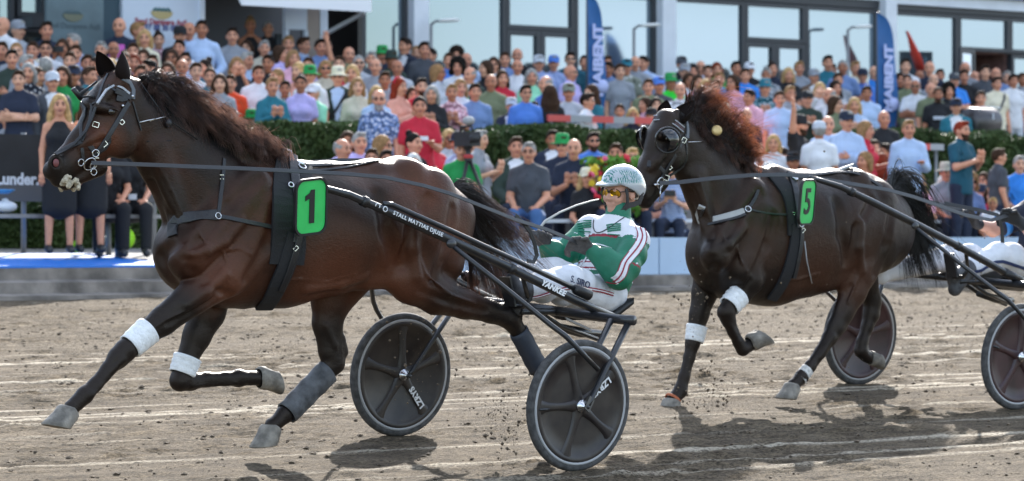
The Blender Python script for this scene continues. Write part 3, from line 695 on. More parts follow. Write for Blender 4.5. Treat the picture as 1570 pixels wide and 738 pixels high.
# ------------------------------------------------------------------ horses
def coat(name, dark, warm, black=(.006, .0055, .006)):
    m = bpy.data.materials.new(name); m.use_nodes = True
    n, l = m.node_tree.nodes, m.node_tree.links; b = n['Principled BSDF']
    a = n.new('ShaderNodeAttribute'); a.attribute_name = 'points'       # black points of a bay: legs, muzzle
    tc = n.new('ShaderNodeTexCoord')
    t = n.new('ShaderNodeTexNoise'); t.inputs['Scale'].default_value = 2.6; t.inputs['Detail'].default_value = 6; t.inputs['Distortion'].default_value = .5; l.new(tc.outputs['Object'], t.inputs[0])
    r = n.new('ShaderNodeValToRGB'); l.new(t.outputs[0], r.inputs[0])
    r.color_ramp.elements[0].position, r.color_ramp.elements[1].position = .44, .76
    r.color_ramp.elements[0].color = dark + (1,); r.color_ramp.elements[1].color = warm + (1,)
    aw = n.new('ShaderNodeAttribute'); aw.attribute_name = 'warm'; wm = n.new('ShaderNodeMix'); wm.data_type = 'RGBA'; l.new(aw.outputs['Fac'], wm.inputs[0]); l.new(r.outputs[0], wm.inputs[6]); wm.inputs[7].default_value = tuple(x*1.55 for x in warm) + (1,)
    mx = n.new('ShaderNodeMix'); mx.data_type = 'RGBA'; l.new(a.outputs['Fac'], mx.inputs[0]); l.new(wm.outputs[2], mx.inputs[6]); mx.inputs[7].default_value = black + (1,)
    mp = n.new('ShaderNodeMapping'); mp.inputs['Scale'].default_value = (60, 260, 150); l.new(tc.outputs['Object'], mp.inputs[0])
    h = n.new('ShaderNodeTexNoise'); h.inputs['Scale'].default_value = 1; h.inputs['Detail'].default_value = 3; l.new(mp.outputs[0], h.inputs[0])
    hr = n.new('ShaderNodeMapRange'); hr.inputs[3].default_value = .55; hr.inputs[4].default_value = 1.45; l.new(h.outputs[0], hr.inputs[0])
    mu = n.new('ShaderNodeMix'); mu.data_type = 'RGBA'; mu.blend_type = 'MULTIPLY'; mu.inputs[0].default_value = 1
    l.new(mx.outputs[2], mu.inputs[6]); l.new(hr.outputs[0], mu.inputs[7]); l.new(mu.outputs[2], b.inputs['Base Color'])
    rg = n.new('ShaderNodeMapRange'); rg.inputs[3].default_value = .33; rg.inputs[4].default_value = .56; l.new(t.outputs[0], rg.inputs[0]); l.new(rg.outputs[0], b.inputs['Roughness'])
    b.inputs['Specular IOR Level'].default_value = .36; b.inputs['Specular Tint'].default_value = (1, .80, .66, 1)
    # veins and muscle grain: fine relief
    v = n.new('ShaderNodeTexNoise'); v.inputs['Scale'].default_value = 14; v.inputs['Detail'].default_value = 3; v.inputs['Distortion'].default_value = .6; l.new(tc.outputs['Object'], v.inputs[0])
    ad = n.new('ShaderNodeMath'); ad.operation = 'MULTIPLY_ADD'; ad.inputs[1].default_value = .55; l.new(h.outputs[0], ad.inputs[0]); l.new(v.outputs[0], ad.inputs[2])
    bp = n.new('ShaderNodeBump'); bp.inputs['Strength'].default_value = .30; bp.inputs['Distance'].default_value = .014; l.new(ad.outputs[0], bp.inputs['Height']); l.new(bp.outputs[0], b.inputs['Normal'])
    return m

def hair_mat(name, col, glow, f=.45):
    'hair lets light through: a backlit strand shines in its own colour'
    m = mat(name, col, .34, noise=.5, nscale=6, spec=.6); n, l = m.node_tree.nodes, m.node_tree.links
    t = n.new('ShaderNodeBsdfTranslucent'); t.inputs[0].default_value = glow + (1,); x = n.new('ShaderNodeMixShader'); ta = n.new('ShaderNodeAttribute'); ta.attribute_name = 'tip'; tm = n.new('ShaderNodeMath'); tm.operation = 'MULTIPLY'; tm.inputs[1].default_value = f; l.new(ta.outputs['Fac'], tm.inputs[0]); l.new(tm.outputs[0], x.inputs[0])
    l.new(n['Principled BSDF'].outputs[0], x.inputs[1]); l.new(t.outputs[0], x.inputs[2]); l.new(x.outputs[0], n['Material Output'].inputs[0]); return m
class Horse:
    def __init__(s, yc, name, label, coat_mat):
        s.yc = yc; s.P = lambda px, py, off=0.0: at(px, py, yc + off)
        s.coat = coat_mat; s.name = name; s.label = label; s.legs = []
    def build_body(s, lo, hi, h=.010):
        G = Field(lo, hi, .02); s.sculpt(G); cv, cq = surface_nets(G.f, G.lo, G.h); s.bvh = BVHTree.FromPolygons(cv.tolist(), cq.tolist())
        s.F = Field(lo, hi, h); s.sculpt(s.F)
        for kind, r, pts in s.strokes:                    # muscle edges, grooves and veins, found on the near surface and mirrored
            q = [s.hit(px, py, 0) for px, py in pts]; up = {'g': .45, 'r': -.35, 'v': -.1}[kind]
            Q = [np.array(p + n*(r*up)) for p, n in q]
            for i in range(len(Q)-1):
                for mirror in (0, 1):
                    a_, b_ = Q[i].copy(), Q[i+1].copy()
                    if mirror:
                        if kind == 'v' and s.bvh.find_nearest(Vector((a_[0], 2*s.yc-a_[1], a_[2])))[3] > .03: continue
                        a_[1] = 2*s.yc - a_[1]; b_[1] = 2*s.yc - b_[1]
                        if max(s.bvh.find_nearest(Vector(a_))[3], s.bvh.find_nearest(Vector(b_))[3]) > .02: continue
                    s.F.seg(a_, b_, r, r, {'g': r*1.6, 'r': r*1.8, 'v': r*1.2}[kind], sub=(kind == 'g'))
        me, v, q = s.F.mesh('body', 1)
        wc = np.zeros(len(v), np.float32)
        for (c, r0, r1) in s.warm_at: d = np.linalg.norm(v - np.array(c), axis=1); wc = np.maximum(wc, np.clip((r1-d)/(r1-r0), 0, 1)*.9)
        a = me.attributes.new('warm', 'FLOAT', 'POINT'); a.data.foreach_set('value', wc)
        zc = np.zeros(len(v), np.float32)
        for (c, r0, r1) in s.black_at:
            d = np.linalg.norm(v - np.array(c), axis=1); zc = np.maximum(zc, np.clip((r1-d)/(r1-r0), 0, 1))
        a = me.attributes.new('points', 'FLOAT', 'POINT'); a.data.foreach_set('value', zc)
        s.bvh = BVHTree.FromPolygons(v.tolist(), q.tolist())
        base = s.P(*s.base_px); base[2] = track_z(s.yc)
        s.root = empty(s.name, base, s.label, 'horse', 'trotting race horses')
        s.body = link('body', me, s.root, s.coat)
        s.v = v
    # a point of the near side that the photograph shows at a pixel
    def hit(s, px, py, lift=0.004, fallback=-.2):
        r = Vector(ray(px, py)).normalized()
        p, n, i, d = s.bvh.ray_cast(Vector((0, 0, CAM_H)), r)
        if p is None:
            p, n, i, d = s.bvh.find_nearest(Vector(s.P(px, py, fallback)))
        if n.dot(r) > 0: n = -n
        return p + n*lift, n
    def strap(s, name, px, w, m, th=.004, lift=.003, step=9, par=None):
        pts, ns = [], []
        for (x0, y0), (x1, y1) in zip(px[:-1], px[1:]):
            k = max(1, int(math.hypot(x1-x0, y1-y0)/step))
            for i in range(k):
                t = i/k; p, n = s.hit(x0+(x1-x0)*t, y0+(y1-y0)*t, lift); pts.append(p); ns.append(n)
        p, n = s.hit(*px[-1], lift); pts.append(p); ns.append(n)
        for _ in range(2):
            pts = [pts[0]] + [(pts[i-1]+pts[i]*2+pts[i+1])/4 for i in range(1, len(pts)-1)] + [pts[-1]]
            ns = [ns[0]] + [(ns[i-1]+ns[i]+ns[i+1]).normalized() for i in range(1, len(ns)-1)] + [ns[-1]]
        return MB().ribbon(pts, ns, w, th).build(name, m, par or s.root)
    def ring(s, name, px, py, r, m, t=.003, lift=.012, par=None):
        p, n = s.hit(px, py, lift)
        M = n.to_track_quat('Z', 'Y').to_matrix().to_4x4(); M.translation = p
        pts = [M @ Vector((r*math.cos(a), r*math.sin(a), 0)) for a in np.linspace(0, 2*math.pi, 17)]
        return MB().tube(pts, t, 6, False).build(name, m, par or s.root)
    def buckle(s, px, py, w, hgt, m, ang=0, lift=.008, par=None):
        p, n = s.hit(px, py, lift)
        x = Vector((CC, -SS, 0))*math.cos(ang) + Vector((0, 0, 1))*math.sin(ang)
        M = frame_matrix(p, x, Vector((0, 0, 1)) if abs(math.sin(ang)) < .9 else Vector((CC, -SS, 0)))
        b = MB()
        for (a0, b0), (a1, b1) in (((-w,-hgt),(w,-hgt)), ((w,-hgt),(w,hgt)), ((w,hgt),(-w,hgt)), ((-w,hgt),(-w,-hgt))):
            b.bar(M @ Vector((a0/2, b0/2, 0)), M @ Vector((a1/2, b1/2, 0)), .003, .003)
        return b.build('buckle', m, par or s.root)
    def cuff(s, name, a, b, ra, rb, m, par=None, side=(0, 1, 0), wrinkle=.0018):
        'a bandage or boot wound round a limb between a and b; r = (half width, half depth)'
        a, b = Vector(a), Vector(b); d = (b-a).normalized(); sd = Vector(side); sd = (sd - d*sd.dot(d)).normalized(); u = d.cross(sd)
        vs, fs, n, K = [], [], 22, 11; rnd = random.Random(int(a.x*1000))
        for i in range(-1, K+2):
            t = min(1, max(0, i/K)); sh = .9 if i in (-1, K+1) else 1
            for k in range(n):
                th = 2*math.pi*k/n
                w_ = (ra[0]+(rb[0]-ra[0])*t)*sh; h_ = (ra[1]+(rb[1]-ra[1])*t)*sh
                wob = 1 + wrinkle*40*(math.sin(i*1.9 + th*1.0)*.4 + rnd.uniform(-.25, .25))
                vs.append(a + (b-a)*t + sd*math.cos(th)*w_*wob + u*math.sin(th)*h_*wob)
        for i in range(K+2):
            for k in range(n):
                k2 = (k+1) % n; fs.append((i*n+k, i*n+k2, (i+1)*n+k2, (i+1)*n+k))
        return MB().add(vs, fs, True).build(name, m, par or s.root)
    def hoof(s, cor, f, sn, m, k=1.0):
        'cor: centre of the coronet, f: way the toe points along the sole, sn: direction the sole faces'
        cor, f, sn = Vector(cor), Vector(f).normalized(), Vector(sn).normalized(); f = (f - sn*f.dot(sn)).normalized(); sd = sn.cross(f)
        vs, fs, n = [], [], 24
        prof = [(-.006,.040,0), (.0,.048,.02), (.006,.051,.03), (.030,.054,.25), (.060,.060,.68), (.084,.066,1.), (.088,.063,1.), (.084,.048,1.), (.078,.02,1.)]
        for dpt, r, t in prof:
            for i in range(n):
                th = 2*math.pi*i/n; ck = math.cos(th); rx = r*(1.12 if ck > 0 else .88)
                p = cor + f*(.044*t + ck*rx)*k + sd*math.sin(th)*r*.95*k + sn*dpt*k
                if ck < 0: p = p + sn*(-ck*.022*(1-t))*k                 # coronet drops towards the heels
                else: p = p - sn*(ck*.006*(1-t))*k
                if ck < -.8 and t > .6: p = p + f*.014*k                 # cleft between the heels
                vs.append(p)
        for a in range(len(prof)-1):
            for i in range(n):
                i2 = (i+1) % n; fs.append((a*n+i, a*n+i2, (a+1)*n+i2, (a+1)*n+i))
        fs.append(tuple((len(prof)-1)*n + i for i in range(n)))
        return MB().add(vs, fs, True).build('hoof', m, s.root)
    def ear(s, base, tip, open_dir, wid, m):
        base, tip = Vector(base), Vector(tip); d = tip - base; L = d.length; d.normalize()
        o = Vector(open_dir); o = (o - d*o.dot(d)).normalized(); sd = d.cross(o)
        vs, fs, U, V = [], [], 10, 13
        for layer in (0, 1):
            for i in range(U+1):
                t = i/U; r = wid*(math.sin(math.pi*min(1, .22+.78*t))**.75)*(1 if t < .97 else .25) * (1 - .12*layer)
                half = 2.35 - 1.25*t
                for k in range(V):
                    a = -half + 2*half*k/(V-1)
                    vs.append(base + d*L*t - o*math.cos(a)*r*.8 + sd*math.sin(a)*r + o*wid*.25*math.sin(math.pi*t) + d*(.004*layer))
        n1 = (U+1)*V
        for layer in (0, 1):
            for i in range(U):
                for k in range(V-1):
                    q = (layer*n1+i*V+k, layer*n1+i*V+k+1, layer*n1+(i+1)*V+k+1, layer*n1+(i+1)*V+k)
                    fs.append(q if layer == 0 else q[::-1])
        for i in range(U):
            for k in (0, V-1): fs.append((i*V+k, (i+1)*V+k, n1+(i+1)*V+k, n1+i*V+k))
        return MB().add(vs, fs, True).build('ear', mat('ear_hair', (.010,.006,.005), .75, spec=.1), s.root)
    def strands(s, name, roots, ends, n, m, w=.0022, spread=.03, sag=.05, jit=.3, seg=6, seed=1, lift=.03):
        'hair: thin tapering strands from a root line to an end line, blown back'
        rd = np.random.default_rng(seed); roots = np.array(roots); ends = np.array(ends); vs, fs = [], []
        def on(L, t):
            t = t*(len(L)-1); i = min(int(t), len(L)-2); return L[i] + (L[i+1]-L[i])*(t-i)
        nl = max(12, n//26); LT = rd.random(nl); LE = rd.normal(size=(nl, 3))*spread*np.array([1, 1.1, 1]); LW = rd.normal(size=(nl, 3))*.028; LP = rd.random(nl)*6; LF = 1 - jit*rd.random(nl)**1.5; LU = lift*(.1 + 1.5*rd.random(nl)**1.4)
        for k in range(n):
            j_ = rd.integers(nl); t = float(np.clip(LT[j_] + rd.normal()*.012, 0, 1)); a = on(roots, t) + rd.normal(size=3)*np.array([.012, .016, .008])
            e = on(ends, float(np.clip(LT[j_] + rd.normal()*.02, 0, 1))) + LE[j_]; f = LF[j_]*(1 - .3*rd.random()**2)
            b = a + (e-a)*f + rd.normal(size=3)*(spread*.16 if rd.random() < .8 else spread*.8)
            up = LU[j_] + lift*.25*rd.random(); wv = LW[j_] + rd.normal(size=3)*.006
            c = None; ww = w*(.6 + .8*rd.random())
            for i in range(seg+1):
                u = i/seg
                p = a + (b-a)*u + np.array([0, 0, 1])*(up*math.sin(math.pi*u) - sag*u*u) + wv*math.sin(u*4.5 + LP[j_])*u
                th = ww*(1 - .85*u)
                o = len(vs)
                vs += [p + np.array([0, 0, th]), p + np.array([.5*th, -.87*th, -.5*th]), p + np.array([-.5*th, .87*th, -.5*th])]
                if i:
                    for j in range(3):
                        j2 = (j+1) % 3; fs.append((o-3+j, o-3+j2, o+j2, o+j))
        me = mesh_np(name, np.array(vs), np.array(fs)); a = me.attributes.new('tip', 'FLOAT', 'POINT'); a.data.foreach_set('value', (np.repeat(np.arange(len(vs)//3) % (seg+1), 3)/seg)**1.6)
        return link(name, me, s.root, m)
M_HOOF = mat('hoof_horn', (.20, .18, .155), .75, noise=.4, nscale=18, bump=.4, bscale=60)
M_WHITE = mat('white_bandage', (.78, .79, .80), .85, noise=.08, nscale=40, bump=.5, bscale=90)
M_BOOT = mat('dusty_boot', (.085, .088, .095), .7, noise=.5, nscale=14, bump=.4, bscale=50)
M_LEATHER = mat('black_leather', (.012, .012, .014), .42, bump=.15, bscale=150)
M_STEEL = mat('steel', (.62, .62, .64), .22, 1.0)
M_EYE = mat('horse_eye', (.008, .005, .004), .06, coat=1)
M_PINK = mat('nostril_skin', (.16, .045, .045), .5)
M_FOAM = mat('lather', (.46, .40, .30), .9, noise=.3, nscale=60, bump=.8, bscale=120)
M_PADBLK = mat('black_pad', (.011, .011, .013), .8, bump=.3, bscale=120)
M_PLATE = mat('green_plate', (.03, .52, .11), .45, noise=.08, nscale=8)
M_PRINT = mat('black_print', (.008, .008, .01), .5)
M_LETTER = mat('white_letter', (.75, .76, .78), .5)
M_SILVER = mat('silver_trim', (.50, .52, .55), .35, .7, bump=.9, bscale=220)

H1 = Horse(14.085, 'race_horse', 'dark bay trotting horse in front with white leg bandages and green number 1 plate',
           coat('bay_coat', (.0070, .0034, .0028), (.060, .0200, .0105)))
H1.base_px = (470, 690)
def sculpt1(F):
    P = H1.P; NF, FF, NH, FH = -.13, .13, -.14, .14
    S = (0, 1, 0)
    def node(px, t, b, wd): return P(px, (t+b)/2), (wd, (b-t)/2/300.0)
    T = [node(*a) for a in ((296,322,452,.175),(350,266,474,.215),(430,250,472,.245),(500,257,455,.27),(570,256,436,.265),(630,250,424,.25),(668,276,410,.19))]
    F.chain([t[0] for t in T], [t[1] for t in T], .05)
    # withers ridge, spine and croup
    F.chain([P(380,262),P(430,258),P(500,266),(P(565,262)),P(608,258),P(660,282)], [(.05,.05),(.055,.05),(.09,.05),(.10,.05),(.12,.05),(.08,.05)], .06)
    # neck
    N = [(P(205,178),(.085,.13)),(P(226,200),(.083,.155)),(P(266,238),(.092,.205)),(P(306,290),(.125,.25)),(P(345,335),(.17,.26))]
    F.chain([a for a, r in N], [r for a, r in N], .05)
    F.chain([P(212,130),P(270,178),P(335,214),P(405,252)], [(.03,.03),(.032,.04),(.035,.045),(.04,.05)], .05)     # crest
    for o in (-1, 1):
        F.seg(P(240,228,.075*o), P(285,372,.09*o), (.03,.05), (.045,.06), .05)       # neck muscle
        F.seg(P(390,285,.13*o), P(290,392,.16*o), (.07,.10), (.09,.11), .05)         # shoulder blade
        F.seg(P(420,330,.17*o), P(350,425,.17*o), (.07,.11), (.07,.10), .05)         # triceps
        F.ell(P(276,392,.09*o), (.085,.085,.13), .06)                                  # breast
    # head
    Hn = [(P(190,150),(.082,.115)),(P(163,196),(.092,.143)),(P(131,226),(.07,.102)),(P(105,248),(.056,.074)),(P(90,260),(.056,.062))]
    F.chain([a for a, r in Hn], [r for a, r in Hn], .03)
    F.seg(P(176,124),P(140,160),(.075,.05),(.085,.04),.03)                           # forehead
    for o in (-1, 1):
        F.ell(P(186,212,.062*o), (.098,.045,.105), .03)                              # jowl
        F.seg(P(150,165,.085*o), P(172,170,.083*o), .026, .022, .02)                 # brow
        F.seg(P(158,206,.088*o), P(128,222,.064*o), .014, .012, .02)                 # cheek ridge
        F.ell(P(86,250,.042*o), (.045,.026,.045), .015)                              # nostril rim
        F.ell(P(87,250,.068*o), (.024,.024,.03), .008, sub=True)
    F.ell(P(80,262), (.045,.052,.048), .02); F.ell(P(90,277), (.042,.04,.034), .012)   # lips
    F.ell(P(101,283), (.04,.034,.026), .012)
    F.seg(P(101,283),P(150,256),(.03,.025),(.05,.05),.02)                            # lower jaw
    F.seg(P(88,270,-.07),P(112,262,-.07),.006,.006,.006,sub=True)                    # mouth line
    for o in (-1, 1): F.seg(P(190,128,.055*o), P(186,112,.055*o), .024, .02, .015)   # ear roots
    # near fore, stretched out in front
    L = [(P(345,420,NF-.02),(.09,.12)),(P(296,455,NF-.02),(.075,.092)),(P(250,492,NF),(.058,.074)),(P(212,520,NF),(.05,.056)),(P(192,538,NF),(.05,.055)),
         (P(181,549,NF),(.045,.052)),(P(166,566,NF),(.032,.036)),(P(146,590,NF),(.03,.034)),(P(130,606,NF),(.038,.042)),(P(120,616,NF),(.034,.036)),(P(110,625,NF),(.04,.04))]
    F.chain([a for a, r in L], [r for a, r in L], .02)
    # far fore, folded under the chest
    L = [(P(330,430,FF),(.09,.12)),(P(318,478,FF),(.075,.10)),(P(302,515,FF),(.058,.078)),(P(285,555,FF),(.048,.056)),(P(276,584,FF),(.05,.052)),
         (P(292,585,FF),(.044,.046)),(P(316,582,FF),(.033,.037)),(P(345,581,FF),(.031,.035)),(P(366,580,FF),(.04,.044)),(P(384,580,FF),(.033,.034)),(P(394,580,FF),(.04,.04))]
    F.chain([a for a, r in L], [r for a, r in L], .02)
    # far hind, reaching under the belly
    L = [(P(606,320,FH),(.11,.17)),(P(548,405,FH),(.10,.15)),(P(508,458,FH),(.072,.125)),(P(502,495,FH),(.055,.09)),(P(508,538,FH),(.048,.075)),(P(512,556,FH),(.045,.062)),
         (P(494,578,FH),(.036,.045)),(P(465,608,FH),(.033,.042)),(P(436,636,FH),(.04,.046)),(P(426,646,FH),(.035,.036)),(P(418,652,FH),(.042,.042))]
    F.chain([a for a, r in L], [r for a, r in L], .02)
    F.seg(P(521,520,FH),P(526,540,FH),.03,.03,.025)
    # near hind, pushing off behind
    L = [(P(660,300,NH+.02),(.11,.15)),(P(648,360,NH),(.115,.19)),(P(632,425,NH),(.10,.145)),(P(668,452,NH),(.08,.105)),(P(712,466,NH),(.06,.08)),(P(752,478,NH),(.048,.06)),(P(782,489,NH),(.046,.056)),
         (P(798,513,NH),(.037,.044)),(P(812,540,NH),(.034,.042)),(P(826,566,NH),(.04,.045)),(P(836,580,NH),(.034,.036)),(P(843,590,NH),(.042,.042))]
    F.chain([a for a, r in L], [r for a, r in L], .025)
    F.seg(P(772,470,NH),P(792,484,NH),.022,.03,.025)
    F.seg(P(700,330,NH+.03), P(688,405,NH+.01), (.08,.10), (.07,.09), .05)           # buttock
    F.seg(P(668,330,.10), P(650,410,.12), (.10,.13), (.08,.11), .05)
    F.seg(P(632,268,-.12),P(640,300,-.15),.07,.06,.05)                               # point of hip
    F.seg(P(560,430,-.12),P(612,425,-.13),(.05,.05),(.05,.06),.06)                   # flank fold
    F.seg(P(700,300),P(712,330),.035,.03,.03)                                        # dock
H1.sculpt = sculpt1
_p = H1.P
H1.black_at = [(_p(205,535,-.13),.35,.55),(_p(120,610,-.13),.45,.6),(_p(290,580,.13),.30,.48),(_p(380,580,.13),.4,.5),(_p(500,570,.14),.22,.40),(_p(420,650,.14),.4,.5),(_p(800,510,-.14),.25,.45),(_p(840,570,-.14),.3,.5),
                (_p(80,262,0),.09,.24),(_p(330,215,0),.1,.34),(_p(250,160,0),.1,.28)]
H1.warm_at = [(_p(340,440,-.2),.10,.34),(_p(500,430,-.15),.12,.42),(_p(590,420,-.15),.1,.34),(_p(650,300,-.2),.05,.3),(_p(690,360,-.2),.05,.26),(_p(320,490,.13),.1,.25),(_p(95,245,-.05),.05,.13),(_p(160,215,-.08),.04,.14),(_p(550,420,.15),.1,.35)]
H1.strokes = [('g',.020,[(232,280),(258,330),(284,366)]),('g',.024,[(398,272),(352,315),(308,368),(288,396)]),('g',.026,[(424,320),(410,375),(378,428)]),('g',.018,[(290,412),(322,440),(352,452)]),
  ('g',.028,[(578,300),(592,355),(604,402)]),
  ('g',.024,[(694,322),(684,375),(664,430)]),('g',.022,[(657,302),(628,352),(613,405)]),('g',.016,[(645,447),(700,467),(745,477)]),('g',.014,[(330,455),(292,478),(258,496)]),('g',.03,[(238,352),(246,395),(262,428)]),
  ('r',.020,[(345,420),(316,448),(288,468)]),('r',.022,[(640,330),(634,380),(640,425)]),('r',.014,[(152,200),(136,213),(122,224)]),('r',.018,[(292,390),(318,385),(345,372),(372,340)]),('r',.02,[(470,445),(520,437),(560,424)]),
  ('v',.0075,[(318,450),(282,478),(255,490),(232,505)]),('v',.007,[(420,432),(460,428),(500,432),(545,420)]),('v',.007,[(300,350),(318,375),(342,385),(352,412)]),('v',.007,[(342,385),(365,380),(385,390)]),('v',.0075,[(640,385),(652,420),(690,452),(730,466)]),('v',.006,[(176,206),(158,222),(146,238)]),('v',.006,[(158,222),(140,224),(124,234)]),
  ('v',.007,[(242,252),(262,290),(280,330)]),('v',.006,[(205,528),(186,552),(160,580)]),('r',.010,[(190,552),(165,580),(142,606)]),('r',.009,[(296,592),(330,590),(362,588)]),('r',.012,[(500,500),(514,530)])]
def make_h1():
    H = H1; P = H.P; NF, FF, NH, FH = -.13, .13, -.14, .14
    lo = (P(60,300)[0]-.15, H.yc-.46, track_z(13.5)-.02); hi = (P(850,600,NH)[0]+.2, H.yc+.46, 2.25)
    H.build_body(lo, hi, .0080)
    # ears, eye, nostril, lather
    H.ear(P(190,122,-.055), P(187,79,-.05), (-.2,.25,.1), .054, H.coat)
    H.ear(P(174,122,.06), P(149,79,.085), (-.8,-.55,.1), .050, H.coat)
    p, n = H.hit(171, 172, -.006); MB().ball(p, (.021,.019,.019), 14, 10).build('eye', M_EYE, H.root)
    MB().tube([p + Vector((CC,-SS,0))*.03*math.cos(a) + Vector((0,0,1))*.019*math.sin(a) + n*.012 + Vector((0,0,.0)) for a in np.linspace(2.9, .3, 9)], [.004,.006,.007,.008,.008,.008,.007,.006,.004], 7).build('eyelid', H.coat, H.root)
    p = P(86,250,-.060); MB().ball(p, (.017,.011,.021), 12, 8).build('nostril', M_PINK, H.root)
    rd = random.Random(4); c0 = P(107,278,-.02); LF = Field(c0-.13, c0+.13, .0045)
    for i in range(70):
        c = P(92+rd.random()*30, 269+rd.random()*9+(rd.random()**2)*13, -.058+.08*rd.random()); r = .005+.008*rd.random(); LF.ell(c, (r*1.2, r, r*1.5), .007)
    me, _, _ = LF.mesh('lather', 0); link('lather', me, H.root, M_FOAM)
    # bandages and boots
    H.cuff('bandage', P(228,506,NF), P(199,532,NF), (.064,.076), (.060,.068), M_WHITE)
    H.cuff('bandage', P(288,548,FF), P(279,574,FF), (.066,.078), (.062,.072), M_WHITE)
    H.cuff('hind_boot', P(502,570,FH), P(440,634,FH), (.052,.072), (.056,.066), M_BOOT)
    H.cuff('hind_boot', P(795,508,NH), P(826,566,NH), (.050,.058), (.052,.058), mat('navy_boot', (.02,.026,.04), .6, bump=.3))
    # hooves
    H.hoof(P(107,627,NF), (-.977,0,.21), (-.21,0,-.977), M_HOOF, 1.16)
    H.hoof(P(396,579,FF), (.35,0,-.93), (.93,0,.35), M_HOOF, 1.16)
    H.hoof(P(416,653,FH), (-.99,0,-.08), (.08,0,-.99), M_HOOF, 1.16)
    H.hoof(P(844,592,NH), (-.5,0,-.8), (.8,0,-.5), M_HOOF)
    # mane, forelock and tail
    mm = hair_mat('mane_hair', (.014,.008,.007), (.72,.52,.44), .7)
    crest = [P(214,118,-.02),P(250,140,-.02),P(290,168,-.02),P(340,196,-.02),P(395,232,-.02),P(425,244,-.02)]
    H.strands('mane', crest, [P(276,150,-.06),P(318,172,-.11),P(352,200,-.14),P(396,222,-.14),P(425,234,-.12),P(446,246,-.08)], 3400, mm, .0017, .042, .0, .55, 6, 1, .06)
    H.strands('mane', crest[:5], [P(246,168,-.10),P(288,192,-.12),P(332,214,-.14),P(378,236,-.15),P(418,252,-.15)], 1100, mm, .0018, .028, .01, .4, 6, 2, .03)
    H.strands('forelock', [P(196,108,-.04),P(190,112,0),P(182,112,.05)], [P(172,128,-.05),P(163,132,0),P(156,130,.05)], 220, mm, .0018, .012, .01, .4, 5, 3, .02)
    tail = hair_mat('tail_hair', (.014,.008,.007), (.45,.31,.26), .45)
    H.strands('tail', [P(694,288,0),P(706,318,0)], [P(800,352,-.08),P(838,385,-.06),P(826,430,-.03),P(795,480,0),P(765,490,.02)], 900, tail, .0019, .06, .03, .5, 9, 5, .06)
    H.strands('tail', [P(698,300,0),P(710,330,0)], [P(738,390,-.02),P(752,440,0),P(738,480,.02)], 650, tail, .0022, .04, .02, .4, 8, 6, .04)
    # ---- harness (leather straps lying on the coat)
    L = M_LEATHER
    H.strap('noseband', [(104,192),(114,196),(124,208),(134,220),(142,230)], .026, L, .006)
    H.strap('cheek_strap', [(125,158),(124,178),(124,200),(125,222),(127,246)], .017, L, .005)
    H.strap('cheek_strap', [(197,158),(186,175),(174,196),(163,214),(152,230),(142,242)], .024, L, .006)
    H.strap('crown_strap', [(203,152),(207,138),(205,124),(199,115)], .022, mat('grey_strap', (.10,.11,.125), .4), .006)
    H.strap('browband', [(150,125),(164,125),(176,127),(188,134),(198,144)], .012, M_SILVER, .007)
    H.strap('head_strap', [(176,139),(186,143),(194,148),(200,150)], .03, L, .006)
    H.strap('head_strap', [(166,131),(168,137),(176,139)], .012, L, .005)
    H.strap('blinker_hood', [(178,150),(187,158),(194,150)], .035, L, .007)
    H.strap('overcheck', [(112,186),(122,164),(134,142),(150,126),(166,114)], .014, L, .005)
    H.strap('overcheck', [(108,196),(113,178),(122,160)], .014, L, .005)
    H.strap('throat_strap', [(203,156),(208,172),(213,190),(216,200)], .008, L, .003)
    H.strap('throat_strap', [(168,208),(171,228),(170,244)], .014, L, .004)
    H.ring('bit_ring', 136, 250, .034, M_STEEL, .004); H.ring('bit_ring', 141, 251, .021, M_STEEL, .004, .016)
    H.ring('bit_ring', 145, 235, .018, M_STEEL, .0035); H.ring('bit_ring', 122, 249, .017, M_STEEL, .003)
    H.ring('bit_ring', 142, 264, .016, M_STEEL, .003)
    H.buckle(147, 192, .030, .024, M_STEEL, -.3); H.buckle(159, 221, .026, .02, M_STEEL, .7); H.buckle(186, 188, .02, .02, M_STEEL, .7); H.buckle(169, 251, .018, .026, M_STEEL, 0)
    for q in ((187,163),(202,148)):
        p, n = H.hit(*q, .008); MB().ball(p, .008, 10, 6).build('stud', M_STEEL, H.root)
    # shadow roll bracket on the forehead
    b = MB(); p = P(118,150,.02); p0, n0 = H.hit(150,128,.01); p1, n1 = H.hit(146,150,.01); b.tube([p0, P(134,136,-.01), P(124,142,-.01), P(122,150,-.01)], .006, 7); b.tube([p1, P(134,148,-.01), P(122,150,-.01)], .006, 7); b.tube([P(124,152,-.01), P(112,136,-.01)], [.012,.014], 8)
    b.build('pull_down_cord', L, H.root)
    # ear plug cords and bobble
    b = MB()
    for a, c in (((228,186),(285,164)),((212,188),(236,183))):
        p, n = H.hit(*a, .01); q, n = H.hit(*c, .02); b.tube([p, q], .0035, 6)
    b.build('ear_plug_cord', M_STEEL, H.root)
    p, n = H.hit(256, 190, .012); MB().ball(p, (.02,.018,.024), 12, 8).build('ear_plug_bobble', L, H.root)
    b = MB(); p, n = H.hit(225, 217, .004); q, n = H.hit(262, 216, .006); b.tube([p, q], .0022, 5)
    p, n = H.hit(213, 128, .01); q, n = H.hit(252, 182, .012); r_, n = H.hit(300, 215, .012); b.tube([p, q, r_], .003, 5); b.build('check_rein', L, H.root)
    # breast collar
    H.strap('breast_collar', [(237,341),(247,340),(270,336),(300,332),(332,330)], .055, L, .010, .004)
    H.strap('breast_collar', [(332,332),(352,335),(380,341),(405,346),(425,350)], .022, L, .007)
    H.strap('neck_strap', [(334,330),(337,310),(340,285),(342,262),(343,244)], .020, L, .006)
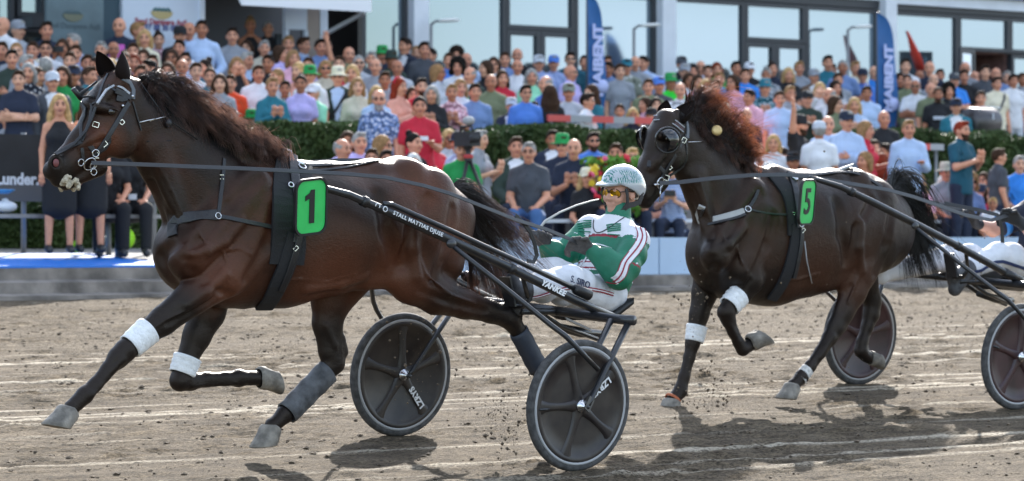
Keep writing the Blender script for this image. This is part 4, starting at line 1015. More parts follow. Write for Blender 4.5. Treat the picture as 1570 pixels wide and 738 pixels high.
    H.ring('collar_ring', 333, 332, .016, M_STEEL, .003); H.buckle(425, 350, .04, .012, M_STEEL, 0); H.buckle(339, 272, .02, .02, M_STEEL, 0)
    p, n = H.hit(300, 332, .013); M = frame_matrix(p, Vector((CC,-SS,0)) , Vector((0,0,1)))
    # saddle pad, saddle and girth
    H.strap('saddle_pad', [(452,246),(448,268),(443,300),(441,340),(442,375),(438,405)], .20, M_PADBLK, .012, .004)
    H.strap('girth', [(452,360),(444,385),(437,410),(424,438),(412,462),(404,470)], .10, M_PADBLK, .012, .012)
    H.strap('saddle_strap', [(446,243),(448,262),(451,285),(455,320),(456,350),(452,372)], .05, L, .012, .018)
    H.strap('saddle_strap', [(455,365),(448,392),(438,420),(428,442)], .035, L, .010, .024)
    H.ring('saddle_ring', 443, 288, .014, M_STEEL, .004, .03); H.ring('saddle_ring', 460, 262, .02, M_STEEL, .004, .03)
    for k, q in enumerate(((449,380),)): H.buckle(*q, .024, .016, M_STEEL, .8, .034)
    b = MB(); b.tube([P(432,236,-.03),P(436,228,-.03),P(446,232,-.03),P(448,242,-.05)], .006, 6); b.tube([P(440,238,-.05),P(456,248,-.10),P(466,252,-.14)], .009, 7); b.build('saddle_hook', M_STEEL, H.root)
    # back strap to the tail
    H.strap('back_strap', [(470,255),(500,254),(530,252),(556,250),(580,247)], .022, L, .006)
    H.strap('back_strap', [(456,262),(490,262),(520,259),(550,254),(575,248)], .012, L, .005)
    # number plate hung on the saddle side
    o = P(476, 317, -.40); M = frame_matrix(o, (1, .1, .10), (-.09, -.16, 1))
    def rrect(w_, h_, r, n=5):
        return [(sx*(w_/2-r) + r*math.cos(a), sy*(h_/2-r) + r*math.sin(a)) for sx, sy, a0 in ((1,1,0),(-1,1,90),(-1,-1,180),(1,-1,270)) for a in [R(a0 + 90*i/n) for i in range(n+1)]]
    pl = MB().prism(rrect(.208,.282,.05), M, -.004, .004).build('number_plate', M_PLATE, H.root)
    outer, inner = rrect(.220,.294,.055), rrect(.196,.270,.046); b = MB(); n_ = len(outer)
    vs = [M @ Vector((x, y, z)) for z in (-.007, .010) for x, y in outer] + [M @ Vector((x, y, z)) for z in (-.007, .010) for x, y in inner]
    fs = []
    for i in range(n_):
        j = (i+1) % n_; fs += [(i, j, n_+j, n_+i), (2*n_+j, 2*n_+i, 3*n_+i, 3*n_+j), (n_+i, n_+j, 3*n_+j, 3*n_+i), (j, i, 2*n_+i, 2*n_+j)]
    b.add(vs, fs); b.build('plate_rim', M_PRINT, pl, True)
    M2 = M.copy(); M2.translation = M @ Vector((0, 0, .006))
    MB().prism([(-.013,-.085),(.022,-.085),(.022,.088),(-.005,.088),(-.013,.072),(-.042,.058),(-.042,.032),(-.013,.044)], M2, 0, .002).build('digit', M_PRINT, pl)
    return H
make_h1()
H5 = Horse(15.485, 'race_horse', 'black brown trotting horse behind wearing blinkers and green number 5 plate',
           coat('dark_coat', (.0072, .0048, .0042), (.034, .0140, .0086)))
H5.base_px = (1220, 640)
def sculpt5(F):
    P = H5.P; NF, FF, NH, FH = -.13, .13, -.14, .14; K = 236.0
    def node(px, t, b, wd): return P(px, (t+b)/2), (wd, (b-t)/2/K)
    T = [node(*a) for a in ((1103,334,446,.19),(1132,288,464,.22),(1180,264,468,.245),(1228,270,455,.27),(1275,268,440,.265),(1318,268,428,.25),(1347,284,418,.20))]
    F.chain([t[0] for t in T], [t[1] for t in T], .05)
    F.chain([P(1150,276),P(1185,268),P(1230,276),P(1270,274),P(1300,272),P(1340,286)], [(.05,.05),(.055,.05),(.09,.05),(.10,.05),(.12,.05),(.08,.05)], .06)
    N = [(P(1046,214),(.088,.13)),(P(1066,248),(.085,.172)),(P(1092,284),(.10,.225)),(P(1118,322),(.14,.27)),(P(1140,350),(.18,.28))]
    F.chain([a for a, r in N], [r for a, r in N], .05)
    F.chain([P(1052,186),P(1086,216),P(1122,240),P(1160,268)], [(.03,.03),(.032,.04),(.035,.045),(.04,.05)], .05)
    for o in (-1, 1):
        F.seg(P(1068,270,.075*o), P(1092,375,.10*o), (.03,.05), (.045,.06), .05)
        F.seg(P(1155,296,.13*o), P(1098,392,.17*o), (.07,.10), (.09,.11), .05)
        F.seg(P(1170,335,.17*o), P(1138,412,.17*o), (.07,.11), (.07,.10), .05)
        F.ell(P(1096,390,.085*o), (.08,.08,.13), .08)
    Hn = [(P(1030,196),(.085,.115)),(P(1019,226),(.094,.142)),(P(1003,257),(.072,.10)),(P(992,283),(.058,.072)),(P(987,298),(.057,.06))]
    F.chain([a for a, r in Hn], [r for a, r in Hn], .03)
    F.seg(P(1020,180),P(1006,204),(.075,.05),(.085,.04),.03)
    for o in (-1, 1):
        F.ell(P(1034,236,.062*o), (.095,.045,.105), .03)
        F.seg(P(1012,208,.085*o), P(1026,212,.083*o), .026, .022, .02)
        F.seg(P(1018,238,.088*o), P(1004,256,.066*o), .014, .012, .02)
        F.ell(P(984,290,.042*o), (.043,.026,.045), .015)
        F.ell(P(984,290,.066*o), (.022,.022,.028), .008, sub=True)
    F.ell(P(984,302), (.045,.05,.045), .02); F.ell(P(988,312), (.045,.038,.03), .015)
    F.seg(P(992,312),P(1014,280),(.03,.03),(.05,.05),.02)
    for o in (-1, 1): F.seg(P(1036,182,.055*o), P(1038,172,.055*o), .024, .02, .015)
    # near fore, knee raised
    L = [(P(1142,402,NF-.02),(.09,.12)),(P(1150,428,NF-.02),(.075,.10)),(P(1138,447,NF),(.06,.08)),(P(1124,461,NF),(.052,.062)),(P(1113,479,NF),(.05,.056)),
         (P(1117,491,NF),(.042,.046)),(P(1124,509,NF),(.032,.037)),(P(1132,525,NF),(.032,.036)),(P(1139,535,NF),(.039,.044)),(P(1147,531,NF),(.034,.036)),(P(1152,528,NF),(.04,.04))]
    F.chain([a for a, r in L], [r for a, r in L], .02)
    # far fore, standing on the track
    L = [(P(1090,405,FF),(.09,.12)),(P(1080,450,FF),(.072,.088)),(P(1072,482,FF),(.055,.068)),(P(1066,510,FF),(.05,.056)),(P(1062,526,FF),(.045,.048)),
         (P(1057,548,FF),(.033,.038)),(P(1049,578,FF),(.033,.037)),(P(1043,600,FF),(.040,.045)),(P(1036,608,FF),(.036,.038)),(P(1031,614,FF),(.042,.042))]
    F.chain([a for a, r in L], [r for a, r in L], .02)
    # far hind, lifted behind
    L = [(P(1322,320,FH),(.11,.16)),(P(1318,390,FH),(.10,.15)),(P(1326,430,FH),(.07,.10)),(P(1338,462,FH),(.05,.064)),(P(1336,482,FH),(.046,.06)),
         (P(1330,500,FH),(.036,.043)),(P(1322,524,FH),(.034,.04)),(P(1320,538,FH),(.04,.044)),(P(1326,545,FH),(.035,.036)),(P(1331,548,FH),(.042,.042))]
    F.chain([a for a, r in L], [r for a, r in L], .025)
    # near hind, coming forward
    L = [(P(1345,310,NH+.02),(.11,.15)),(P(1338,360,NH),(.115,.19)),(P(1318,410,NH),(.095,.15)),(P(1308,446,NH),(.072,.105)),(P(1293,478,NH),(.055,.08)),(P(1281,502,NH),(.048,.066)),(P(1272,518,NH),(.043,.052)),
         (P(1258,540,NH),(.035,.041)),(P(1242,562,NH),(.034,.039)),(P(1229,578,NH),(.04,.045)),(P(1222,585,NH),(.035,.036)),(P(1217,590,NH),(.042,.042))]
    F.chain([a for a, r in L], [r for a, r in L], .02)
    F.seg(P(1297,488,NH),P(1291,504,NH),.024,.026,.025)
    F.seg(P(1362,330,NH+.03), P(1352,395,NH+.01), (.08,.10), (.07,.09), .05)
    F.seg(P(1320,282,-.12),P(1326,306,-.15),.07,.06,.05)
    F.seg(P(1262,434,-.12),P(1300,425,-.13),(.05,.05),(.05,.06),.06)
    F.seg(P(1358,296),P(1368,306),.035,.03,.03)
H5.sculpt = sculpt5
_p = H5.P
H5.black_at = [(_p(1120,490,-.13),.3,.5),(_p(1055,550,.13),.35,.5),(_p(1330,520,.14),.3,.5),(_p(1250,550,-.14),.3,.5),(_p(985,300,0),.1,.25),(_p(1015,230,0),.1,.3)]
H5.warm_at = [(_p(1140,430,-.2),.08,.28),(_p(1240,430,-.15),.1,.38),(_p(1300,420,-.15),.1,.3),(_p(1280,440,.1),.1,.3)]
H5.strokes = [('g',.024,[(1164,296),(1130,338),(1102,380)]),('g',.026,[(1186,330),(1176,375),(1156,418)]),('g',.020,[(1062,295),(1078,335),(1090,365)]),
  ('g',.028,[(1282,310),(1290,360),(1298,402)]),('g',.024,[(1366,325),(1358,375),(1342,420)]),('g',.022,[(1336,308),(1312,352),(1302,396)]),('g',.016,[(1306,440),(1292,476)]),('g',.014,[(1150,430),(1132,452)]),('g',.02,[(1096,410),(1090,440)]),
  ('r',.02,[(1092,385),(1118,375),(1142,350)]),('r',.02,[(1320,340),(1318,380),(1322,415)]),('r',.016,[(1016,232),(1006,246),(996,258)]),
  ('v',.0085,[(1100,345),(1112,370),(1130,380),(1138,405)]),('v',.0085,[(1200,430),(1225,428),(1255,420)]),('v',.0085,[(1318,380),(1318,420),(1300,465)]),('v',.008,[(1070,270),(1082,310),(1092,345)]),('v',.008,[(1145,415),(1140,440)]),('r',.012,[(1278,515),(1258,548)]),('r',.011,[(1120,500),(1132,524)])]
def make_h5():
    H = H5; P = H.P; NF, FF, NH, FH = -.13, .13, -.14, .14
    lo = (P(972,300)[0]-.18, H.yc-.46, track_z(14.8)-.02); hi = (P(1385,330)[0]+.25, H.yc+.46, 2.35)
    H.build_body(lo, hi, .0088)
    H.ear(P(1040,186,-.055), P(1063,154,-.05), (-.5,-.3,.4), .058, H.coat)
    H.ear(P(1018,180,.06), P(1022,154,.07), (-.8,-.55,.1), .046, H.coat)
    p, n = H.hit(1024, 213, -.006); MB().ball(p, (.021,.019,.019), 14, 10).build('eye', M_EYE, H.root)
    # blinker cups: a ring round the eye and a half dome behind it
    M_BL = mat('blinker_leather', (.012,.012,.014), .16, coat=.6)
    for (cx, cy, o) in ((1024, 215, -.118), (989, 213, .118)):
        c = Vector(P(cx, cy, o)); s_ = -1 if o < 0 else 1
        M = frame_matrix(c, (.80, .45*s_*-1*-1, .25), (-.25, 0, .95)); z = M.to_3x3() @ Vector((0,0,1))
        if z.y*s_ < 0: M = M @ Matrix.Rotation(math.pi, 4, 'Y'); fl = -1
        else: fl = 1
        b = MB(); vs, fs, U, V = [], [], 8, 16
        for l_ in (0, 1):
            for i in range(U+1):
                for k in range(V+1):
                    a = -math.pi*.62 + math.pi*1.24*k/V; r = (.074 - .004*l_)*math.sin(math.pi/2*(1-i/U)); h_ = (.060 - .004*l_)*math.sin(math.pi/2*i/U)
                    vs.append(M @ Vector((fl*r*math.cos(a), r*math.sin(a), h_)))
        nn = (U+1)*(V+1)
        for l_ in (0, 1):
            for i in range(U):
                for k in range(V): fs.append([l_*nn+i*(V+1)+k, l_*nn+i*(V+1)+k+1, l_*nn+(i+1)*(V+1)+k+1, l_*nn+(i+1)*(V+1)+k])
        b.add(vs, fs, True); b.build('blinker', M_BL, H.root)
        MB().tube([M @ Vector((.080*math.cos(a), .080*math.sin(a), 0)) for a in np.linspace(0, 2*math.pi, 24)], .007, 7, False).build('blinker_ring', M_BL, H.root)
    H.cuff('bandage', P(1133,452,NF), P(1118,470,NF), (.068,.084), (.064,.074), M_WHITE, wrinkle=.003)
    H.cuff('bandage', P(1069,500,FF), P(1064,524,FF), (.064,.074), (.058,.064), M_WHITE)
    H.cuff('white_sock', P(1238,567,NH), P(1226,582,NH), (.041,.047), (.043,.048), mat('white_hair', (.55,.53,.50), .8, noise=.25, nscale=60), wrinkle=.001)
    H.cuff('hoof_band', P(1033,610,FF), P(1031,613.5,FF), (.050,.052), (.053,.055), mat('orange_band', (.42,.12,.05), .7))
    H.hoof(P(1150,527,NF), (.80,0,-.55), (.55,-.25,.80), M_HOOF, 1.2)
    H.hoof(P(1031,613,FF), (-1,0,0), (0,0,-1), M_HOOF, 1.2)
    H.hoof(P(1333,549,FH), (.3,0,-.95), (.95,0,.3), M_HOOF, .95)
    H.hoof(P(1216,590,NH), (-.98,0,.12), (-.12,0,-.98), M_HOOF, 1.12)
    mm = hair_mat('red_mane', (.022,.010,.008), (.80,.44,.27), .75)
    crest = [P(1050,184,-.01),P(1070,202,-.02),P(1095,220,-.02),P(1122,238,-.02),P(1148,256,-.02)]
    H.strands('mane', crest, [P(1092,148,-.02),P(1118,160,-.05),P(1146,186,-.08),P(1160,215,-.08),P(1166,248,-.08)], 3200, mm, .0018, .07, .0, .6, 7, 11, .09)
    H.strands('mane', crest, [P(1085,205,-.10),P(1105,224,-.12),P(1130,244,-.13),P(1148,258,-.13),P(1166,266,-.11)], 800, MATS['mane_hair'], .0026, .03, .01, .4, 6, 12, .03)
    H.strands('forelock', [P(1044,178,-.04),P(1034,178,0),P(1026,178,.05)], [P(1030,184,-.04),P(1022,184,0),P(1016,184,.04)], 200, MATS['mane_hair'], .002, .012, .01, .4, 5, 13, .02)
    H.strands('tail', [P(1362,290,0),P(1370,306,0)], [P(1418,330,-.05),P(1436,368,-.03),P(1440,408,0),P(1408,412,.03)], 1800, hair_mat('black_tail', (.008,.007,.007), (.03,.022,.02), .3), .0026, .06, .04, .5, 9, 15, .12)
    H.strands('tail', [P(1362,290,0),P(1370,306,0)], [P(1432,350,-.03),P(1436,400,0),P(1416,420,.02)], 700, MATS['black_tail'], .0028, .06, .04, .4, 9, 16, .16)
    L = M_LEATHER
    H.strap('browband', [(1003,182),(1014,178),(1026,181),(1038,189),(1047,199)], .034, mat('maroon_band', (.05,.018,.02), .45), .006)
    H.strap('browband_edge', [(1004,179),(1014,175),(1026,178),(1038,186),(1048,196)], .006, M_SILVER, .010)
    H.strap('browband_edge', [(1003,186),(1014,182),(1026,185),(1037,193),(1046,203)], .006, M_SILVER, .010)
    H.strap('crown_strap', [(1053,212),(1055,200),(1054,190),(1050,182)], .022, MATS['grey_strap'], .008)
    H.strap('cheek_strap', [(1048,210),(1043,225),(1035,240),(1026,254),(1018,266),(1011,278)], .024, L, .007)
    H.strap('noseband', [(981,236),(990,240),(1000,246),(1010,256),(1018,264)], .026, L, .006)
    H.strap('hood_edge', [(1050,206),(1052,226),(1052,246),(1046,264),(1034,274),(1022,276)], .014, L, .006)
    H.ring('bit_ring', 1010, 280, .034, M_STEEL, .005); H.buckle(1018, 271, .03, .03, M_STEEL, -.4, .02); H.buckle(1046, 216, .026, .03, M_STEEL, -.5, .014); H.buckle(1026, 256, .02, .02, M_STEEL, .8, .012)
    b = MB(); p, n = H.hit(1010, 282, .015); b.tube([p + Vector((-.07,-.02,-.005)), p], .008, 8); b.tube([p, p + Vector((-.01,0,-.11))], .004, 6); b.build('bit_bar', M_STEEL, H.root)
    b = MB(); p, n = H.hit(1054, 218, .008); q, n = H.hit(1080, 218, .012); b.tube([p, q], .003, 5); b.build('ear_plug_cord', M_STEEL, H.root)
    p, n = H.hit(1091, 208, .02)
    M = Vector((-.5,-.85,.15)).to_track_quat('Z', 'Y').to_matrix().to_4x4(); M.translation = p + Vector((-.02,-.05,.02))
    MB().lathe([(0,.012),(.020,.012),(.033,.006),(.035,0),(.033,-.006),(0,-.008)], M, 18).build('ear_plug_disc', mat('brass', (.55,.40,.18), .4, .5), H.root)
    H.strap('breast_collar', [(1059,328),(1062,338),(1072,342),(1095,338),(1118,332),(1140,325)], .045, mat('pale_collar', (.36,.36,.35), .7), .010, .004)
    H.strap('breast_collar', [(1060,333),(1064,344),(1076,347),(1098,343),(1122,337),(1142,330)], .018, L, .012, .006)
    H.strap('collar_strap', [(1142,326),(1152,315),(1158,306),(1164,290),(1165,278),(1162,268)], .022, L, .007)
    H.strap('collar_strap', [(1150,322),(1175,328),(1200,330),(1222,328)], .012, L, .005)
    H.ring('collar_ring', 1146, 322, .02, M_STEEL, .004); H.buckle(1212, 328, .05, .014, M_STEEL, 0)
    H.strap('saddle_pad', [(1186,268),(1194,278),(1206,292),(1214,310),(1218,340),(1218,362)], .12, M_PADBLK, .012, .004)
    H.strap('girth', [(1220,345),(1218,372),(1212,398),(1204,424),(1192,446),(1182,458)], .085, M_PADBLK, .012, .010)
    H.strap('saddle_strap', [(1208,268),(1214,280),(1218,300),(1222,330),(1222,350)], .05, L, .012, .018)
    H.strap('saddle_strap', [(1226,348),(1225,375),(1220,400),(1214,425)], .03, L, .010, .022)
    for q in ((1226,354),): H.buckle(*q, .028, .018, M_STEEL, .9, .034)
    H.ring('saddle_ring', 1214, 276, .024, M_STEEL, .006, .03); H.ring('saddle_ring', 1224, 345, .018, M_STEEL, .004, .03)
    b = MB(); b.tube([P(1196,264,-.03),P(1200,258,-.03),P(1206,262,-.04),P(1208,270,-.06)], .009, 7); b.tube([P(1200,266,-.05),P(1216,272,-.12),P(1222,276,-.18)], .011, 8); b.build('saddle_hook', M_STEEL, H.root)
    b = MB(); p, n = H.hit(1229, 370, .03); q, n = H.hit(1234, 400, .02); r_, n = H.hit(1242, 432, .02); b.tube([p, q, r_], .004, 6); b.build('hanging_cord', mat('pale_cord', (.35,.36,.38), .7), H.root)
    H.strap('back_strap', [(1218,268),(1245,270),(1270,266),(1295,264),(1315,266),(1338,278),(1352,288)], .026, L, .008)
    b = MB(); b.tube([P(1225,266,-.05), P(1262,266,-.05), P(1285,262,-.05), P(1300,256,-.04), P(1308,252,-.03)], [.012,.014,.018,.016,.008], 8, flat=.7); b.build('overcheck_hook', mat('pale_harness', (.30,.30,.30), .6), H.root)
    o = P(1237, 310, -.42); M = frame_matrix(o, (1, .42, .02), (-.02, -.12, 1))
    def rrect(w_, h_, r, n=5):
        return [(sx*(w_/2-r) + r*math.cos(a), sy*(h_/2-r) + r*math.sin(a)) for sx, sy, a0 in ((1,1,0),(-1,1,90),(-1,-1,180),(1,-1,270)) for a in [R(a0 + 90*i/n) for i in range(n+1)]]
    pl = MB().prism(rrect(.232,.280,.05), M, -.004, .004).build('number_plate', M_PLATE, H.root)
    outer, inner = rrect(.244,.292,.055), rrect(.222,.270,.046); b = MB(); n_ = len(outer)
    vs = [M @ Vector((x, y, z)) for z in (-.007, .010) for x, y in outer] + [M @ Vector((x, y, z)) for z in (-.007, .010) for x, y in inner]
    fs = []
    for i in range(n_):
        j = (i+1) % n_; fs += [(i, j, n_+j, n_+i), (2*n_+j, 2*n_+i, 3*n_+i, 3*n_+j), (n_+i, n_+j, 3*n_+j, 3*n_+i), (j, i, 2*n_+i, 2*n_+j)]
    b.add(vs, fs); b.build('plate_rim', M_PRINT, pl, True)
    M2 = M.copy(); M2.translation = M @ Vector((0, -.004, .006))
    put_text('5', .235, M2, M_PRINT, pl, 'digit', bold=.003)
make_h5()
# ------------------------------------------------------------------ racing sulkies
M_CARBON = mat('black_carbon', (.016, .017, .020), .32, noise=.25, nscale=12, coat=.2)
M_TYRE = mat('tyre_rubber', (.060, .058, .058), .85, noise=.4, nscale=30, bump=.3, bscale=120)
M_RIMLINE = mat('rim_line', (.36, .36, .37), .5)
BANK = math.atan(.075)
def make_wheel(root, c, disc_m, phase, y_out, text=None, text_spoke=0):
    'c: hub centre; the wheel stands square to the banked track'
    ax = Vector((0, -math.cos(BANK), -math.sin(BANK)))*y_out          # outward
    xx = Vector((1, 0, 0))*y_out; M = frame_matrix(c, xx, ax.cross(xx))
    Rr = .352
    wheel = MB().lathe([(Rr-.042,.016),(Rr-.030,.022),(Rr-.014,.023),(Rr-.004,.014),(Rr,0),(Rr-.004,-.014),(Rr-.014,-.023),(Rr-.030,-.022),(Rr-.042,-.016)], M, 56, True).build('wheel', M_TYRE, root)
    MB().lathe([(Rr-.052,.020),(Rr-.044,.0245),(Rr-.038,.0245),(Rr-.034,.020),(Rr-.034,-.020),(Rr-.044,-.0245),(Rr-.052,-.02)], M, 56).build('rim', M_RIMLINE, wheel)
    b = MB(); b.lathe([(.0,.011),(.20,.010),(.262,.010),(.272,.018),(.288,.024),(.302,.022),(.306,.018),(.306,-.018),(.302,-.022),(.288,-.024),(.272,-.018),(.262,-.010),(0,-.011)], M, 56)
    for sd in (1, -1):
        for k in range(5):
            a = phase + 2*math.pi*k/5
            d = Vector((math.cos(a), math.sin(a), 0)); e = Vector((-math.sin(a), math.cos(a), 0))
            vs, fs, S = [], [], 7
            for i in range(S):
                t = i/(S-1); r = .02 + .262*t; wd = .034*(1-.35*math.sin(math.pi*t)) + .018*max(0, t-.8)/.2 + .012*max(0, .2-t)/.2; h = .026 - .006*t
                for u, hh in ((-1, .008), (-.72, h*.9), (-.3, h), (.3, h), (.72, h*.9), (1, .008)):
                    vs.append(M @ (d*r + e*(u*wd) + Vector((0, 0, sd*hh))))
            for i in range(S-1):
                for j in range(5):
                    q = (i*6+j, i*6+j+1, i*6+j+7, i*6+j+6); fs.append(q if sd > 0 else q[::-1])
            b.add(vs, fs, True)
    b.build('wheel_disc', disc_m, wheel)
    for sd in (1, -1):
        Md = M @ Matrix.Rotation(math.pi if sd < 0 else 0, 4, 'X')
        MB().lathe([(0,.062),(.010,.062),(.012,.050),(.020,.048),(.022,.040),(.034,.036),(.036,.024),(.030,.02)], Md, 20).build('hub', M_STEEL, wheel)
    if text:
        a = phase + 2*math.pi*text_spoke/5
        for sd in ([y_out] if False else [1, -1]):
            Mt = M @ Matrix.Rotation(a, 4, 'Z') @ Matrix.Translation((.165, 0, .0275)) if sd > 0 else \
                 M @ Matrix.Rotation(math.pi, 4, 'X') @ Matrix.Rotation(-a, 4, 'Z') @ Matrix.Translation((.165, 0, .0275))
            put_text(text, .050, Mt @ Matrix.Rotation(math.pi, 4, 'Z'), M_LETTER, wheel, 'wheel_lettering', bold=.002, space=1.05, depth=.001)
    b = MB(); Mv = M @ Matrix.Rotation(phase + 2.55, 4, 'Z'); b.tube([Mv @ Vector((.288,0,.022)), Mv @ Vector((.25,0,.026)), Mv @ Vector((.225,0,.028))], [.007,.007,.005], 7); b.build('tyre_valve', M_CARBON, wheel)
    return wheel
def make_sulky(name, label, near_px, far_px, yn, yf, disc_m, lettering, sh, phases, Sh):
    'sh maps photo-1 pixels and a side offset to world points of this sulky'
    cn, cf = Vector(at(*near_px, yn)), Vector(at(*far_px, yf)); yc = (yn+yf)/2
    base = (cn + cf)/2; base.z = track_z(yc)
    root = empty(name, base, label, 'sulky', 'racing sulkies')
    tx = 'LZRYS' if lettering else None; make_wheel(root, cn, disc_m, phases[0], 1, tx, phases[2]); make_wheel(root, cf, disc_m, phases[1], -1, tx, phases[3])
    W = yn - yc                                                    # negative: near side
    # shafts
    near = [Sh(470,281,-.34), Sh(505,291,-.36), Sh(535,299,-.37), Sh(600,327,-.39), Sh(690,368,-.42), Sh(790,415,-.45), Sh(880,460,-.48), Sh(945,489,-.50)]
    def mirror(p): return np.array([p[0], 2*yc - p[1], p[2] + 2*(yc-p[1])*math.tan(BANK)*.9])
    for side, L in (('n', near), ('f', [mirror(p) for p in near])):
        s1 = MB().tube(L, [.014,.018,.02,.024,.025,.025,.025,.024], 12).build('shaft', M_CARBON, root)
        if not lettering: MB().tube([Vector(L[6]), Vector(L[6])+(Vector(L[7])-Vector(L[6]))*.5], .03, 12).build('shaft_sleeve', M_LEATHER, s1)
        up = [Vector(L[3]) + (Vector(L[2])-Vector(L[3]))*.2, L[3], L[4], L[5], L[6]]
        offs = [Vector((0, -.004, .030)), Vector((0,-.004,.045)), Vector((0,0,.05)), Vector((0,0,.055)), Vector((.02,0,.055))]
        if lettering: MB().tube([Vector(p)+o for p, o in zip(up, offs)], .014, 10).build('shaft_spring', M_CARBON, s1)
        e = Vector(L[6]) + offs[4]; d = (Vector(L[7])-Vector(L[6])).normalized(); lettering and MB().tube([e - d*.02, e + d*.0, e + d*.09, e + d*.10], [.022,.03,.032,.02], 12).build('spring_sleeve', M_LEATHER, s1)
        for t_ in (2.3, 4.9):
            b = MB()
            i = int(t_); p = Vector(L[i])*(1-t_+i) + Vector(L[i+1])*(t_-i); q = p + (Vector(L[i+1])-Vector(L[i])).normalized()*.035
            b.tube([p, q], .029, 12); b.build('shaft_clamp', M_LEATHER, s1)
        if lettering and side == 'n':
            d = (Vector(L[4])-Vector(L[3])); q0 = Vector(L[3]); nrm = Vector((-.35*SS-.3, -CC, .1))
            zax = Vector((SS*-.5, -1, .12)).normalized()
            def place(px, py, size, txt, **k):
                i = 3 if px < 690 else 5; p = Vector(Sh(px, py, (-.40 if px < 690 else -.47)));
                dd = (Vector(L[i+1])-Vector(L[i])).normalized(); n = (zax - dd*zax.dot(dd)).normalized()
                # nearest point on the shaft axis
                t = (p - Vector(L[i])).dot(dd); c = Vector(L[i]) + dd*t + n*.0262
                put_text(txt, size, frame_matrix(c, dd, n.cross(dd)), M_LETTER, s1, 'shaft_lettering', depth=.0015, **k)
            place(636, 346, .030, 'STALL MATTIAS DJUSE', bold=.0004, space=1.12)
            place(844, 443, .042, 'YANKEE', bold=.002, font_shear=.3, space=1.1)
            # horseshoe and ring emblem
            for px, py, opn in ((575, 317, True), (586, 322, False)):
                p = Vector(Sh(px, py, -.385)); dd = (Vector(L[4])-Vector(L[3])).normalized(); t = (p-Vector(L[3])).dot(dd); n = (zax - dd*zax.dot(dd)).normalized()
                dd2 = (Vector(L[3])-Vector(L[2])).normalized(); t2 = (p-Vector(L[2])).dot(dd2)
                c = (Vector(L[2]) + dd2*t2) + n*.026; M = frame_matrix(c, dd2, n.cross(dd2)); b = MB()
                A = np.linspace(-.6, math.pi+.6, 12) if opn else np.linspace(0, 2*math.pi, 14)
                b.tube([M @ Vector((.013*math.cos(a), .013*math.sin(a), .001)) for a in A], .0028, 5); b.build('shaft_emblem', M_LETTER, s1)
    # arch between the wheels and forks down to the hubs
    an, af = Vector(Sh(951, 490, W+.05)), None; af = Vector(mirror(an)) + Vector((0, -.0, 0))
    arch = MB().tube([an + Vector((.02,-.09,-.004)), an, an + (af-an)*.5, af, af + Vector((.02,.09,.004))], .027, 12).build('arch', M_CARBON, root)
    for sgn, A_, c in ((-1, an, cn), (1, af, cf)):
        axo = Vector((0, math.cos(BANK), math.sin(BANK)))*sgn
        for k, dy in ((0, .068), (1, -.070)):
            top = A_ + axo*(.055 if k == 0 else -.05) + Vector((.015 if k == 0 else -.02, 0, -.005)); bot = c + axo*dy + Vector((.004, 0, .0))
            MB().tube([top, top + (bot-top)*.5, bot + (top-bot)*.08, bot], [.021,.019,.017,.016], 10, flat=.75).build('fork', M_CARBON, root)
        b = MB(); b.tube([c + axo*.085, c - axo*.09], .010, 10)
        d_ = (A_ + axo*.055 - (c+axo*.068)).normalized(); b.bar(c + axo*.078 - d_*.02, c + axo*.078 + d_*.06, .042, .006, axo); b.build('axle', M_CARBON, root)
    # stays from shaft to fork
    st = [Sh(690,374,-.43), Sh(770,438,-.58), Sh(845,499,W-.02), Sh(868,516,W-.07), Sh(892,541,W-.10), Sh(917,567,W-.09)]
    MB().tube(st, [.013,.014,.015,.015,.014,.013], 9).build('stay', M_CARBON, root)
    MB().tube([mirror(p) for p in st[:3]] + [mirror(p) for p in st[3:]], .014, 9).build('stay', M_CARBON, root)
    b = MB(); p = Vector(st[0]); b.ball(p + Vector((0,-.012,0)), (.035,.012,.025), 12, 8); b.build('stay_bracket', M_CARBON, root)
    # seat and its carrier
    seat = MB(); s0 = Vector(Sh(895, 474, 0)); s1 = Vector(Sh(935, 470, 0)); vs, fs = [], []
    n_x, n_y = 9, 9
    for l_ in (0, 1):
        for i in range(n_x):
            u = i/(n_x-1)
            for j in range(n_y):
                v = j/(n_y-1)*2-1; w_ = .20*(1 - .45*(1-u)**2)
                vs.append(Vector((s0.x - .16 + .36*u, yc + v*w_, s0.z - .025 + .085*max(0, u-.62)**1.0/.38*1.0 + .02*v*v - .035*l_ + v*w_*math.tan(BANK))))
    nn = n_x*n_y
    for l_ in (0, 1):
        for i in range(n_x-1):
            for j in range(n_y-1):
                q = (l_*nn+i*n_y+j, l_*nn+(i+1)*n_y+j, l_*nn+(i+1)*n_y+j+1, l_*nn+i*n_y+j+1); fs.append(q if l_ == 0 else q[::-1])
    for i in range(n_x-1):
        for j, fl in ((0, 0), (n_y-1, 1)): fs.append((i*n_y+j, nn+i*n_y+j, nn+(i+1)*n_y+j, (i+1)*n_y+j))
    for j in range(n_y-1):
        for i in (0, n_x-1): fs.append((i*n_y+j, i*n_y+j+1, nn+i*n_y+j+1, nn+i*n_y+j))
    seat.add(vs, fs, True).build('seat', M_LEATHER, root)
    b = MB()
    for o in (-.14, .14):
        b.tube([Sh(800,478,o*1.6), Sh(850,478,o*1.3), Sh(905,487,o), Vector(Sh(950,490,o))], .018, 9)
        b.tube([Sh(812,470,o*1.2), Sh(860,500,o), Sh(915,520,o*.8)], .013, 8)
    b.tube([Sh(850,500,0), Sh(890,510,0), Sh(922,512,0)], [.02,.03,.022], 10); b.build('seat_carrier', M_CARBON, root)
    b = MB(); b.bar(Sh(868,489,-.2), Sh(905,506,-.16), .03, .006, (0,-.6,.8)); b.build('carrier_plate', mat('bare_metal', (.42,.40,.37), .5, .6), root)
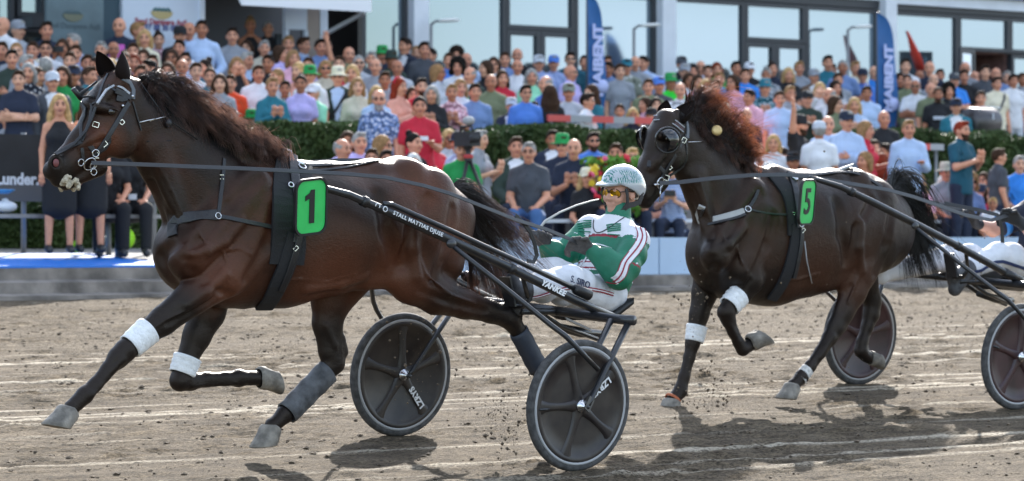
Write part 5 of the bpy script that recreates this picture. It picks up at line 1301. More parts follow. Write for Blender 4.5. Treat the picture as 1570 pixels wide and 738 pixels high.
    # foot rests
    for o in (-1, 1):
        b = MB(); p = Vector(Sh(803, 470, .30*o)); b.tube([p + Vector((-.02, .06*o, .05)), p, p + Vector((.0,-.1*o,0))], .014, 8)
        b.tube([p + Vector((-.02,.06*o,.05)), Vector(Sh(800,420,.45*o))], .013, 8)
        b.bar(p + Vector((-.05,-.05*o,-.0)), p + Vector((-.09,-.05*o,.16)), .09, .012, (-1,0,-.4)); b.build('foot_rest', M_CARBON, root)
    return root, cn, cf
D_BLACK = mat('black_disc', (.016, .012, .013), .42, nscale=9, col2=(.040, .032, .028))
D_RED = mat('maroon_disc', (.034, .013, .016), .42, noise=.4, nscale=7)
S1y = (13.33, 14.84); s1c = sum(S1y)/2
Sh1 = lambda px, py, o=0.0: at(px, py, s1c + o)
sulky1, c1n, c1f = make_sulky('sulky', 'black sulky with dark discs drawn by the number 1 horse', (886.5, 622), (614.5, 574.5), *S1y, D_BLACK, True, None, (R(36), R(16), 0, 3), Sh1)
S2y = (14.69, 16.28); s2c = sum(S2y)/2
c2n = Vector(at(1562, 547, 14.69))
D2 = c2n - c1n
def Sh2(px, py, o=0.0):
    p = at(px, py, s1c + o); return p + np.array([D2.x, s2c - s1c, D2.z])
sulky2, c2n, c2f = make_sulky('sulky', 'sulky with maroon wheel discs drawn by the number 5 horse', (1561.5, 547), (1319, 514), *S2y, D_RED, False, None, (R(18), R(-50), 1, 3), Sh2)
# ------------------------------------------------------------------ drivers
M_SKIN = mat('skin', (.56, .29, .205), .5, noise=.10, nscale=25, bump=.15, bscale=160)
M_GLOVE = mat('grey_glove', (.060, .056, .055), .75, noise=.25, nscale=60, bump=.4, bscale=160)
M_TROUSER = mat('white_trousers', (.62, .63, .67), .8, noise=.10, nscale=9, bump=.9, bscale=16)
M_BOOTS = mat('driver_boot', (.055, .055, .06), .6, noise=.5, nscale=16, bump=.3)
M_RED = mat('red_piping', (.28, .02, .04), .7)
M_WHITECLOTH = mat('white_cloth', (.70, .70, .73), .8, bump=.5, bscale=30)
M_GREENCLOTH = mat('green_cloth', (.006, .15, .082), .55, noise=.12, nscale=8, bump=.8, bscale=14)
M_NAVYC = mat('navy_cloth', (.012, .016, .035), .75, noise=.2, nscale=10, bump=.8, bscale=16)

def finger_hand(F, wrist, knuck, fing_dir, side, curl, thumb_dir, r=.0105, sc=1.0):
    'palm with four unequal bent fingers and a thumb leaving its side'
    w, k = np.array(wrist), np.array(knuck); fd = np.array(fing_dir)/np.linalg.norm(fing_dir); sd = np.array(side)/np.linalg.norm(side); cu = np.array(curl)/np.linalg.norm(curl)
    F.seg(w, w + (k-w)*.3, (.026, .032), (.032, .022), .012, sd)
    for i in range(4):
        o = (i-1.5)*.0215*sc
        F.seg(w + sd*o*.6, k + sd*o, .0145*sc, .0125*sc, .012)
        L = (.040, .046, .043, .034)[i]*sc
        a = k + sd*o; b = a + (fd*.75 + cu*.55)/1.0*L; c = b + (cu*.95 - fd*.25)*L*.72; d = c + (-fd*.85 + cu*.1)*L*.55
        F.seg(a, b, r*1.05, r, .004); F.seg(b, c, r, r*.95, .004); F.seg(c, d, r*.95, r*.85, .004)
    td = np.array(thumb_dir)/np.linalg.norm(thumb_dir)
    a = w + (k-w)*.35 + sd*.030*sc; b = a + (sd*.5 + td*.8)*.036*sc; c = b + (td*.9 + cu*.3 - sd*.3)*.030*sc
    F.seg(w + (k-w)*.2 + sd*.012, a, .016, .0135, .012); F.seg(a, b, .0135, .012, .006); F.seg(b, c, .0115, .010, .004)

class Driver:
    def __init__(s, P, label, J, base):
        s.P = P; s.J = J
        s.root = empty('person', base, label, 'person', 'sulky drivers')
    def field(s, pts, h, pad=.16):
        a = np.array(pts); return Field(a.min(0)-pad, a.max(0)+pad, h)
    def build(s, body_me, name, m): return link(name, body_me, s.root, m)

def make_driver1():
    P = Sh1; v = lambda *a: np.array(P(*a))
    hipc = v(917,450,0); chest = v(938,392,0); neckb = v(947,338,0); headc = v(951,296,0)
    sn, sf = v(974,370,-.185), v(905,352,.185)
    en, wn, kn = v(949,424,-.27), v(909,386,-.16), v(886,374,-.13)
    ef, wf, kf = v(851,404,.24), v(838,379,.21), v(824,360,.20)
    hn, hf = v(918,452,-.11), v(896,448,.11)
    nn, nf = v(858,434,-.16), v(834,420,.17)
    an, af = v(803,444,-.18), v(780,432,.20)
    D = Driver(P, 'driver in white and green silks with patterned helmet leaning back in the first sulky', None, (hipc[0], hipc[1], track_z(hipc[1])))
    root = D.root
    # facing: towards -x, head turned a little to the camera
    f = Vector((-.985, -.16, -.04)).normalized(); up = Vector((.10, -.03, 1)).normalized(); sd = up.cross(f).normalized(); up = f.cross(sd)   # sd: the driver's left (towards the camera side)
    # --- body: head, neck, trunk, limbs as one surface
    B = D.field([headc, hipc, an, af, en, ef, wn, wf, sn, sf], .0085)
    hc = Vector(headc)
    def hp(x, y, z): return np.array(hc + f*x + sd*y + up*z)      # head frame: forward, left, up
    def head(F):
        F.ell(hp(-.012,0,.028), (.098,.077,.092), .02, M=[list(r) for r in Matrix((f, sd, up)).transposed()])
        F.seg(hp(.035,0,-.01), hp(.045,0,-.075), (.062,.055), (.042,.042), .025, tuple(sd))
        F.seg(hp(.075,0,-.090), hp(.062,0,-.096), .022, .02, .02)                     # chin
        F.seg(hp(.082,0,.012), hp(.112,0,-.028), .011, .014, .012); F.seg(hp(.1,.012,-.03), hp(.1,-.012,-.03), .011, .011, .008)   # nose
        F.seg(hp(.083,.036,.022), hp(.083,-.036,.022), .014, .014, .014)              # brow
        for o in (-1, 1):
            F.ell(hp(.067,.036*o,-.028), (.03,.026,.026), .02)                        # cheek bone
            F.ell(hp(-.012,.079*o,-.012), (.022,.010,.032), .006, M=[list(r) for r in Matrix((f, sd, up)).transposed()])      # ear
        F.seg(hp(.088,.022,-.060), hp(.088,-.022,-.060), .010, .010, .008); F.seg(hp(.100,.024,-.0605), hp(.100,-.024,-.0605), .003, .003, .002, sub=True)
    head(B)
    B.seg(hp(-.02,0,-.06), neckb, .054, .06, .03)
    B.chain([hipc, (hipc+chest)/2, chest, chest*.3+neckb*.7, neckb], [(.15,.10),(.145,.10),(.15,.10),(.09,.07),(.056,.056)], .03)
    for L in ((sn,en,wn),(sf,ef,wf)): B.chain([chest*.3+neckb*.7, L[0], L[1], L[2]], [.05,.05,.045,.028], .03)
    for L in ((hn,nn,an),(hf,nf,af)): B.chain(L, [.085,.06,.04], .04)
    me, _, _ = B.mesh('body', 1); D.build(me, 'body', M_SKIN)
    # --- jacket
    Jk = D.field([hipc, neckb, en, ef, wn, wf, sn, sf], .0085)
    Jk.chain([hipc + (chest-hipc)*.12, (hipc+chest)/2, chest, (chest*.4+neckb*.6), neckb*.97+chest*.03], [(.18,.13),(.175,.135),(.18,.135),(.125,.105),(.072,.07)], .05)
    for L in ((sn,en,wn),(sf,ef,wf)):
        Jk.chain([chest*.35+neckb*.65, L[0]], [.085,.076], .05); Jk.seg(L[0], L[1], .080, .072, .03); Jk.seg(L[1], L[2], .072, .046, .03)
    # loose folds
    for i, (a, b) in enumerate(((sn,en),(sn,en),(en,wn),(en,wn),(sf,ef),(ef,wf))):
        t = (.35,.72,.25,.55,.5,.45)[i]; c = a+(b-a)*t; d = (b-a)/np.linalg.norm(b-a); r = (.085,.082,.075,.064,.082,.066)[i]
        Jk.seg(c - d*.01 + np.array([0,-.02,-.01]), c + d*.02 + np.array([.01,-.025,.015]), r, r*.94, .02)
    me, jv, jq = Jk.mesh('jacket', 1)
    # white yoke and green body: panels of the jacket
    ctr = jv[jq].mean(1); ax = (neckb - hipc)/np.linalg.norm(neckb - hipc)
    hgt = (ctr - hipc) @ ax; Lh = np.linalg.norm(neckb - hipc)
    def armness(a, b, r):
        d = (b-a); t = np.clip(((ctr-a) @ d)/(d @ d), 0, 1); return np.linalg.norm(ctr - a - t[:, None]*d, axis=1)
    darm = np.minimum(np.minimum(armness(sn+(en-sn)*.12,en,0), armness(en,wn,0)), np.minimum(armness(sf+(ef-sf)*.12,ef,0), armness(ef,wf,0)))
    side = np.abs((ctr - chest) @ np.array(sd)) 
    mi = np.where((hgt > Lh*.71) & (hgt < Lh*1.02) & (darm > .082), 1, 0)
    bandp = (hgt > Lh*.22) & (hgt < Lh*.36) & (darm > .105); mi[bandp] = 1
    edge = ((np.abs(hgt-Lh*.71) < .007) | (np.abs(hgt-Lh*.25) < .005) | (np.abs(hgt-Lh*.33) < .005)) & (darm > .1); mi[edge] = 2
    me.polygons.foreach_set('material_index', mi.astype(np.int32))
    D.build(me, 'jacket', [M_GREENCLOTH, M_WHITECLOTH, M_RED])
    bv = BVHTree.FromPolygons(jv.tolist(), jq.tolist())
    def onj(px, py, lift, bvh=bv):
        r = Vector(ray(px, py)).normalized(); p, n, i, d = bvh.ray_cast(Vector((0,0,CAM_H)), r)
        if p is None: p, n, i, d = bvh.find_nearest(Vector(P(px, py, -.2)))
        if n.dot(r) > 0: n = -n
        return p + n*lift, n
    def lay(px, w, m, name, lift=.002, th=.002, bvh=bv, step=5):
        pts, ns = [], []
        for (a, b), (c, d) in zip(px[:-1], px[1:]):
            k = max(1, int(math.hypot(c-a, d-b)/step))
            for i in range(k): p, n = onj(a+(c-a)*i/k, b+(d-b)*i/k, lift, bvh); pts.append(p); ns.append(n)
        p, n = onj(*px[-1], lift, bvh); pts.append(p); ns.append(n)
        for _ in range(2): pts = [pts[0]]+[(pts[i-1]+pts[i]*2+pts[i+1])/4 for i in range(1,len(pts)-1)]+[pts[-1]]
        return MB().ribbon(pts, ns, w, th).build(name, m, root)
    st = [(981,350),(986,362),(979,378),(968,392),(957,404),(955,416),(949,427),(938,434),(924,430)]
    lay(st, .050, M_WHITECLOTH, 'sleeve_stripe', .004)
    lay(st, .008, M_RED, 'stripe_piping', .0075); lay([(x-6.5, y-1.5) for x, y in st], .006, M_RED, 'stripe_piping', .006); lay([(x+6.5, y+2) for x, y in st], .006, M_RED, 'stripe_piping', .006)
    lay([(836,402),(842,396),(849,403),(852,412)], .035, M_WHITECLOTH, 'sleeve_stripe', .004)
    for cx, cy in ((896,345),(941,350)):
        for k in range(4):
            lay([(cx-11+k*.6, cy-4+k*3.1), (cx-4, cy-7.5+k*3.3), (cx+5, cy-4.5+k*3.0), (cx+11, cy-6+k*3.0)], .0095, M_GREENCLOTH, 'wave_emblem', .003)
        lay([(cx-9, cy+9.5), (cx+10, cy+11)], .006, M_GREENCLOTH, 'wave_emblem', .003)
    lay([(914,374),(926,377),(938,381)], .006, M_WHITECLOTH, 'chest_print', .003)
    lay([(911,338),(909,350),(915,360),(930,353),(946,342),(957,334)], .005, mat('goggle_cord', (.03,.03,.03), .6), 'cord', .004, .003)
    lay([(883,417),(893,407),(900,395)], .010, M_WHITECLOTH, 'draw_cord', .004, .003)
    # collar
    cb = Field(np.array(neckb)-.16, np.array(neckb)+.16, .006); cb.seg(neckb-(headc-neckb)*.12, neckb+(headc-neckb)*.42, (.080,.080), (.070,.070), .01); cb.seg(neckb+(headc-neckb)*.3, neckb+(headc-neckb)*.8, .056, .056, .004, sub=True)
    me, _, _ = cb.mesh('collar', 1); D.build(me, 'collar', M_GREENCLOTH)
    # --- trousers
    T = D.field([hipc, hn, hf, nn, nf, an, af], .0085, .2)
    T.chain([hipc + (chest-hipc)*.18, hipc, hipc + np.array([-.03,0,-.02])], [(.175,.125),(.185,.13),(.17,.11)], .04)
    for L in ((hn,nn,an),(hf,nf,af)):
        T.seg(L[0], L[1], .104, .082, .05); T.seg(L[1], L[1]+(L[2]-L[1])*.85, .084, .072, .03)
        for t, dx in ((.55,.02),(.8,-.01)):
            c = L[0]+(L[1]-L[0])*t; T.seg(c+np.array([.0,-.02,.02]), c+np.array([dx,.03,-.03]), .096, .090, .015)
        c = L[1]+(L[2]-L[1])*.5; T.seg(c+np.array([0,-.02,.01]), c+np.array([.02,.02,-.02]), .082, .078, .015)
    me, tv, tq = T.mesh('trousers', 1); D.build(me, 'trousers', M_TROUSER)
    bt = BVHTree.FromPolygons(tv.tolist(), tq.tolist())
    tp = [(940,452),(925,447),(905,443),(880,440),(862,443),(840,450),(822,456),(808,456)]
    lay(tp, .020, M_RED, 'trouser_stripe', .003, .002, bt); lay([(x,y) for x,y in tp], .006, M_WHITECLOTH, 'trouser_stripe', .006, .002, bt)
    p0, n0 = onj(897, 434, .004, bt); p1, n1 = onj(908, 438, .004, bt); x = (p1-p0).normalized()
    put_text('S. SIRO', .052, frame_matrix(onj(889,433,.007,bt)[0], x, (n0+n1).cross(x)), mat('navy_print', (.02,.03,.08), .6), root, 'trouser_lettering', bold=.001, depth=.001)
    # --- gloves
    for nm, (w_, k_, fd, sdv, cu, th) in (('n', (wn, kn, kn-wn, np.array([-.15,-.5,.8]), np.array([-.2,.6,-.6]), np.array([-.8,-.2,.35]))), ('f', (wf, kf, kf-wf, np.array([.3,-.8,.2]), np.array([-.8,-.1,-.5]), np.array([-.5,-.4,.6])))):
        G = D.field([w_, k_], .005, .14); finger_hand(G, w_, k_, fd, sdv, cu, th, .0115, 1.12)
        e_ = (w_ - (en if nm == 'n' else ef)); e_ = e_/np.linalg.norm(e_); G.seg(w_ - e_*.045, w_, .043, .036, .012)
        me, _, _ = G.mesh('glove', 1); D.build(me, 'glove', M_GLOVE)
        b = MB(); b.ball(Vector(w_) - Vector(e_)*.012 + Vector((-.01,-.036,.012)), .008, 8, 6); b.build('glove_snap', M_STEEL, root)
    # --- boots, toes up on the foot rests
    for a_, k_, toe, heel in ((an, nn, v(786,424,-.19), v(797,472,-.18)), (af, nf, v(763,405,.2), v(772,446,.2))):
        G = D.field([a_, toe, heel], .008, .14); d_ = (k_-a_)/np.linalg.norm(k_-a_)
        G.seg(a_ + d_*.13, a_, .072, .058, .02); G.seg(a_, heel, .055, .045, .03); G.seg(heel, (heel+toe)/2, (.038,.035), (.045,.036), .02); G.seg((heel+toe)/2, toe, (.045,.036), (.040,.026), .02); G.seg(a_, (heel+toe)/2, .05, .04, .03)
        me, _, _ = G.mesh('boot', 1); D.build(me, 'boot', M_BOOTS)
    # --- helmet
    H = Field(np.array(hc)-.25, np.array(hc)+.25, .006); Mh = [list(r) for r in Matrix((f, sd, up)).transposed()]
    H.ell(hp(-.02,0,.045), (.143,.113,.118), .0, M=Mh); H.seg(hp(-.075,0,-.01), hp(-.10,0,.02), (.095,.05), (.09,.06), .03, tuple(sd))
    H.ell(hp(-.02,0,.03), (.118,.094,.095), .002, M=Mh, sub=True)
    n_ = f*.42 - up*.9
    H.plane(hp(.06,0,.042), n_); H.plane(hp(-.06,0,-.045), -up*1.0 + f*.1)
    H.seg(hp(.105,.05,.055), hp(.105,-.05,.055), (.05,.010), (.05,.010), .01, tuple(f)); H.seg(hp(.13,.035,.050), hp(.13,-.035,.050), (.052,.008), (.052,.008), .012, tuple(f))
    me, hv, hq = H.mesh('helmet', 1)
    hm = bpy.data.materials.new('helmet_shell'); hm.use_nodes = True; n, l = hm.node_tree.nodes, hm.node_tree.links; b_ = n['Principled BSDF']
    tc = n.new('ShaderNodeTexCoord'); mp = n.new('ShaderNodeMapping'); mp.inputs['Location'].default_value = tuple(-hc); l.new(tc.outputs['Object'], mp.inputs[0])
    wv = n.new('ShaderNodeTexWave'); wv.inputs['Scale'].default_value = 26; wv.inputs['Distortion'].default_value = 6; wv.inputs['Detail'].default_value = 2; wv.inputs['Detail Scale'].default_value = 2.5; l.new(mp.outputs[0], wv.inputs[0])
    nz = n.new('ShaderNodeTexNoise'); nz.inputs['Scale'].default_value = 13; nz.inputs['Detail'].default_value = 2; l.new(mp.outputs[0], nz.inputs[0])
    gt = n.new('ShaderNodeMath'); gt.operation = 'GREATER_THAN'; gt.inputs[1].default_value = .43; l.new(nz.outputs[0], gt.inputs[0])
    g2 = n.new('ShaderNodeMath'); g2.operation = 'LESS_THAN'; g2.inputs[1].default_value = .55; l.new(wv.outputs[1], g2.inputs[0])
    sp = n.new('ShaderNodeSeparateXYZ'); l.new(mp.outputs[0], sp.inputs[0])
    lz = n.new('ShaderNodeMapRange'); lz.inputs[1].default_value = .045; lz.inputs[2].default_value = .06; l.new(sp.outputs[2], lz.inputs[0])
    lz2 = n.new('ShaderNodeMapRange'); lz2.inputs[1].default_value = .135; lz2.inputs[2].default_value = .120; l.new(sp.outputs[2], lz2.inputs[0])
    m1 = n.new('ShaderNodeMath'); m1.operation = 'MULTIPLY'; l.new(gt.outputs[0], m1.inputs[0]); l.new(g2.outputs[0], m1.inputs[1])
    m2 = n.new('ShaderNodeMath'); m2.operation = 'MULTIPLY'; l.new(m1.outputs[0], m2.inputs[0]); l.new(lz.outputs[0], m2.inputs[1])
    m3 = n.new('ShaderNodeMath'); m3.operation = 'MULTIPLY'; l.new(m2.outputs[0], m3.inputs[0]); l.new(lz2.outputs[0], m3.inputs[1])
    mx = n.new('ShaderNodeMix'); mx.data_type = 'RGBA'; mx.inputs[6].default_value = (.40,.43,.46,1); mx.inputs[7].default_value = (.03,.17,.14,1); l.new(m3.outputs[0], mx.inputs[0]); l.new(mx.outputs[2], b_.inputs['Base Color'])
    b_.inputs['Roughness'].default_value = .18; b_.inputs['Coat Weight'].default_value = .6
    D.build(me, 'helmet', hm)
    # chin strap harness, ear guard
    M_STRAP = mat('helmet_strap', (.035,.033,.033), .8, bump=.3, bscale=200)
    for o in (1, -1):
        b = MB(); nrm = [sd*o]*6
        b.ribbon([Vector(hp(.055,.088*o,.03)), Vector(hp(.045,.089*o,-.01)), Vector(hp(.035,.082*o,-.05)), Vector(hp(.045,.066*o,-.085))], nrm[:4], .020, .005)
        b.ribbon([Vector(hp(-.075,.096*o,-.012)), Vector(hp(-.055,.094*o,-.05)), Vector(hp(-.01,.088*o,-.062)), Vector(hp(.025,.079*o,-.068)), Vector(hp(.045,.066*o,-.085))], nrm[:5], .030, .006)
        b.ribbon([Vector(hp(.03,.093*o,.03)), Vector(hp(.0,.100*o,.025)), Vector(hp(-.05,.098*o,.02)), Vector(hp(-.08,.096*o,-.01))], nrm[:4], .024, .006)
        b.build('helmet_harness', M_STRAP, root)
    b = MB(); b.ribbon([Vector(hp(.045,.066,-.085)), Vector(hp(.068,.036,-.108)), Vector(hp(.078,0,-.116)), Vector(hp(.068,-.036,-.108)), Vector(hp(.045,-.066,-.085))], [sd*.7-up*.5+f*.2, f*.4-up, f*.5-up, f*.4-up, -sd*.7-up*.5], .018, .004)
    b.build('chin_strap', M_STRAP, root)
    b = MB(); b.box((-.008,-.006,-.004), (.008,.006,.004), frame_matrix(hp(.058,.050,-.100), f, up)); b.build('chin_buckle', M_WHITECLOTH, root)
    # sunglasses
    M_LENS = mat('orange_mirror_lens', (.85,.42,.03), .08, .9, noise=.5, nscale=30)
    for o in (1, -1):
        vs = []; n8 = 14
        for l_ in (0, 1):
            for k in range(n8):
                a = 2*math.pi*k/n8; vs.append(hp(.104 - .35*abs(.036*o+.029*math.cos(a))**1.35*3 - .004*l_, .036*o + .033*math.cos(a), .001 + .025*math.sin(a) - .004*(math.cos(a)*o)))
        fs = [tuple(range(n8)), tuple(range(2*n8-1, n8-1, -1))] + [(k, n8+k, n8+(k+1)%n8, (k+1)%n8) for k in range(n8)]
        lens = MB().add(vs, fs).build('sunglass_lens', M_LENS, root)
        MB().tube([Vector(vs[k % n8]) for k in range(n8+1)], .0028, 5, False).build('lens_rim', M_PRINT, lens)
        b = MB(); b.tube([Vector(hp(.072,.066*o,.010)), Vector(hp(.03,.083*o,.012)), Vector(hp(-.01,.088*o,.008))], .0035, 6); b.build('glasses_arm', M_PRINT, root)
    MB().tube([Vector(hp(.105,.010,.010)), Vector(hp(.108,0,.013)), Vector(hp(.105,-.010,.010))], .004, 6).build('glasses_bridge', M_PRINT, root)
    return dict(hand_n=kn, hand_f=kf)
HANDS1 = make_driver1()

def make_driver2():
    P = lambda px, py, o=0.0: at(px, py, s2c + o); v = lambda *a: np.array(P(*a))
    hipc = v(1590,414,0); chest = v(1604,360,0); neckb = v(1610,318,0); headc = v(1612,282,0)
    sn, sf = v(1634,338,-.2), v(1580,326,.2)
    en, wn, kn = v(1592,372,-.3), v(1566,342,-.22), v(1546,330,-.2)
    ef, wf, kf = v(1522,352,.27), v(1497,343,.22), v(1486,326,.2)
    hn, hf = v(1600,418,-.11), v(1576,412,.11); nn, nf = v(1530,392,-.16), v(1452,396,.16); an, af = v(1486,412,-.18), v(1366,416,.20)
    D = Driver(P, 'driver in dark jacket and white trousers with navy stripe in the sulky at right edge', None, (hipc[0], hipc[1], track_z(hipc[1]))); root = D.root
    f = Vector((-.92,-.38,0)).normalized(); up = Vector((0,0,1)); sd = up.cross(f)
    def hp(x, y, z): return np.array(Vector(headc) + f*x + sd*y + up*z)
    B = D.field([headc, hipc, an, af, en, ef, wn, wf, sn, sf], .010); Mh = [list(r) for r in Matrix((f, sd, up)).transposed()]
    B.ell(hp(-.012,0,.028), (.098,.077,.092), .02, M=Mh); B.seg(hp(.035,0,-.01), hp(.045,0,-.075), (.062,.055), (.042,.042), .025, tuple(sd)); B.seg(hp(.082,0,.012), hp(.112,0,-.028), .011, .014, .012)
    B.seg(hp(-.02,0,-.06), neckb, .054, .06, .03)
    B.chain([hipc, (hipc+chest)/2, chest, neckb], [(.15,.10),(.145,.10),(.16,.11),(.10,.07)], .05)
    for L in ((sn,en,wn),(sf,ef,wf)): B.chain([neckb, L[0], L[1], L[2]], [.06,.06,.05,.031], .03)
    for L in ((hn,nn,an),(hf,nf,af)): B.chain(L, [.085,.06,.04], .04)
    me, _, _ = B.mesh('body', 1); D.build(me, 'body', M_SKIN)
    Jk = D.field([hipc, neckb, en, ef, sn, sf], .010)
    Jk.chain([hipc + (chest-hipc)*.1, (hipc+chest)/2, chest, neckb], [(.19,.13),(.185,.14),(.19,.145),(.09,.085)], .05)
    for L in ((sn,en),(sf,ef)): Jk.chain([chest*.35+neckb*.65, L[0]], [.10,.092], .05); Jk.seg(L[0], L[0]+(L[1]-L[0])*.72, .092, .078, .03)
    me, jv, jq = Jk.mesh('jacket', 1); D.build(me, 'jacket', M_NAVYC)
    b = MB(); d = (ef-sf)/np.linalg.norm(ef-sf); c = sf+(ef-sf)*.72; 
    b.tube([c-d*.02, c+d*.025], [.084,.080], 14); b.build('sleeve_hem', mat('blue_hem', (.04,.22,.55), .6), root)
    T = D.field([hipc, hn, hf, nn, nf, an, af], .010, .2)
    T.chain([hipc + (chest-hipc)*.2, hipc], [(.18,.125),(.19,.13)], .04)
    for L in ((hn,nn,an),(hf,nf,af)):
        T.seg(L[0], L[1], .112, .09, .05); T.seg(L[1], L[1]+(L[2]-L[1])*.95, .09, .07, .03)
        for t in (.4,.75): c = L[0]+(L[1]-L[0])*t; T.seg(c+np.array([0,-.02,.02]), c+np.array([.02,.03,-.03]), .102, .096, .03)
    me, tv, tq = T.mesh('trousers', 1); D.build(me, 'trousers', M_TROUSER)
    bt = BVHTree.FromPolygons(tv.tolist(), tq.tolist()); pts, ns = [], []
    for px, py in ((1572,412),(1560,408),(1548,404),(1537,401),(1526,402),(1515,408),(1504,415),(1494,417),(1484,419)):
        r = Vector(ray(px, py)).normalized(); p, n, i, _ = bt.ray_cast(Vector((0,0,CAM_H)), r)
        if p is None: p, n, i, _ = bt.find_nearest(Vector(P(px, py, -.2)))
        if n.dot(r) > 0: n = -n
        pts.append(p + n*.004); ns.append(n)
    MB().ribbon(pts, ns, .022, .003).build('trouser_stripe', mat('navy_stripe', (.015,.03,.10), .7), root)
    for w_, k_, sdv, cu, th, e_ in ((wn, kn, np.array([-.1,-.3,.9]), np.array([-.3,.6,-.6]), np.array([-.9,-.2,.2]), en), (wf, kf, np.array([-.3,-.8,.2]), np.array([-.7,-.1,-.3]), np.array([-.1,-.4,.9]), ef)):
        G = D.field([w_, k_], .006, .14); finger_hand(G, w_, k_, k_-w_, sdv, cu, th, .0118, 1.2); e_ = (w_-e_)/np.linalg.norm(w_-e_); G.seg(w_-e_*.03, w_, .040, .036, .012)
        me, _, _ = G.mesh('glove', 1); D.build(me, 'glove', mat('black_glove', (.014,.014,.016), .6, bump=.4, bscale=120))
    for a_, k_, toe, heel in ((an, nn, v(1458,402,-.19), v(1464,444,-.18)), (af, nf, v(1343,398,.2), v(1352,426,.2))):
        G = D.field([a_, toe, heel], .009, .14); d_ = (k_-a_)/np.linalg.norm(k_-a_)
        G.seg(a_ + d_*.05, a_, .07, .06, .02); G.seg(a_, heel, .055, .045, .03); G.seg(heel, (heel+toe)/2, (.038,.035), (.045,.036), .02); G.seg((heel+toe)/2, toe, (.045,.036), (.040,.026), .02); G.seg(a_, (heel+toe)/2, .05, .04, .03)
        me, _, _ = G.mesh('boot', 1); D.build(me, 'boot', M_BOOTS if a_ is an else M_WHITECLOTH)
    H = Field(np.array(headc)-.25, np.array(headc)+.25, .009); H.ell(hp(-.02,0,.045), (.143,.113,.118), .0, M=Mh); H.ell(hp(-.02,0,.03), (.118,.094,.095), .002, M=Mh, sub=True); H.plane(hp(.06,0,.042), f*.42-up*.9); H.plane(hp(-.06,0,-.045), -up+f*.1)
    me, _, _ = H.mesh('helmet', 1); D.build(me, 'helmet', mat('plain_helmet', (.05,.06,.09), .2, coat=.6))
    return dict(hand_n=kn, hand_f=kf)
HANDS2 = make_driver2()

# ------------------------------------------------------------------ reins, loops and whip
def sagline(a, b, sag, n=14):
    a, b = Vector(a), Vector(b); return [a + (b-a)*t + Vector((0,0,-sag*4*t*(1-t))) for t in np.linspace(0, 1, n)]
def rein(name, label, pts, w=.021, m=None):
    b = MB(); b.ribbon(pts, [Vector((-.3,-.9,.35))]*len(pts), w, .003)
    return tag(b.build(name, m or mat('rein_strap', (.035,.035,.038), .45, bump=.2)), label, 'rein', 'reins')
P1 = H1.P
c_ = lambda pts: [Vector(p) for p in pts]
rein('rein', 'near side rein running from the front horse bit along its flank to the driver', c_([P1(140,250,-.12),P1(172,251,-.17),P1(230,253,-.22),P1(300,256,-.27),P1(380,259,-.30),P1(440,262,-.31),P1(520,266,-.31),P1(590,272,-.31),P1(650,285,-.31),P1(690,297,-.30),P1(740,317,-.28),P1(790,337,-.24),P1(838,352,-.18),P1(872,366,-.15),HANDS1['hand_n']]))
rein('rein', 'far side rein passing over the front horse croup to the driver', c_([P1(142,252,.12),P1(230,252,.2),P1(330,256,.27),P1(424,250,.22),P1(470,249,.16),P1(520,246,.12),P1(560,246,.10),P1(620,268,.16),P1(668,300,.2),P1(712,312,.22),P1(760,327,.22),P1(800,342,.2),HANDS1['hand_f']]))
P5 = H5.P
rein('rein', 'near side rein from the blinkered horse bit to the driver at the right edge', c_([P5(1011,281,-.12),P5(1040,280,-.17),P5(1090,274,-.24),P5(1150,269,-.28),P5(1210,268,-.30),P5(1260,275,-.31),P5(1310,283,-.31),P5(1360,291,-.30),P5(1400,302,-.28),P5(1440,316,-.26),P5(1480,330,-.24),P5(1520,338,-.21),HANDS2['hand_n']]), .026)
rein('rein', 'far side rein passing over the blinkered horse back towards the right edge', c_([P5(1012,282,.12),P5(1100,268,.24),P5(1190,262,.22),P5(1230,264,.14),P5(1290,264,.10),P5(1330,272,.14),P5(1380,300,.2),P5(1440,312,.22),HANDS2['hand_f']]), .02)
for px, o in ((760,-.22),(778,-.2)):
    b = MB()
    pts = [P1(px+12,330,o),P1(px+24,342,o),P1(px+35,356,o),P1(px+42,375,o),P1(px+45,392,o),P1(px+40,402,o),P1(px+30,400,o)] if px > 770 else [P1(732,322,.1),P1(752,330,.1),P1(768,342,.1),P1(779,358,.08),P1(784,368,.06)]
    b.ribbon(c_(pts), [Vector((-.3,-.9,.3))]*len(pts), .022, .004)
    tag(b.build('rein_loop', M_LEATHER), 'long black leather rein loop hanging under the driver near glove' if px > 770 else 'short black rein loop hanging ahead of the driver far glove', 'rein loop', 'rein loops')
b = MB(); pts = [P5(1448,312,-.1),P5(1500,322,-.18),P5(1530,330,-.2),P5(1536,350,-.2),P5(1537,372,-.2),P5(1532,388,-.19),P5(1518,398,-.18),P5(1500,402,-.17)]
b.ribbon(c_(pts), [Vector((-.3,-.9,.3))]*len(pts), .026, .004); tag(b.build('rein_loop', M_LEATHER), 'long black rein end hanging across the striped white trousers', 'rein loop', 'rein loops')
b = MB(); pts = c_([P1(826,352,.2), P1(836,339,.2), P1(858,326,.21), P1(884,315,.22), P1(908,308,.23), P1(918,306,.24)]); b.tube(pts, [.008,.0075,.006,.005,.004,.003], 8)
tag(b.build('whip', mat('pale_whip', (.45,.44,.42), .5)), 'thin pale driving whip held up in the first driver far hand', 'whip')
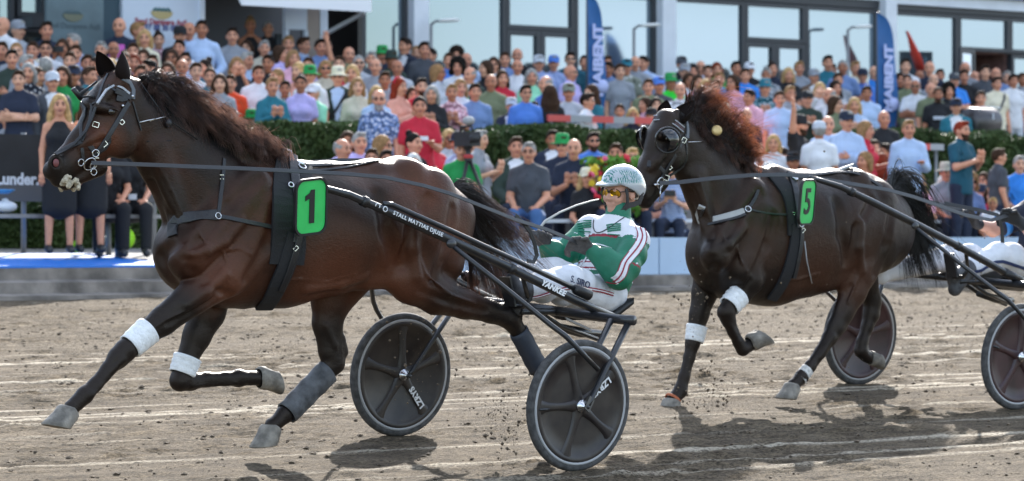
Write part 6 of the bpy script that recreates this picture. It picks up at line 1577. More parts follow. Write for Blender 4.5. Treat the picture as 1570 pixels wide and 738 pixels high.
# ------------------------------------------------------------------ spectators: a few bodies, many people
UPV = (0, 0, 1)
def pose_joints(pose, fem):
    sit = pose.startswith('sit'); w = .138 if fem else .160; dz = -.42 if sit else 0.0
    J = dict(dz=dz, sit=sit, w=w)
    arm = {'down': [(.235,.03,1.14),(.25,-.05,.89),(0,-.1,-1)], 'clap': [(.25,-.07,1.15),(.055,-.29,1.24),(-.15,-.3,1)],
           'cross': [(.25,-.09,1.16),(-.07,-.225,1.20),(-1,-.1,.1)], 'film': [(.22,-.20,1.27),(.06,-.31,1.50),(-.2,-.2,1)],
           'hips': [(.31,.06,1.16),(.19,-.09,1.0),(-.5,-.4,-.6)], 'wave': [(.235,.03,1.14),(.25,-.05,.89),(0,-.1,-1)],
           'cup': [(.25,-.05,1.14),(.13,-.30,1.19),(-.2,-1,.3)], 'sit': [(.24,-.06,1.13),(.15,-.33,1.02),(-.2,-1,-.25)], 'sitclap': [(.25,-.09,1.14),(.055,-.30,1.22),(-.15,-.3,1)]}[pose]
    for s, n in ((1, 'l'), (-1, 'r')):
        e, h, d = arm
        if pose == 'cross' and s < 0: h = (h[0], h[1]-.045, h[2]-.05)
        if pose == 'wave' and s < 0: e, h, d = (.33,-.05,1.58), (.36,-.10,1.84), (.1,0,1)
        if pose == 'cup' and s < 0: e, h, d = (.235,.03,1.14), (.25,-.05,.89), (0,-.1,-1)
        q_ = .80 if fem else .88; J['sh'+n] = np.array((s*w, .01, 1.40+dz)); J['el'+n] = np.array((s*e[0]*q_, e[1], e[2]+dz)); J['wr'+n] = np.array((s*(h[0]*q_ if pose in ('down','sit','cup','hips') else h[0]), h[1], h[2]+dz)); J['hd'+n] = np.array((s*d[0], d[1], d[2]))
        J['hp'+n] = np.array((s*.095, 0, .90+dz)); J['kn'+n] = np.array((s*.13, -.43, .50)) if sit else np.array((s*.11, -.01, .48)); J['an'+n] = np.array((s*.13, -.42, .09)) if sit else np.array((s*.12, .02, .09))
    return J
def trunk(F, J, fem, g, top, bottom, k=.05):
    z = J['dz']
    P = [((0,0,.93+z),(.165,.115) if fem else (.155,.115)), ((0,0,1.10+z),(.118,.095) if fem else (.140,.112)), ((0,0,1.28+z),(.138,.108) if fem else (.152,.118)), ((0,.01,1.40+z),(.085,.075) if fem else (.10,.08))]
    P = [(np.array(p), (r[0]+g, r[1]+g)) for p, r in P]
    F.chain([p for p, r in P], [r for p, r in P], k, (1,0,0))
    if fem: F.ell((.07,-.085,1.28+z), .062+g*.8, .04); F.ell((-.07,-.085,1.28+z), .062+g*.8, .04)
def arms(F, J, r, upto, g):
    for n in 'lr':
        s, e, w = J['sh'+n], J['el'+n], J['wr'+n]
        F.seg(np.array((s[0]*.2, .015, s[2]+.075)), s, .044+g*.7, .052*r+g, .035)
        if upto <= 1: F.seg(s, s+(e-s)*upto, .056*r+g, .050*r+g+.006*(g > 0), .02)
        else: F.seg(s, e, .056*r+g, .046*r+g, .02); F.seg(e, e+(w-e)*(upto-1), .045*r+g, .032*r+g, .015)
def hand_mesh(b, w, d, s, thumb):
    'palm, four bent fingers of different length and a thumb'
    d = Vector(d).normalized(); up = Vector((0,-1,0)) if abs(d.y) < .8 else Vector((0,0,1)); a = d.cross(up).normalized(); n = a.cross(d)
    w = Vector(w); b.ball(w + d*.045, (.038,.038,.038), 8, 6, Matrix((a, d, n)).transposed() @ Matrix.Diagonal((1,1.25,.5)))
    for i in range(4):
        o = (i-1.5)*.019; L = (.062,.074,.070,.055)[i]; p = w + d*.075 + a*o
        b.tube([p, p + d*L*.5 + n*.006, p + d*L*.85 - n*.012, p + d*L - n*.022], [.0095,.009,.0085,.006], 5)
    t = w + d*.03 + a*.03*thumb; b.tube([t, t + d*.03 + a*.024*thumb, t + d*.058 + a*.030*thumb], [.012,.011,.008], 5)
def join_mesh(name, parts):
    'one mesh from [(verts, faces list, material index)]'
    V, Fq, MI, n = [], [], [], 0
    for v, f, m in parts:
        V += [tuple(map(float, p)) for p in v]; Fq += [tuple(int(i)+n for i in q) for q in f]; MI += list(m) if hasattr(m, '__len__') else [m]*len(f); n += len(v)
    me = bpy.data.meshes.new(name); me.from_pydata(V, [], Fq); me.polygons.foreach_set('material_index', MI); me.polygons.foreach_set('use_smooth', [True]*len(Fq)); me.update(); return me
TPL = {}
def tpl(key, fn):
    if key not in TPL: TPL[key] = fn()
    return TPL[key]
def body_tpl(pose, fem):
    J = pose_joints(pose, fem); z = J['dz']; F = Field((-.50,-.62,-.02), (.50,.25,2.05 if pose == 'wave' else 1.80+z), .0155)
    trunk(F, J, fem, 0, 0, 0); arms(F, J, .82 if fem else 1.0, 2, 0)
    F.seg((0,.015,1.42+z), (0,-.005,1.55+z), .052 if fem else .060, .052, .03)
    c = np.array((0,-.01,1.64+z)); F.ell(c + (0,.012,.015), (.082,.104,.102), .02); F.seg(c + (0,-.035,-.03), c + (0,-.05,-.085), (.056,.05), (.04,.036), .03, (1,0,0))
    F.seg(c + (0,-.088,-.005), c + (0,-.108,-.035), .011, .015, .012); F.seg(c + (.034,-.078,.02), c + (-.034,-.078,.02), .016, .016, .015)
    for s in (1,-1):
        F.ell(c + (s*.078,.012,-.015), (.012,.022,.032), .008); F.ell(c + (s*.036,-.07,-.035), (.028,.026,.026), .02)
        n = 'l' if s > 0 else 'r'; F.seg(J['hp'+n], J['kn'+n], .085, .056, .04); F.seg(J['kn'+n], J['an'+n], .055, .036, .02)
    v, q = surface_nets(F.f, F.lo, F.h); v = relax(v, q)
    b = MB()
    for n, s in (('l',1),('r',-1)): hand_mesh(b, J['wr'+n], J['hd'+n], s, -s if pose in ('clap','sitclap') else s)
    e = MB()
    for s in (1,-1):
        e.ball(tuple(c + (s*.032,-.089,.004)), (.0155,.007,.0095), 8, 5)  # dark eyes enlarged, doubling as painted shading of the eye sockets
        e.tube([tuple(c + (s*.014,-.094,.024)), tuple(c + (s*.032,-.096,.029)), tuple(c + (s*.052,-.084,.024))], [.006,.007,.004], 5)
    l = MB(); l.tube([tuple(c + (-.025,-.086,-.062)), tuple(c + (0,-.094,-.060)), tuple(c + (.025,-.086,-.062))], [.006,.009,.006], 6)
    me = join_mesh('body', [(v, q, 0), (b.v, b.f, 0), (e.v, e.f, 1), (l.v, l.f, 2)])
    return me, J
def top_tpl(pose, fem, sleeve):
    J = pose_joints(pose, fem); z = J['dz']; g = .022 if sleeve == 'jacket' else .014
    F = Field((-.50,-.62,.70+z), (.50,.25,2.02 if pose == 'wave' else 1.56+z), .0165)
    trunk(F, J, fem, g, 0, 0); F.chain([(0,0,.86+z),(0,0,.97+z)], [(.175+g*.6,.125+g),(.168+g,.12+g)], .03, (1,0,0))
    up = {'short': .62, 'long': 1.93, 'jacket': 1.95, 'tank': 0.0}[sleeve]
    if up: arms(F, J, .9 if fem else 1.05, up, g)
    if sleeve != 'tank': F.seg((0,.014,1.44+z), (0,.006,1.495+z), .070, .066, .02)
    # creases
    rd = random.Random(sum(map(ord, pose)) + fem)
    for k in range(13):
        a = rd.uniform(-1, 1)*.13; h_ = rd.uniform(.95, 1.35)+z; F.seg((a,-.11,h_), (a+rd.uniform(-.06,.06),-.12,h_+rd.uniform(-.12,.12)), .018, .010, .012)
    F.plane((0,0,.80+z), (0,0,-1)); v, q = surface_nets(F.f, F.lo, F.h); v = relax(v, q); mi = np.zeros(len(q), int)
    if sleeve == 'jacket':
        c = v[q].mean(1); mi[(np.abs(c[:,0]) < .015 + .075*np.clip((c[:,2]-1.02-z)/.42, 0, 1)) & (c[:,1] < -.05) & (c[:,2] > .98+z) & (c[:, 1] > -.2)] = 1
    if sleeve in ('short','long'):                                  # turned-down collar open at the throat
        b = MB(); A = np.linspace(R(-62), R(242), 15)
        for r0, h0, r1, h1 in ((.066,1.50,.080,1.465),): b.add([(r_*math.cos(a), .008 + r_*math.sin(a)*1.02, h_+z - .018*max(0, -math.sin(a))) for a in A for r_, h_ in ((r0,h0),(r1,h1),(r1+.003,h1+.004),(r0+.004,h0+.004))], [(4*i+k, 4*i+(k+1)%4, 4*i+4+(k+1)%4, 4*i+4+k) for i in range(14) for k in range(4)], True)
        return join_mesh('top', [(v, q, 0), (b.v, b.f, 0)])
    return mesh_np('top', v, q, True, mi)
def leg_tpl(pose, fem, kind):
    J = pose_joints(pose, fem); z = J['dz']; F = Field((-.34,-.66,0), (.34,.26,1.06+z), .019)
    F.chain([(0,0,1.0+z),(0,0,.90+z)], [(.155,.115),(.17,.13)], .04, (1,0,0))
    for n in 'lr':
        F.seg(J['hp'+n], J['kn'+n], .100, .074, .04)
        if kind == 'long': F.seg(J['kn'+n], J['an'+n], .074, .062, .02)
    if kind == 'skirt': F.seg((0,0,.92), (0,0,.52), (.17,.13), (.185,.15), .04, (1,0,0))
    F.plane((0,0,.45 if kind == 'shorts' and not J['sit'] else .06), (0,0,-1))
    v, q = surface_nets(F.f, F.lo, F.h); v = relax(v, q); return mesh_np('trousers', v, q)
def shoe_tpl(pose):
    J = pose_joints(pose, False); out = []
    for n in 'lr':
        b = MB(); a = Vector(J['an'+n]); a.z = 0
        for y0, w_, h_ in ((.07,.035,.10),):
            b.tube([a + Vector((0,.065,.045)), a + Vector((0,.02,.055)), a + Vector((0,-.08,.042)), a + Vector((0,-.17,.032)), a + Vector((0,-.20,.025))], [.036,.046,.044,.040,.018], 10)
        out.append(b.mesh('shoe'))
    return out
def hair_tpl(style):
    F = Field((-.24,-.26,-.46), (.24,.26,.28), .0125); cut = True
    F.ell((0,.016,.020), (.084,.108,.105), .0)
    if style in ('long','bob','curly','pony'):
        F.ell((0,.022,.022), (.088,.111,.107), .02)
        if style == 'long':
            for s in (1,-1): F.chain([(s*.075,.02,0),(s*.092,.035,-.12),(s*.10,.03,-.24),(s*.085,.02,-.34)], [.036,.042,.045,.02], .03)
            F.chain([(0,.07,0),(0,.085,-.15),(0,.08,-.33)], [(.08,.05),(.09,.04),(.07,.02)], .03, (1,0,0))
        if style == 'bob':
            for s in (1,-1): F.chain([(s*.075,.02,0),(s*.088,.025,-.11)], [.036,.034], .03)
            F.chain([(0,.07,0),(0,.08,-.11)], [(.08,.05),(.08,.035)], .03, (1,0,0))
        if style == 'pony': F.chain([(0,.12,.05),(0,.17,.0),(0,.165,-.16)], [.03,.036,.012], .02)
        if style == 'curly':
            rd = random.Random(5)
            for k in range(60):
                a, b_ = rd.uniform(0, 6.3), rd.uniform(-.6, 1.4); F.ell((.10*math.cos(a)*math.cos(b_), .015+.115*math.sin(a)*math.cos(b_), .03+.11*math.sin(b_)), .034, .01)
            for s in (1,-1): F.ell((s*.095,.02,-.07), .05, .02)
    if style == 'bun': F.ell((0,.085,.115), .045, .01)
    F.ell((0,-.075,-.05), (.070,.085,.102), .01, sub=True); F.ell((0,-.155,.0), (.068,.105,.090), .006, sub=True)
    if style in ('short','bun','balding','crew'):
        F.seg((0,-.02,-.14), (0,.02,-.14), .115, .095, .01, (1,0,0), sub=True)
    if style == 'balding': F.ell((0,-.03,.11), (.085,.12,.085), .01, sub=True)
    if style == 'short': F.ell((.01,-.05,.098), (.058,.046,.024), .012)
    v, q = surface_nets(F.f, F.lo, F.h); v = relax(v, q)
    if style in ('short','long','bob','curly'):
        rg = np.random.default_rng(3); v = v + rg.normal(size=v.shape).astype(np.float32)*.0018
    return mesh_np('hair', v, q)
def hat_tpl(style):
    b = MB(); I = Matrix.Translation((0,.012,.0))
    if style in ('cap','visorcap','bucket'):
        b.lathe([(.102,.035),(.100,.075),(.086,.112),(.055,.135),(0,.142)], I @ Matrix.Diagonal((.92,1.08,1,1)), 20)
        if style == 'cap':
            vs, fs = [], []
            for l_ in (0, -.005):
                for k in range(9):
                    a = math.pi*(1.12 + .76*k/8); vs += [Vector((.092*math.cos(a), .108*math.sin(a)+.012, .040+l_)), Vector((.080*math.cos(a)*1.05, .195*math.sin(a)+.02, .030-.018*abs(math.cos(a))+l_))]
            for l_ in (0, 18):
                for k in range(8): i = l_+2*k; fs.append((i,i+1,i+3,i+2) if l_ == 0 else (i,i+2,i+3,i+1))
            b.add(vs, fs, True)
        if style == 'bucket': b.lathe([(.10,.05),(.15,.015),(.148,.008),(.098,.04)], I @ Matrix.Diagonal((.95,1.08,1,1)), 22)
    else:                                                                # hat with a brim all round
        b.lathe([(.096,.045),(.165,.030),(.166,.024),(.096,.036)], I @ Matrix.Diagonal((.95,1.12,1,1)), 26)
        b.lathe([(.096,.04),(.092,.10),(.080,.150),(.05,.158),(0,.150)], I @ Matrix.Diagonal((.95,1.12,1,1)), 22)
    return b.mesh('hat')
def glasses_tpl():
    b = MB()
    for s in (1,-1):
        n = 12; vs = [(s*.034+.027*math.cos(t), -.103+.35*abs(math.cos(t)*.027+.034*1)**2*6-.0, .004+.019*math.sin(t)) for t in np.linspace(0, 2*math.pi, n, False)]
        vs2 = [(x, y+.005, z_) for x, y, z_ in vs]; b.add(vs+vs2, [tuple(range(n)), tuple(range(2*n-1, n-1, -1))] + [(k, n+k, n+(k+1)%n, (k+1)%n) for k in range(n)])
        b.tube([(s*.060,-.085,.010),(s*.078,-.02,.008),(s*.080,.02,.0)], .003, 5)
    b.tube([(-.010,-.106,.008),(.010,-.106,.008)], .003, 5); return b.mesh('sunglasses')
def beard_tpl():
    F = Field((-.12,-.17,-.20), (.12,.08,.06), .0125); F.seg((0,-.04,-.05), (0,-.055,-.10), (.064,.056), (.046,.044), .02, (1,0,0)); F.ell((0,-.10,-.005), (.06,.07,.05), .005, sub=True); F.ell((0,-.125,-.06), (.024,.03,.008), .004, sub=True); F.plane((0,.0,-.02), (0,.6,.5))
    v, q = surface_nets(F.f, F.lo, F.h); return mesh_np('beard', relax(v, q), q)

COL = dict(white='#d4d6dc', paleblue='#a9bede', blue='#4a78c8', brightblue='#2f7fd6', navy='#1a2338', black='#15161b', grey='#8b9099', lightgrey='#b4bac4', darkgrey='#43474f', teal='#1f6a7c', lilac='#b4a9dc', pink='#d9a3b6',
           magenta='#cf62b8', peach='#d99a88', red='#b81f35', orange='#e0451c', green='#1e8a46', neon='#28d038', mint='#8fd4b0', olive='#6a7358', darkgreen='#25352e', beige='#bdb7a6', brown='#5f4a3c', camo='#767c70', denim='#3d5f8e', mid='#6d86b4', darkteal='#0f4a5c', cream='#d8d0b8')
HAIRC = dict(black='#17130f', brown='#3a281c', dark='#241a14', blond='#b08f62', grey='#8d8b88', white='#c9c8c6', auburn='#6b2f1c', red='#7a2a18', fair='#8a6a48')
SKINS = ['#c98d70', '#bb7d60', '#d09c80', '#a56a4c', '#c28468']
def cloth(c, pat='plain'):
    key = 'cloth_%s_%s' % (c, pat)
    if key in MATS: return MATS[key]
    m = mat(key, COL[c], .85, noise=.10, nscale=7, bump=1.0, bscale=9)
    n, l = m.node_tree.nodes, m.node_tree.links; b = n['Principled BSDF']; tc = n.new('ShaderNodeTexCoord')
    if pat in ('plaid','stripe'):
        w1 = n.new('ShaderNodeTexWave'); w1.inputs['Scale'].default_value = 9; w1.bands_direction = 'Z'; l.new(tc.outputs['Object'], w1.inputs[0])
        w2 = n.new('ShaderNodeTexWave'); w2.inputs['Scale'].default_value = 9; w2.bands_direction = 'X'; l.new(tc.outputs['Object'], w2.inputs[0])
        mx = n.new('ShaderNodeMath'); mx.operation = 'MAXIMUM' if pat == 'plaid' else 'ADD'; l.new(w1.outputs[1], mx.inputs[0]); l.new(w2.outputs[1], mx.inputs[1])
        if pat == 'stripe': mx.operation = 'MULTIPLY'; mx.inputs[1].default_value = 1; l.remove(mx.inputs[1].links[0])
        r = n.new('ShaderNodeValToRGB'); l.new(mx.outputs[0], r.inputs[0]); r.color_ramp.elements[0].position = .45; r.color_ramp.elements[1].position = .8
        base = rgb(COL[c]); r.color_ramp.elements[0].color = base; r.color_ramp.elements[1].color = tuple(min(1, x*.45+.38) for x in base[:3]) + (1,); l.new(r.outputs[0], b.inputs['Base Color'])
    if pat in ('floral','camo'):
        v = n.new('ShaderNodeTexVoronoi' if pat == 'floral' else 'ShaderNodeTexNoise'); v.inputs['Scale'].default_value = 22 if pat == 'floral' else 9; l.new(tc.outputs['Object'], v.inputs['Vector'])
        r = n.new('ShaderNodeValToRGB'); l.new(v.outputs[0], r.inputs[0]); base = rgb(COL[c]); r.color_ramp.interpolation = 'CONSTANT'
        r.color_ramp.elements[0].color = tuple(min(1, x*.3+.45) for x in base[:3]) + (1,); r.color_ramp.elements[1].color = base; r.color_ramp.elements[1].position = .34
        e = r.color_ramp.elements.new(.58); e.color = tuple(x*.35 for x in base[:3]) + (1,); l.new(r.outputs[0], b.inputs['Base Color'])
    return m
M_FEAT = mat('eye_dark', (.02,.014,.012), .4); M_LIP = mat('lip', (.30,.10,.09), .5); M_SHOE = mat('dark_shoe', (.02,.02,.022), .5); M_GLASS = mat('dark_lens', (.01,.01,.012), .1)
def slot(o, i, m):
    o.material_slots[i].link = 'OBJECT'; o.material_slots[i].material = m
def part(name, me, root, mats, loc=(0,0,0)):
    if not len(me.materials):
        for m in mats: me.materials.append(m)
    o = bpy.data.objects.new(name, me); C.objects.link(o); o.parent = root; o.location = loc
    for i, m in enumerate(mats):
        if m is not None: slot(o, i, m)
    return o
def make_person(loc, yaw, sc, sex, pose, top, sleeve, hair, extras, label, group, bottom='navy', bkind='long', skin=None, pat='plain'):
    fem = sex == 'f'; root = empty('person', loc, label, 'person', group, yaw); root.scale = (sc, sc, sc)
    me, J = tpl(('body', pose, fem), lambda: body_tpl(pose, fem)); z = J['dz']
    sk = SKINS[skin if skin is not None else 0]; part('body', me, root, [mat('skin_'+sk[1:], sk, .55, noise=.06, nscale=20), M_FEAT, M_LIP])
    t = tpl(('top', pose, fem, sleeve), lambda: top_tpl(pose, fem, sleeve))
    part('jacket' if sleeve == 'jacket' else 'shirt', t, root, [cloth(top, pat)] + ([cloth('lilac' if 'lilacshirt' in extras else 'paleblue' if 'blueshirt' in extras else 'white')] if sleeve == 'jacket' else []))
    part('skirt' if bkind == 'skirt' else 'shorts' if bkind == 'shorts' else 'trousers', tpl(('leg', pose, fem, bkind), lambda: leg_tpl(pose, fem, bkind)), root, [cloth(bottom)])
    for s in tpl(('shoe', 'sit' if J['sit'] else 'st'), lambda: shoe_tpl(pose)): part('shoe', s, root, [M_SHOE])
    hd = (0, -.01, 1.64+z)
    if hair != 'bald':
        st, hc = hair.split(':'); part('hair', tpl(('hair', st), lambda: hair_tpl(st)), root, [mat('hair_'+hc, HAIRC[hc], .75, noise=.3, nscale=30, spec=.15)], hd)
    for e in extras:
        if ':' in e:
            k, c = e.split(':')
            if k in ('cap','hat','bucket'): part('hat' if k != 'cap' else 'cap', tpl(('hat', k), lambda: hat_tpl(k)), root, [cloth(c)], hd)
            if k == 'bag': part('bag_strap', tpl(('bag', z), lambda: MB().ribbon([(.15,-.02,1.47+z),(.09,-.125,1.38+z),(0,-.165,1.22+z),(-.10,-.16,1.08+z),(-.17,-.10,.96+z)], [(0,-1,.2)]*5, .035, .004).mesh('bag_strap')), root, [cloth(c)])
            if k == 'print': part('shirt_print', tpl(('print', z), lambda: MB().ribbon([(-.09,-.160,1.26+z),(0,-.172,1.26+z),(.09,-.160,1.26+z)], [(0,-1,.1)]*3, .05, .003).mesh('shirt_print')), root, [cloth(c)])
            if k == 'vest': part('vest_panel', tpl(('vest', z), lambda: MB().ribbon([(.0,-.175,1.40+z),(0,-.185,1.2+z),(0,-.165,.95+z)], [(0,-1,0)]*3, .20, .004).mesh('vest_panel')), root, [cloth(c)])
            if k == 'band': part('hair_band', tpl(('band',), lambda: MB().tube([(.098*math.cos(a), .015+.02*math.sin(a)-.01, .04+.105*math.sin(a)*.9) for a in np.linspace(.1, 3.04, 12)], .014, 7).mesh('hair_band')), root, [cloth(c)], hd)
        elif e == 'sun': part('sunglasses', tpl(('sung',), glasses_tpl), root, [M_GLASS], hd)
        elif e == 'specs': part('spectacles', tpl(('specs',), lambda: (lambda b: b.mesh('spectacles'))(specs_mb())), root, [M_GLASS], hd)
        elif e.startswith('beard'): part('beard', tpl(('beard',), beard_tpl), root, [mat('hair_'+(e[5:] or 'brown'), HAIRC[e[5:] or 'brown'], .5, noise=.25, nscale=30)], hd)
        elif e == 'badge': part('badge', tpl(('badge', z), lambda: MB().box((-.045,-.185,1.02+z), (.045,-.178,1.08+z)).mesh('badge')), root, [cloth('white')])
        elif e == 'phone':
            w_ = J['wrl']; part('phone', tpl(('phone', pose), lambda: MB().box((-.075,w_[1]-.07,w_[2]+.06), (.075,w_[1]-.06,w_[2]+.14)).mesh('phone')), root, [M_PRINT])
        elif e == 'glass':
            w_ = J['wrl']; part('drinking_glass', tpl(('cup', pose), lambda: MB().lathe([(.024,0),(.034,.12),(.030,.12),(.021,.01)], Matrix.Translation((w_[0]-.01, w_[1]-.09, w_[2]-.01)), 12).mesh('drinking_glass')), root, [mat('beer', (.55,.42,.2), .15)])
    return root
def specs_mb():
    b = MB()
    for s in (1,-1):
        b.tube([(s*.033+.022*math.cos(t), -.103+.03*abs(math.cos(t))*(math.cos(t)*s > 0)*.4, .004+.016*math.sin(t)) for t in np.linspace(0, 2*math.pi, 13)], .0025, 4, False); b.tube([(s*.056,-.092,.008),(s*.080,.0,.004)], .0025, 4)
    return b
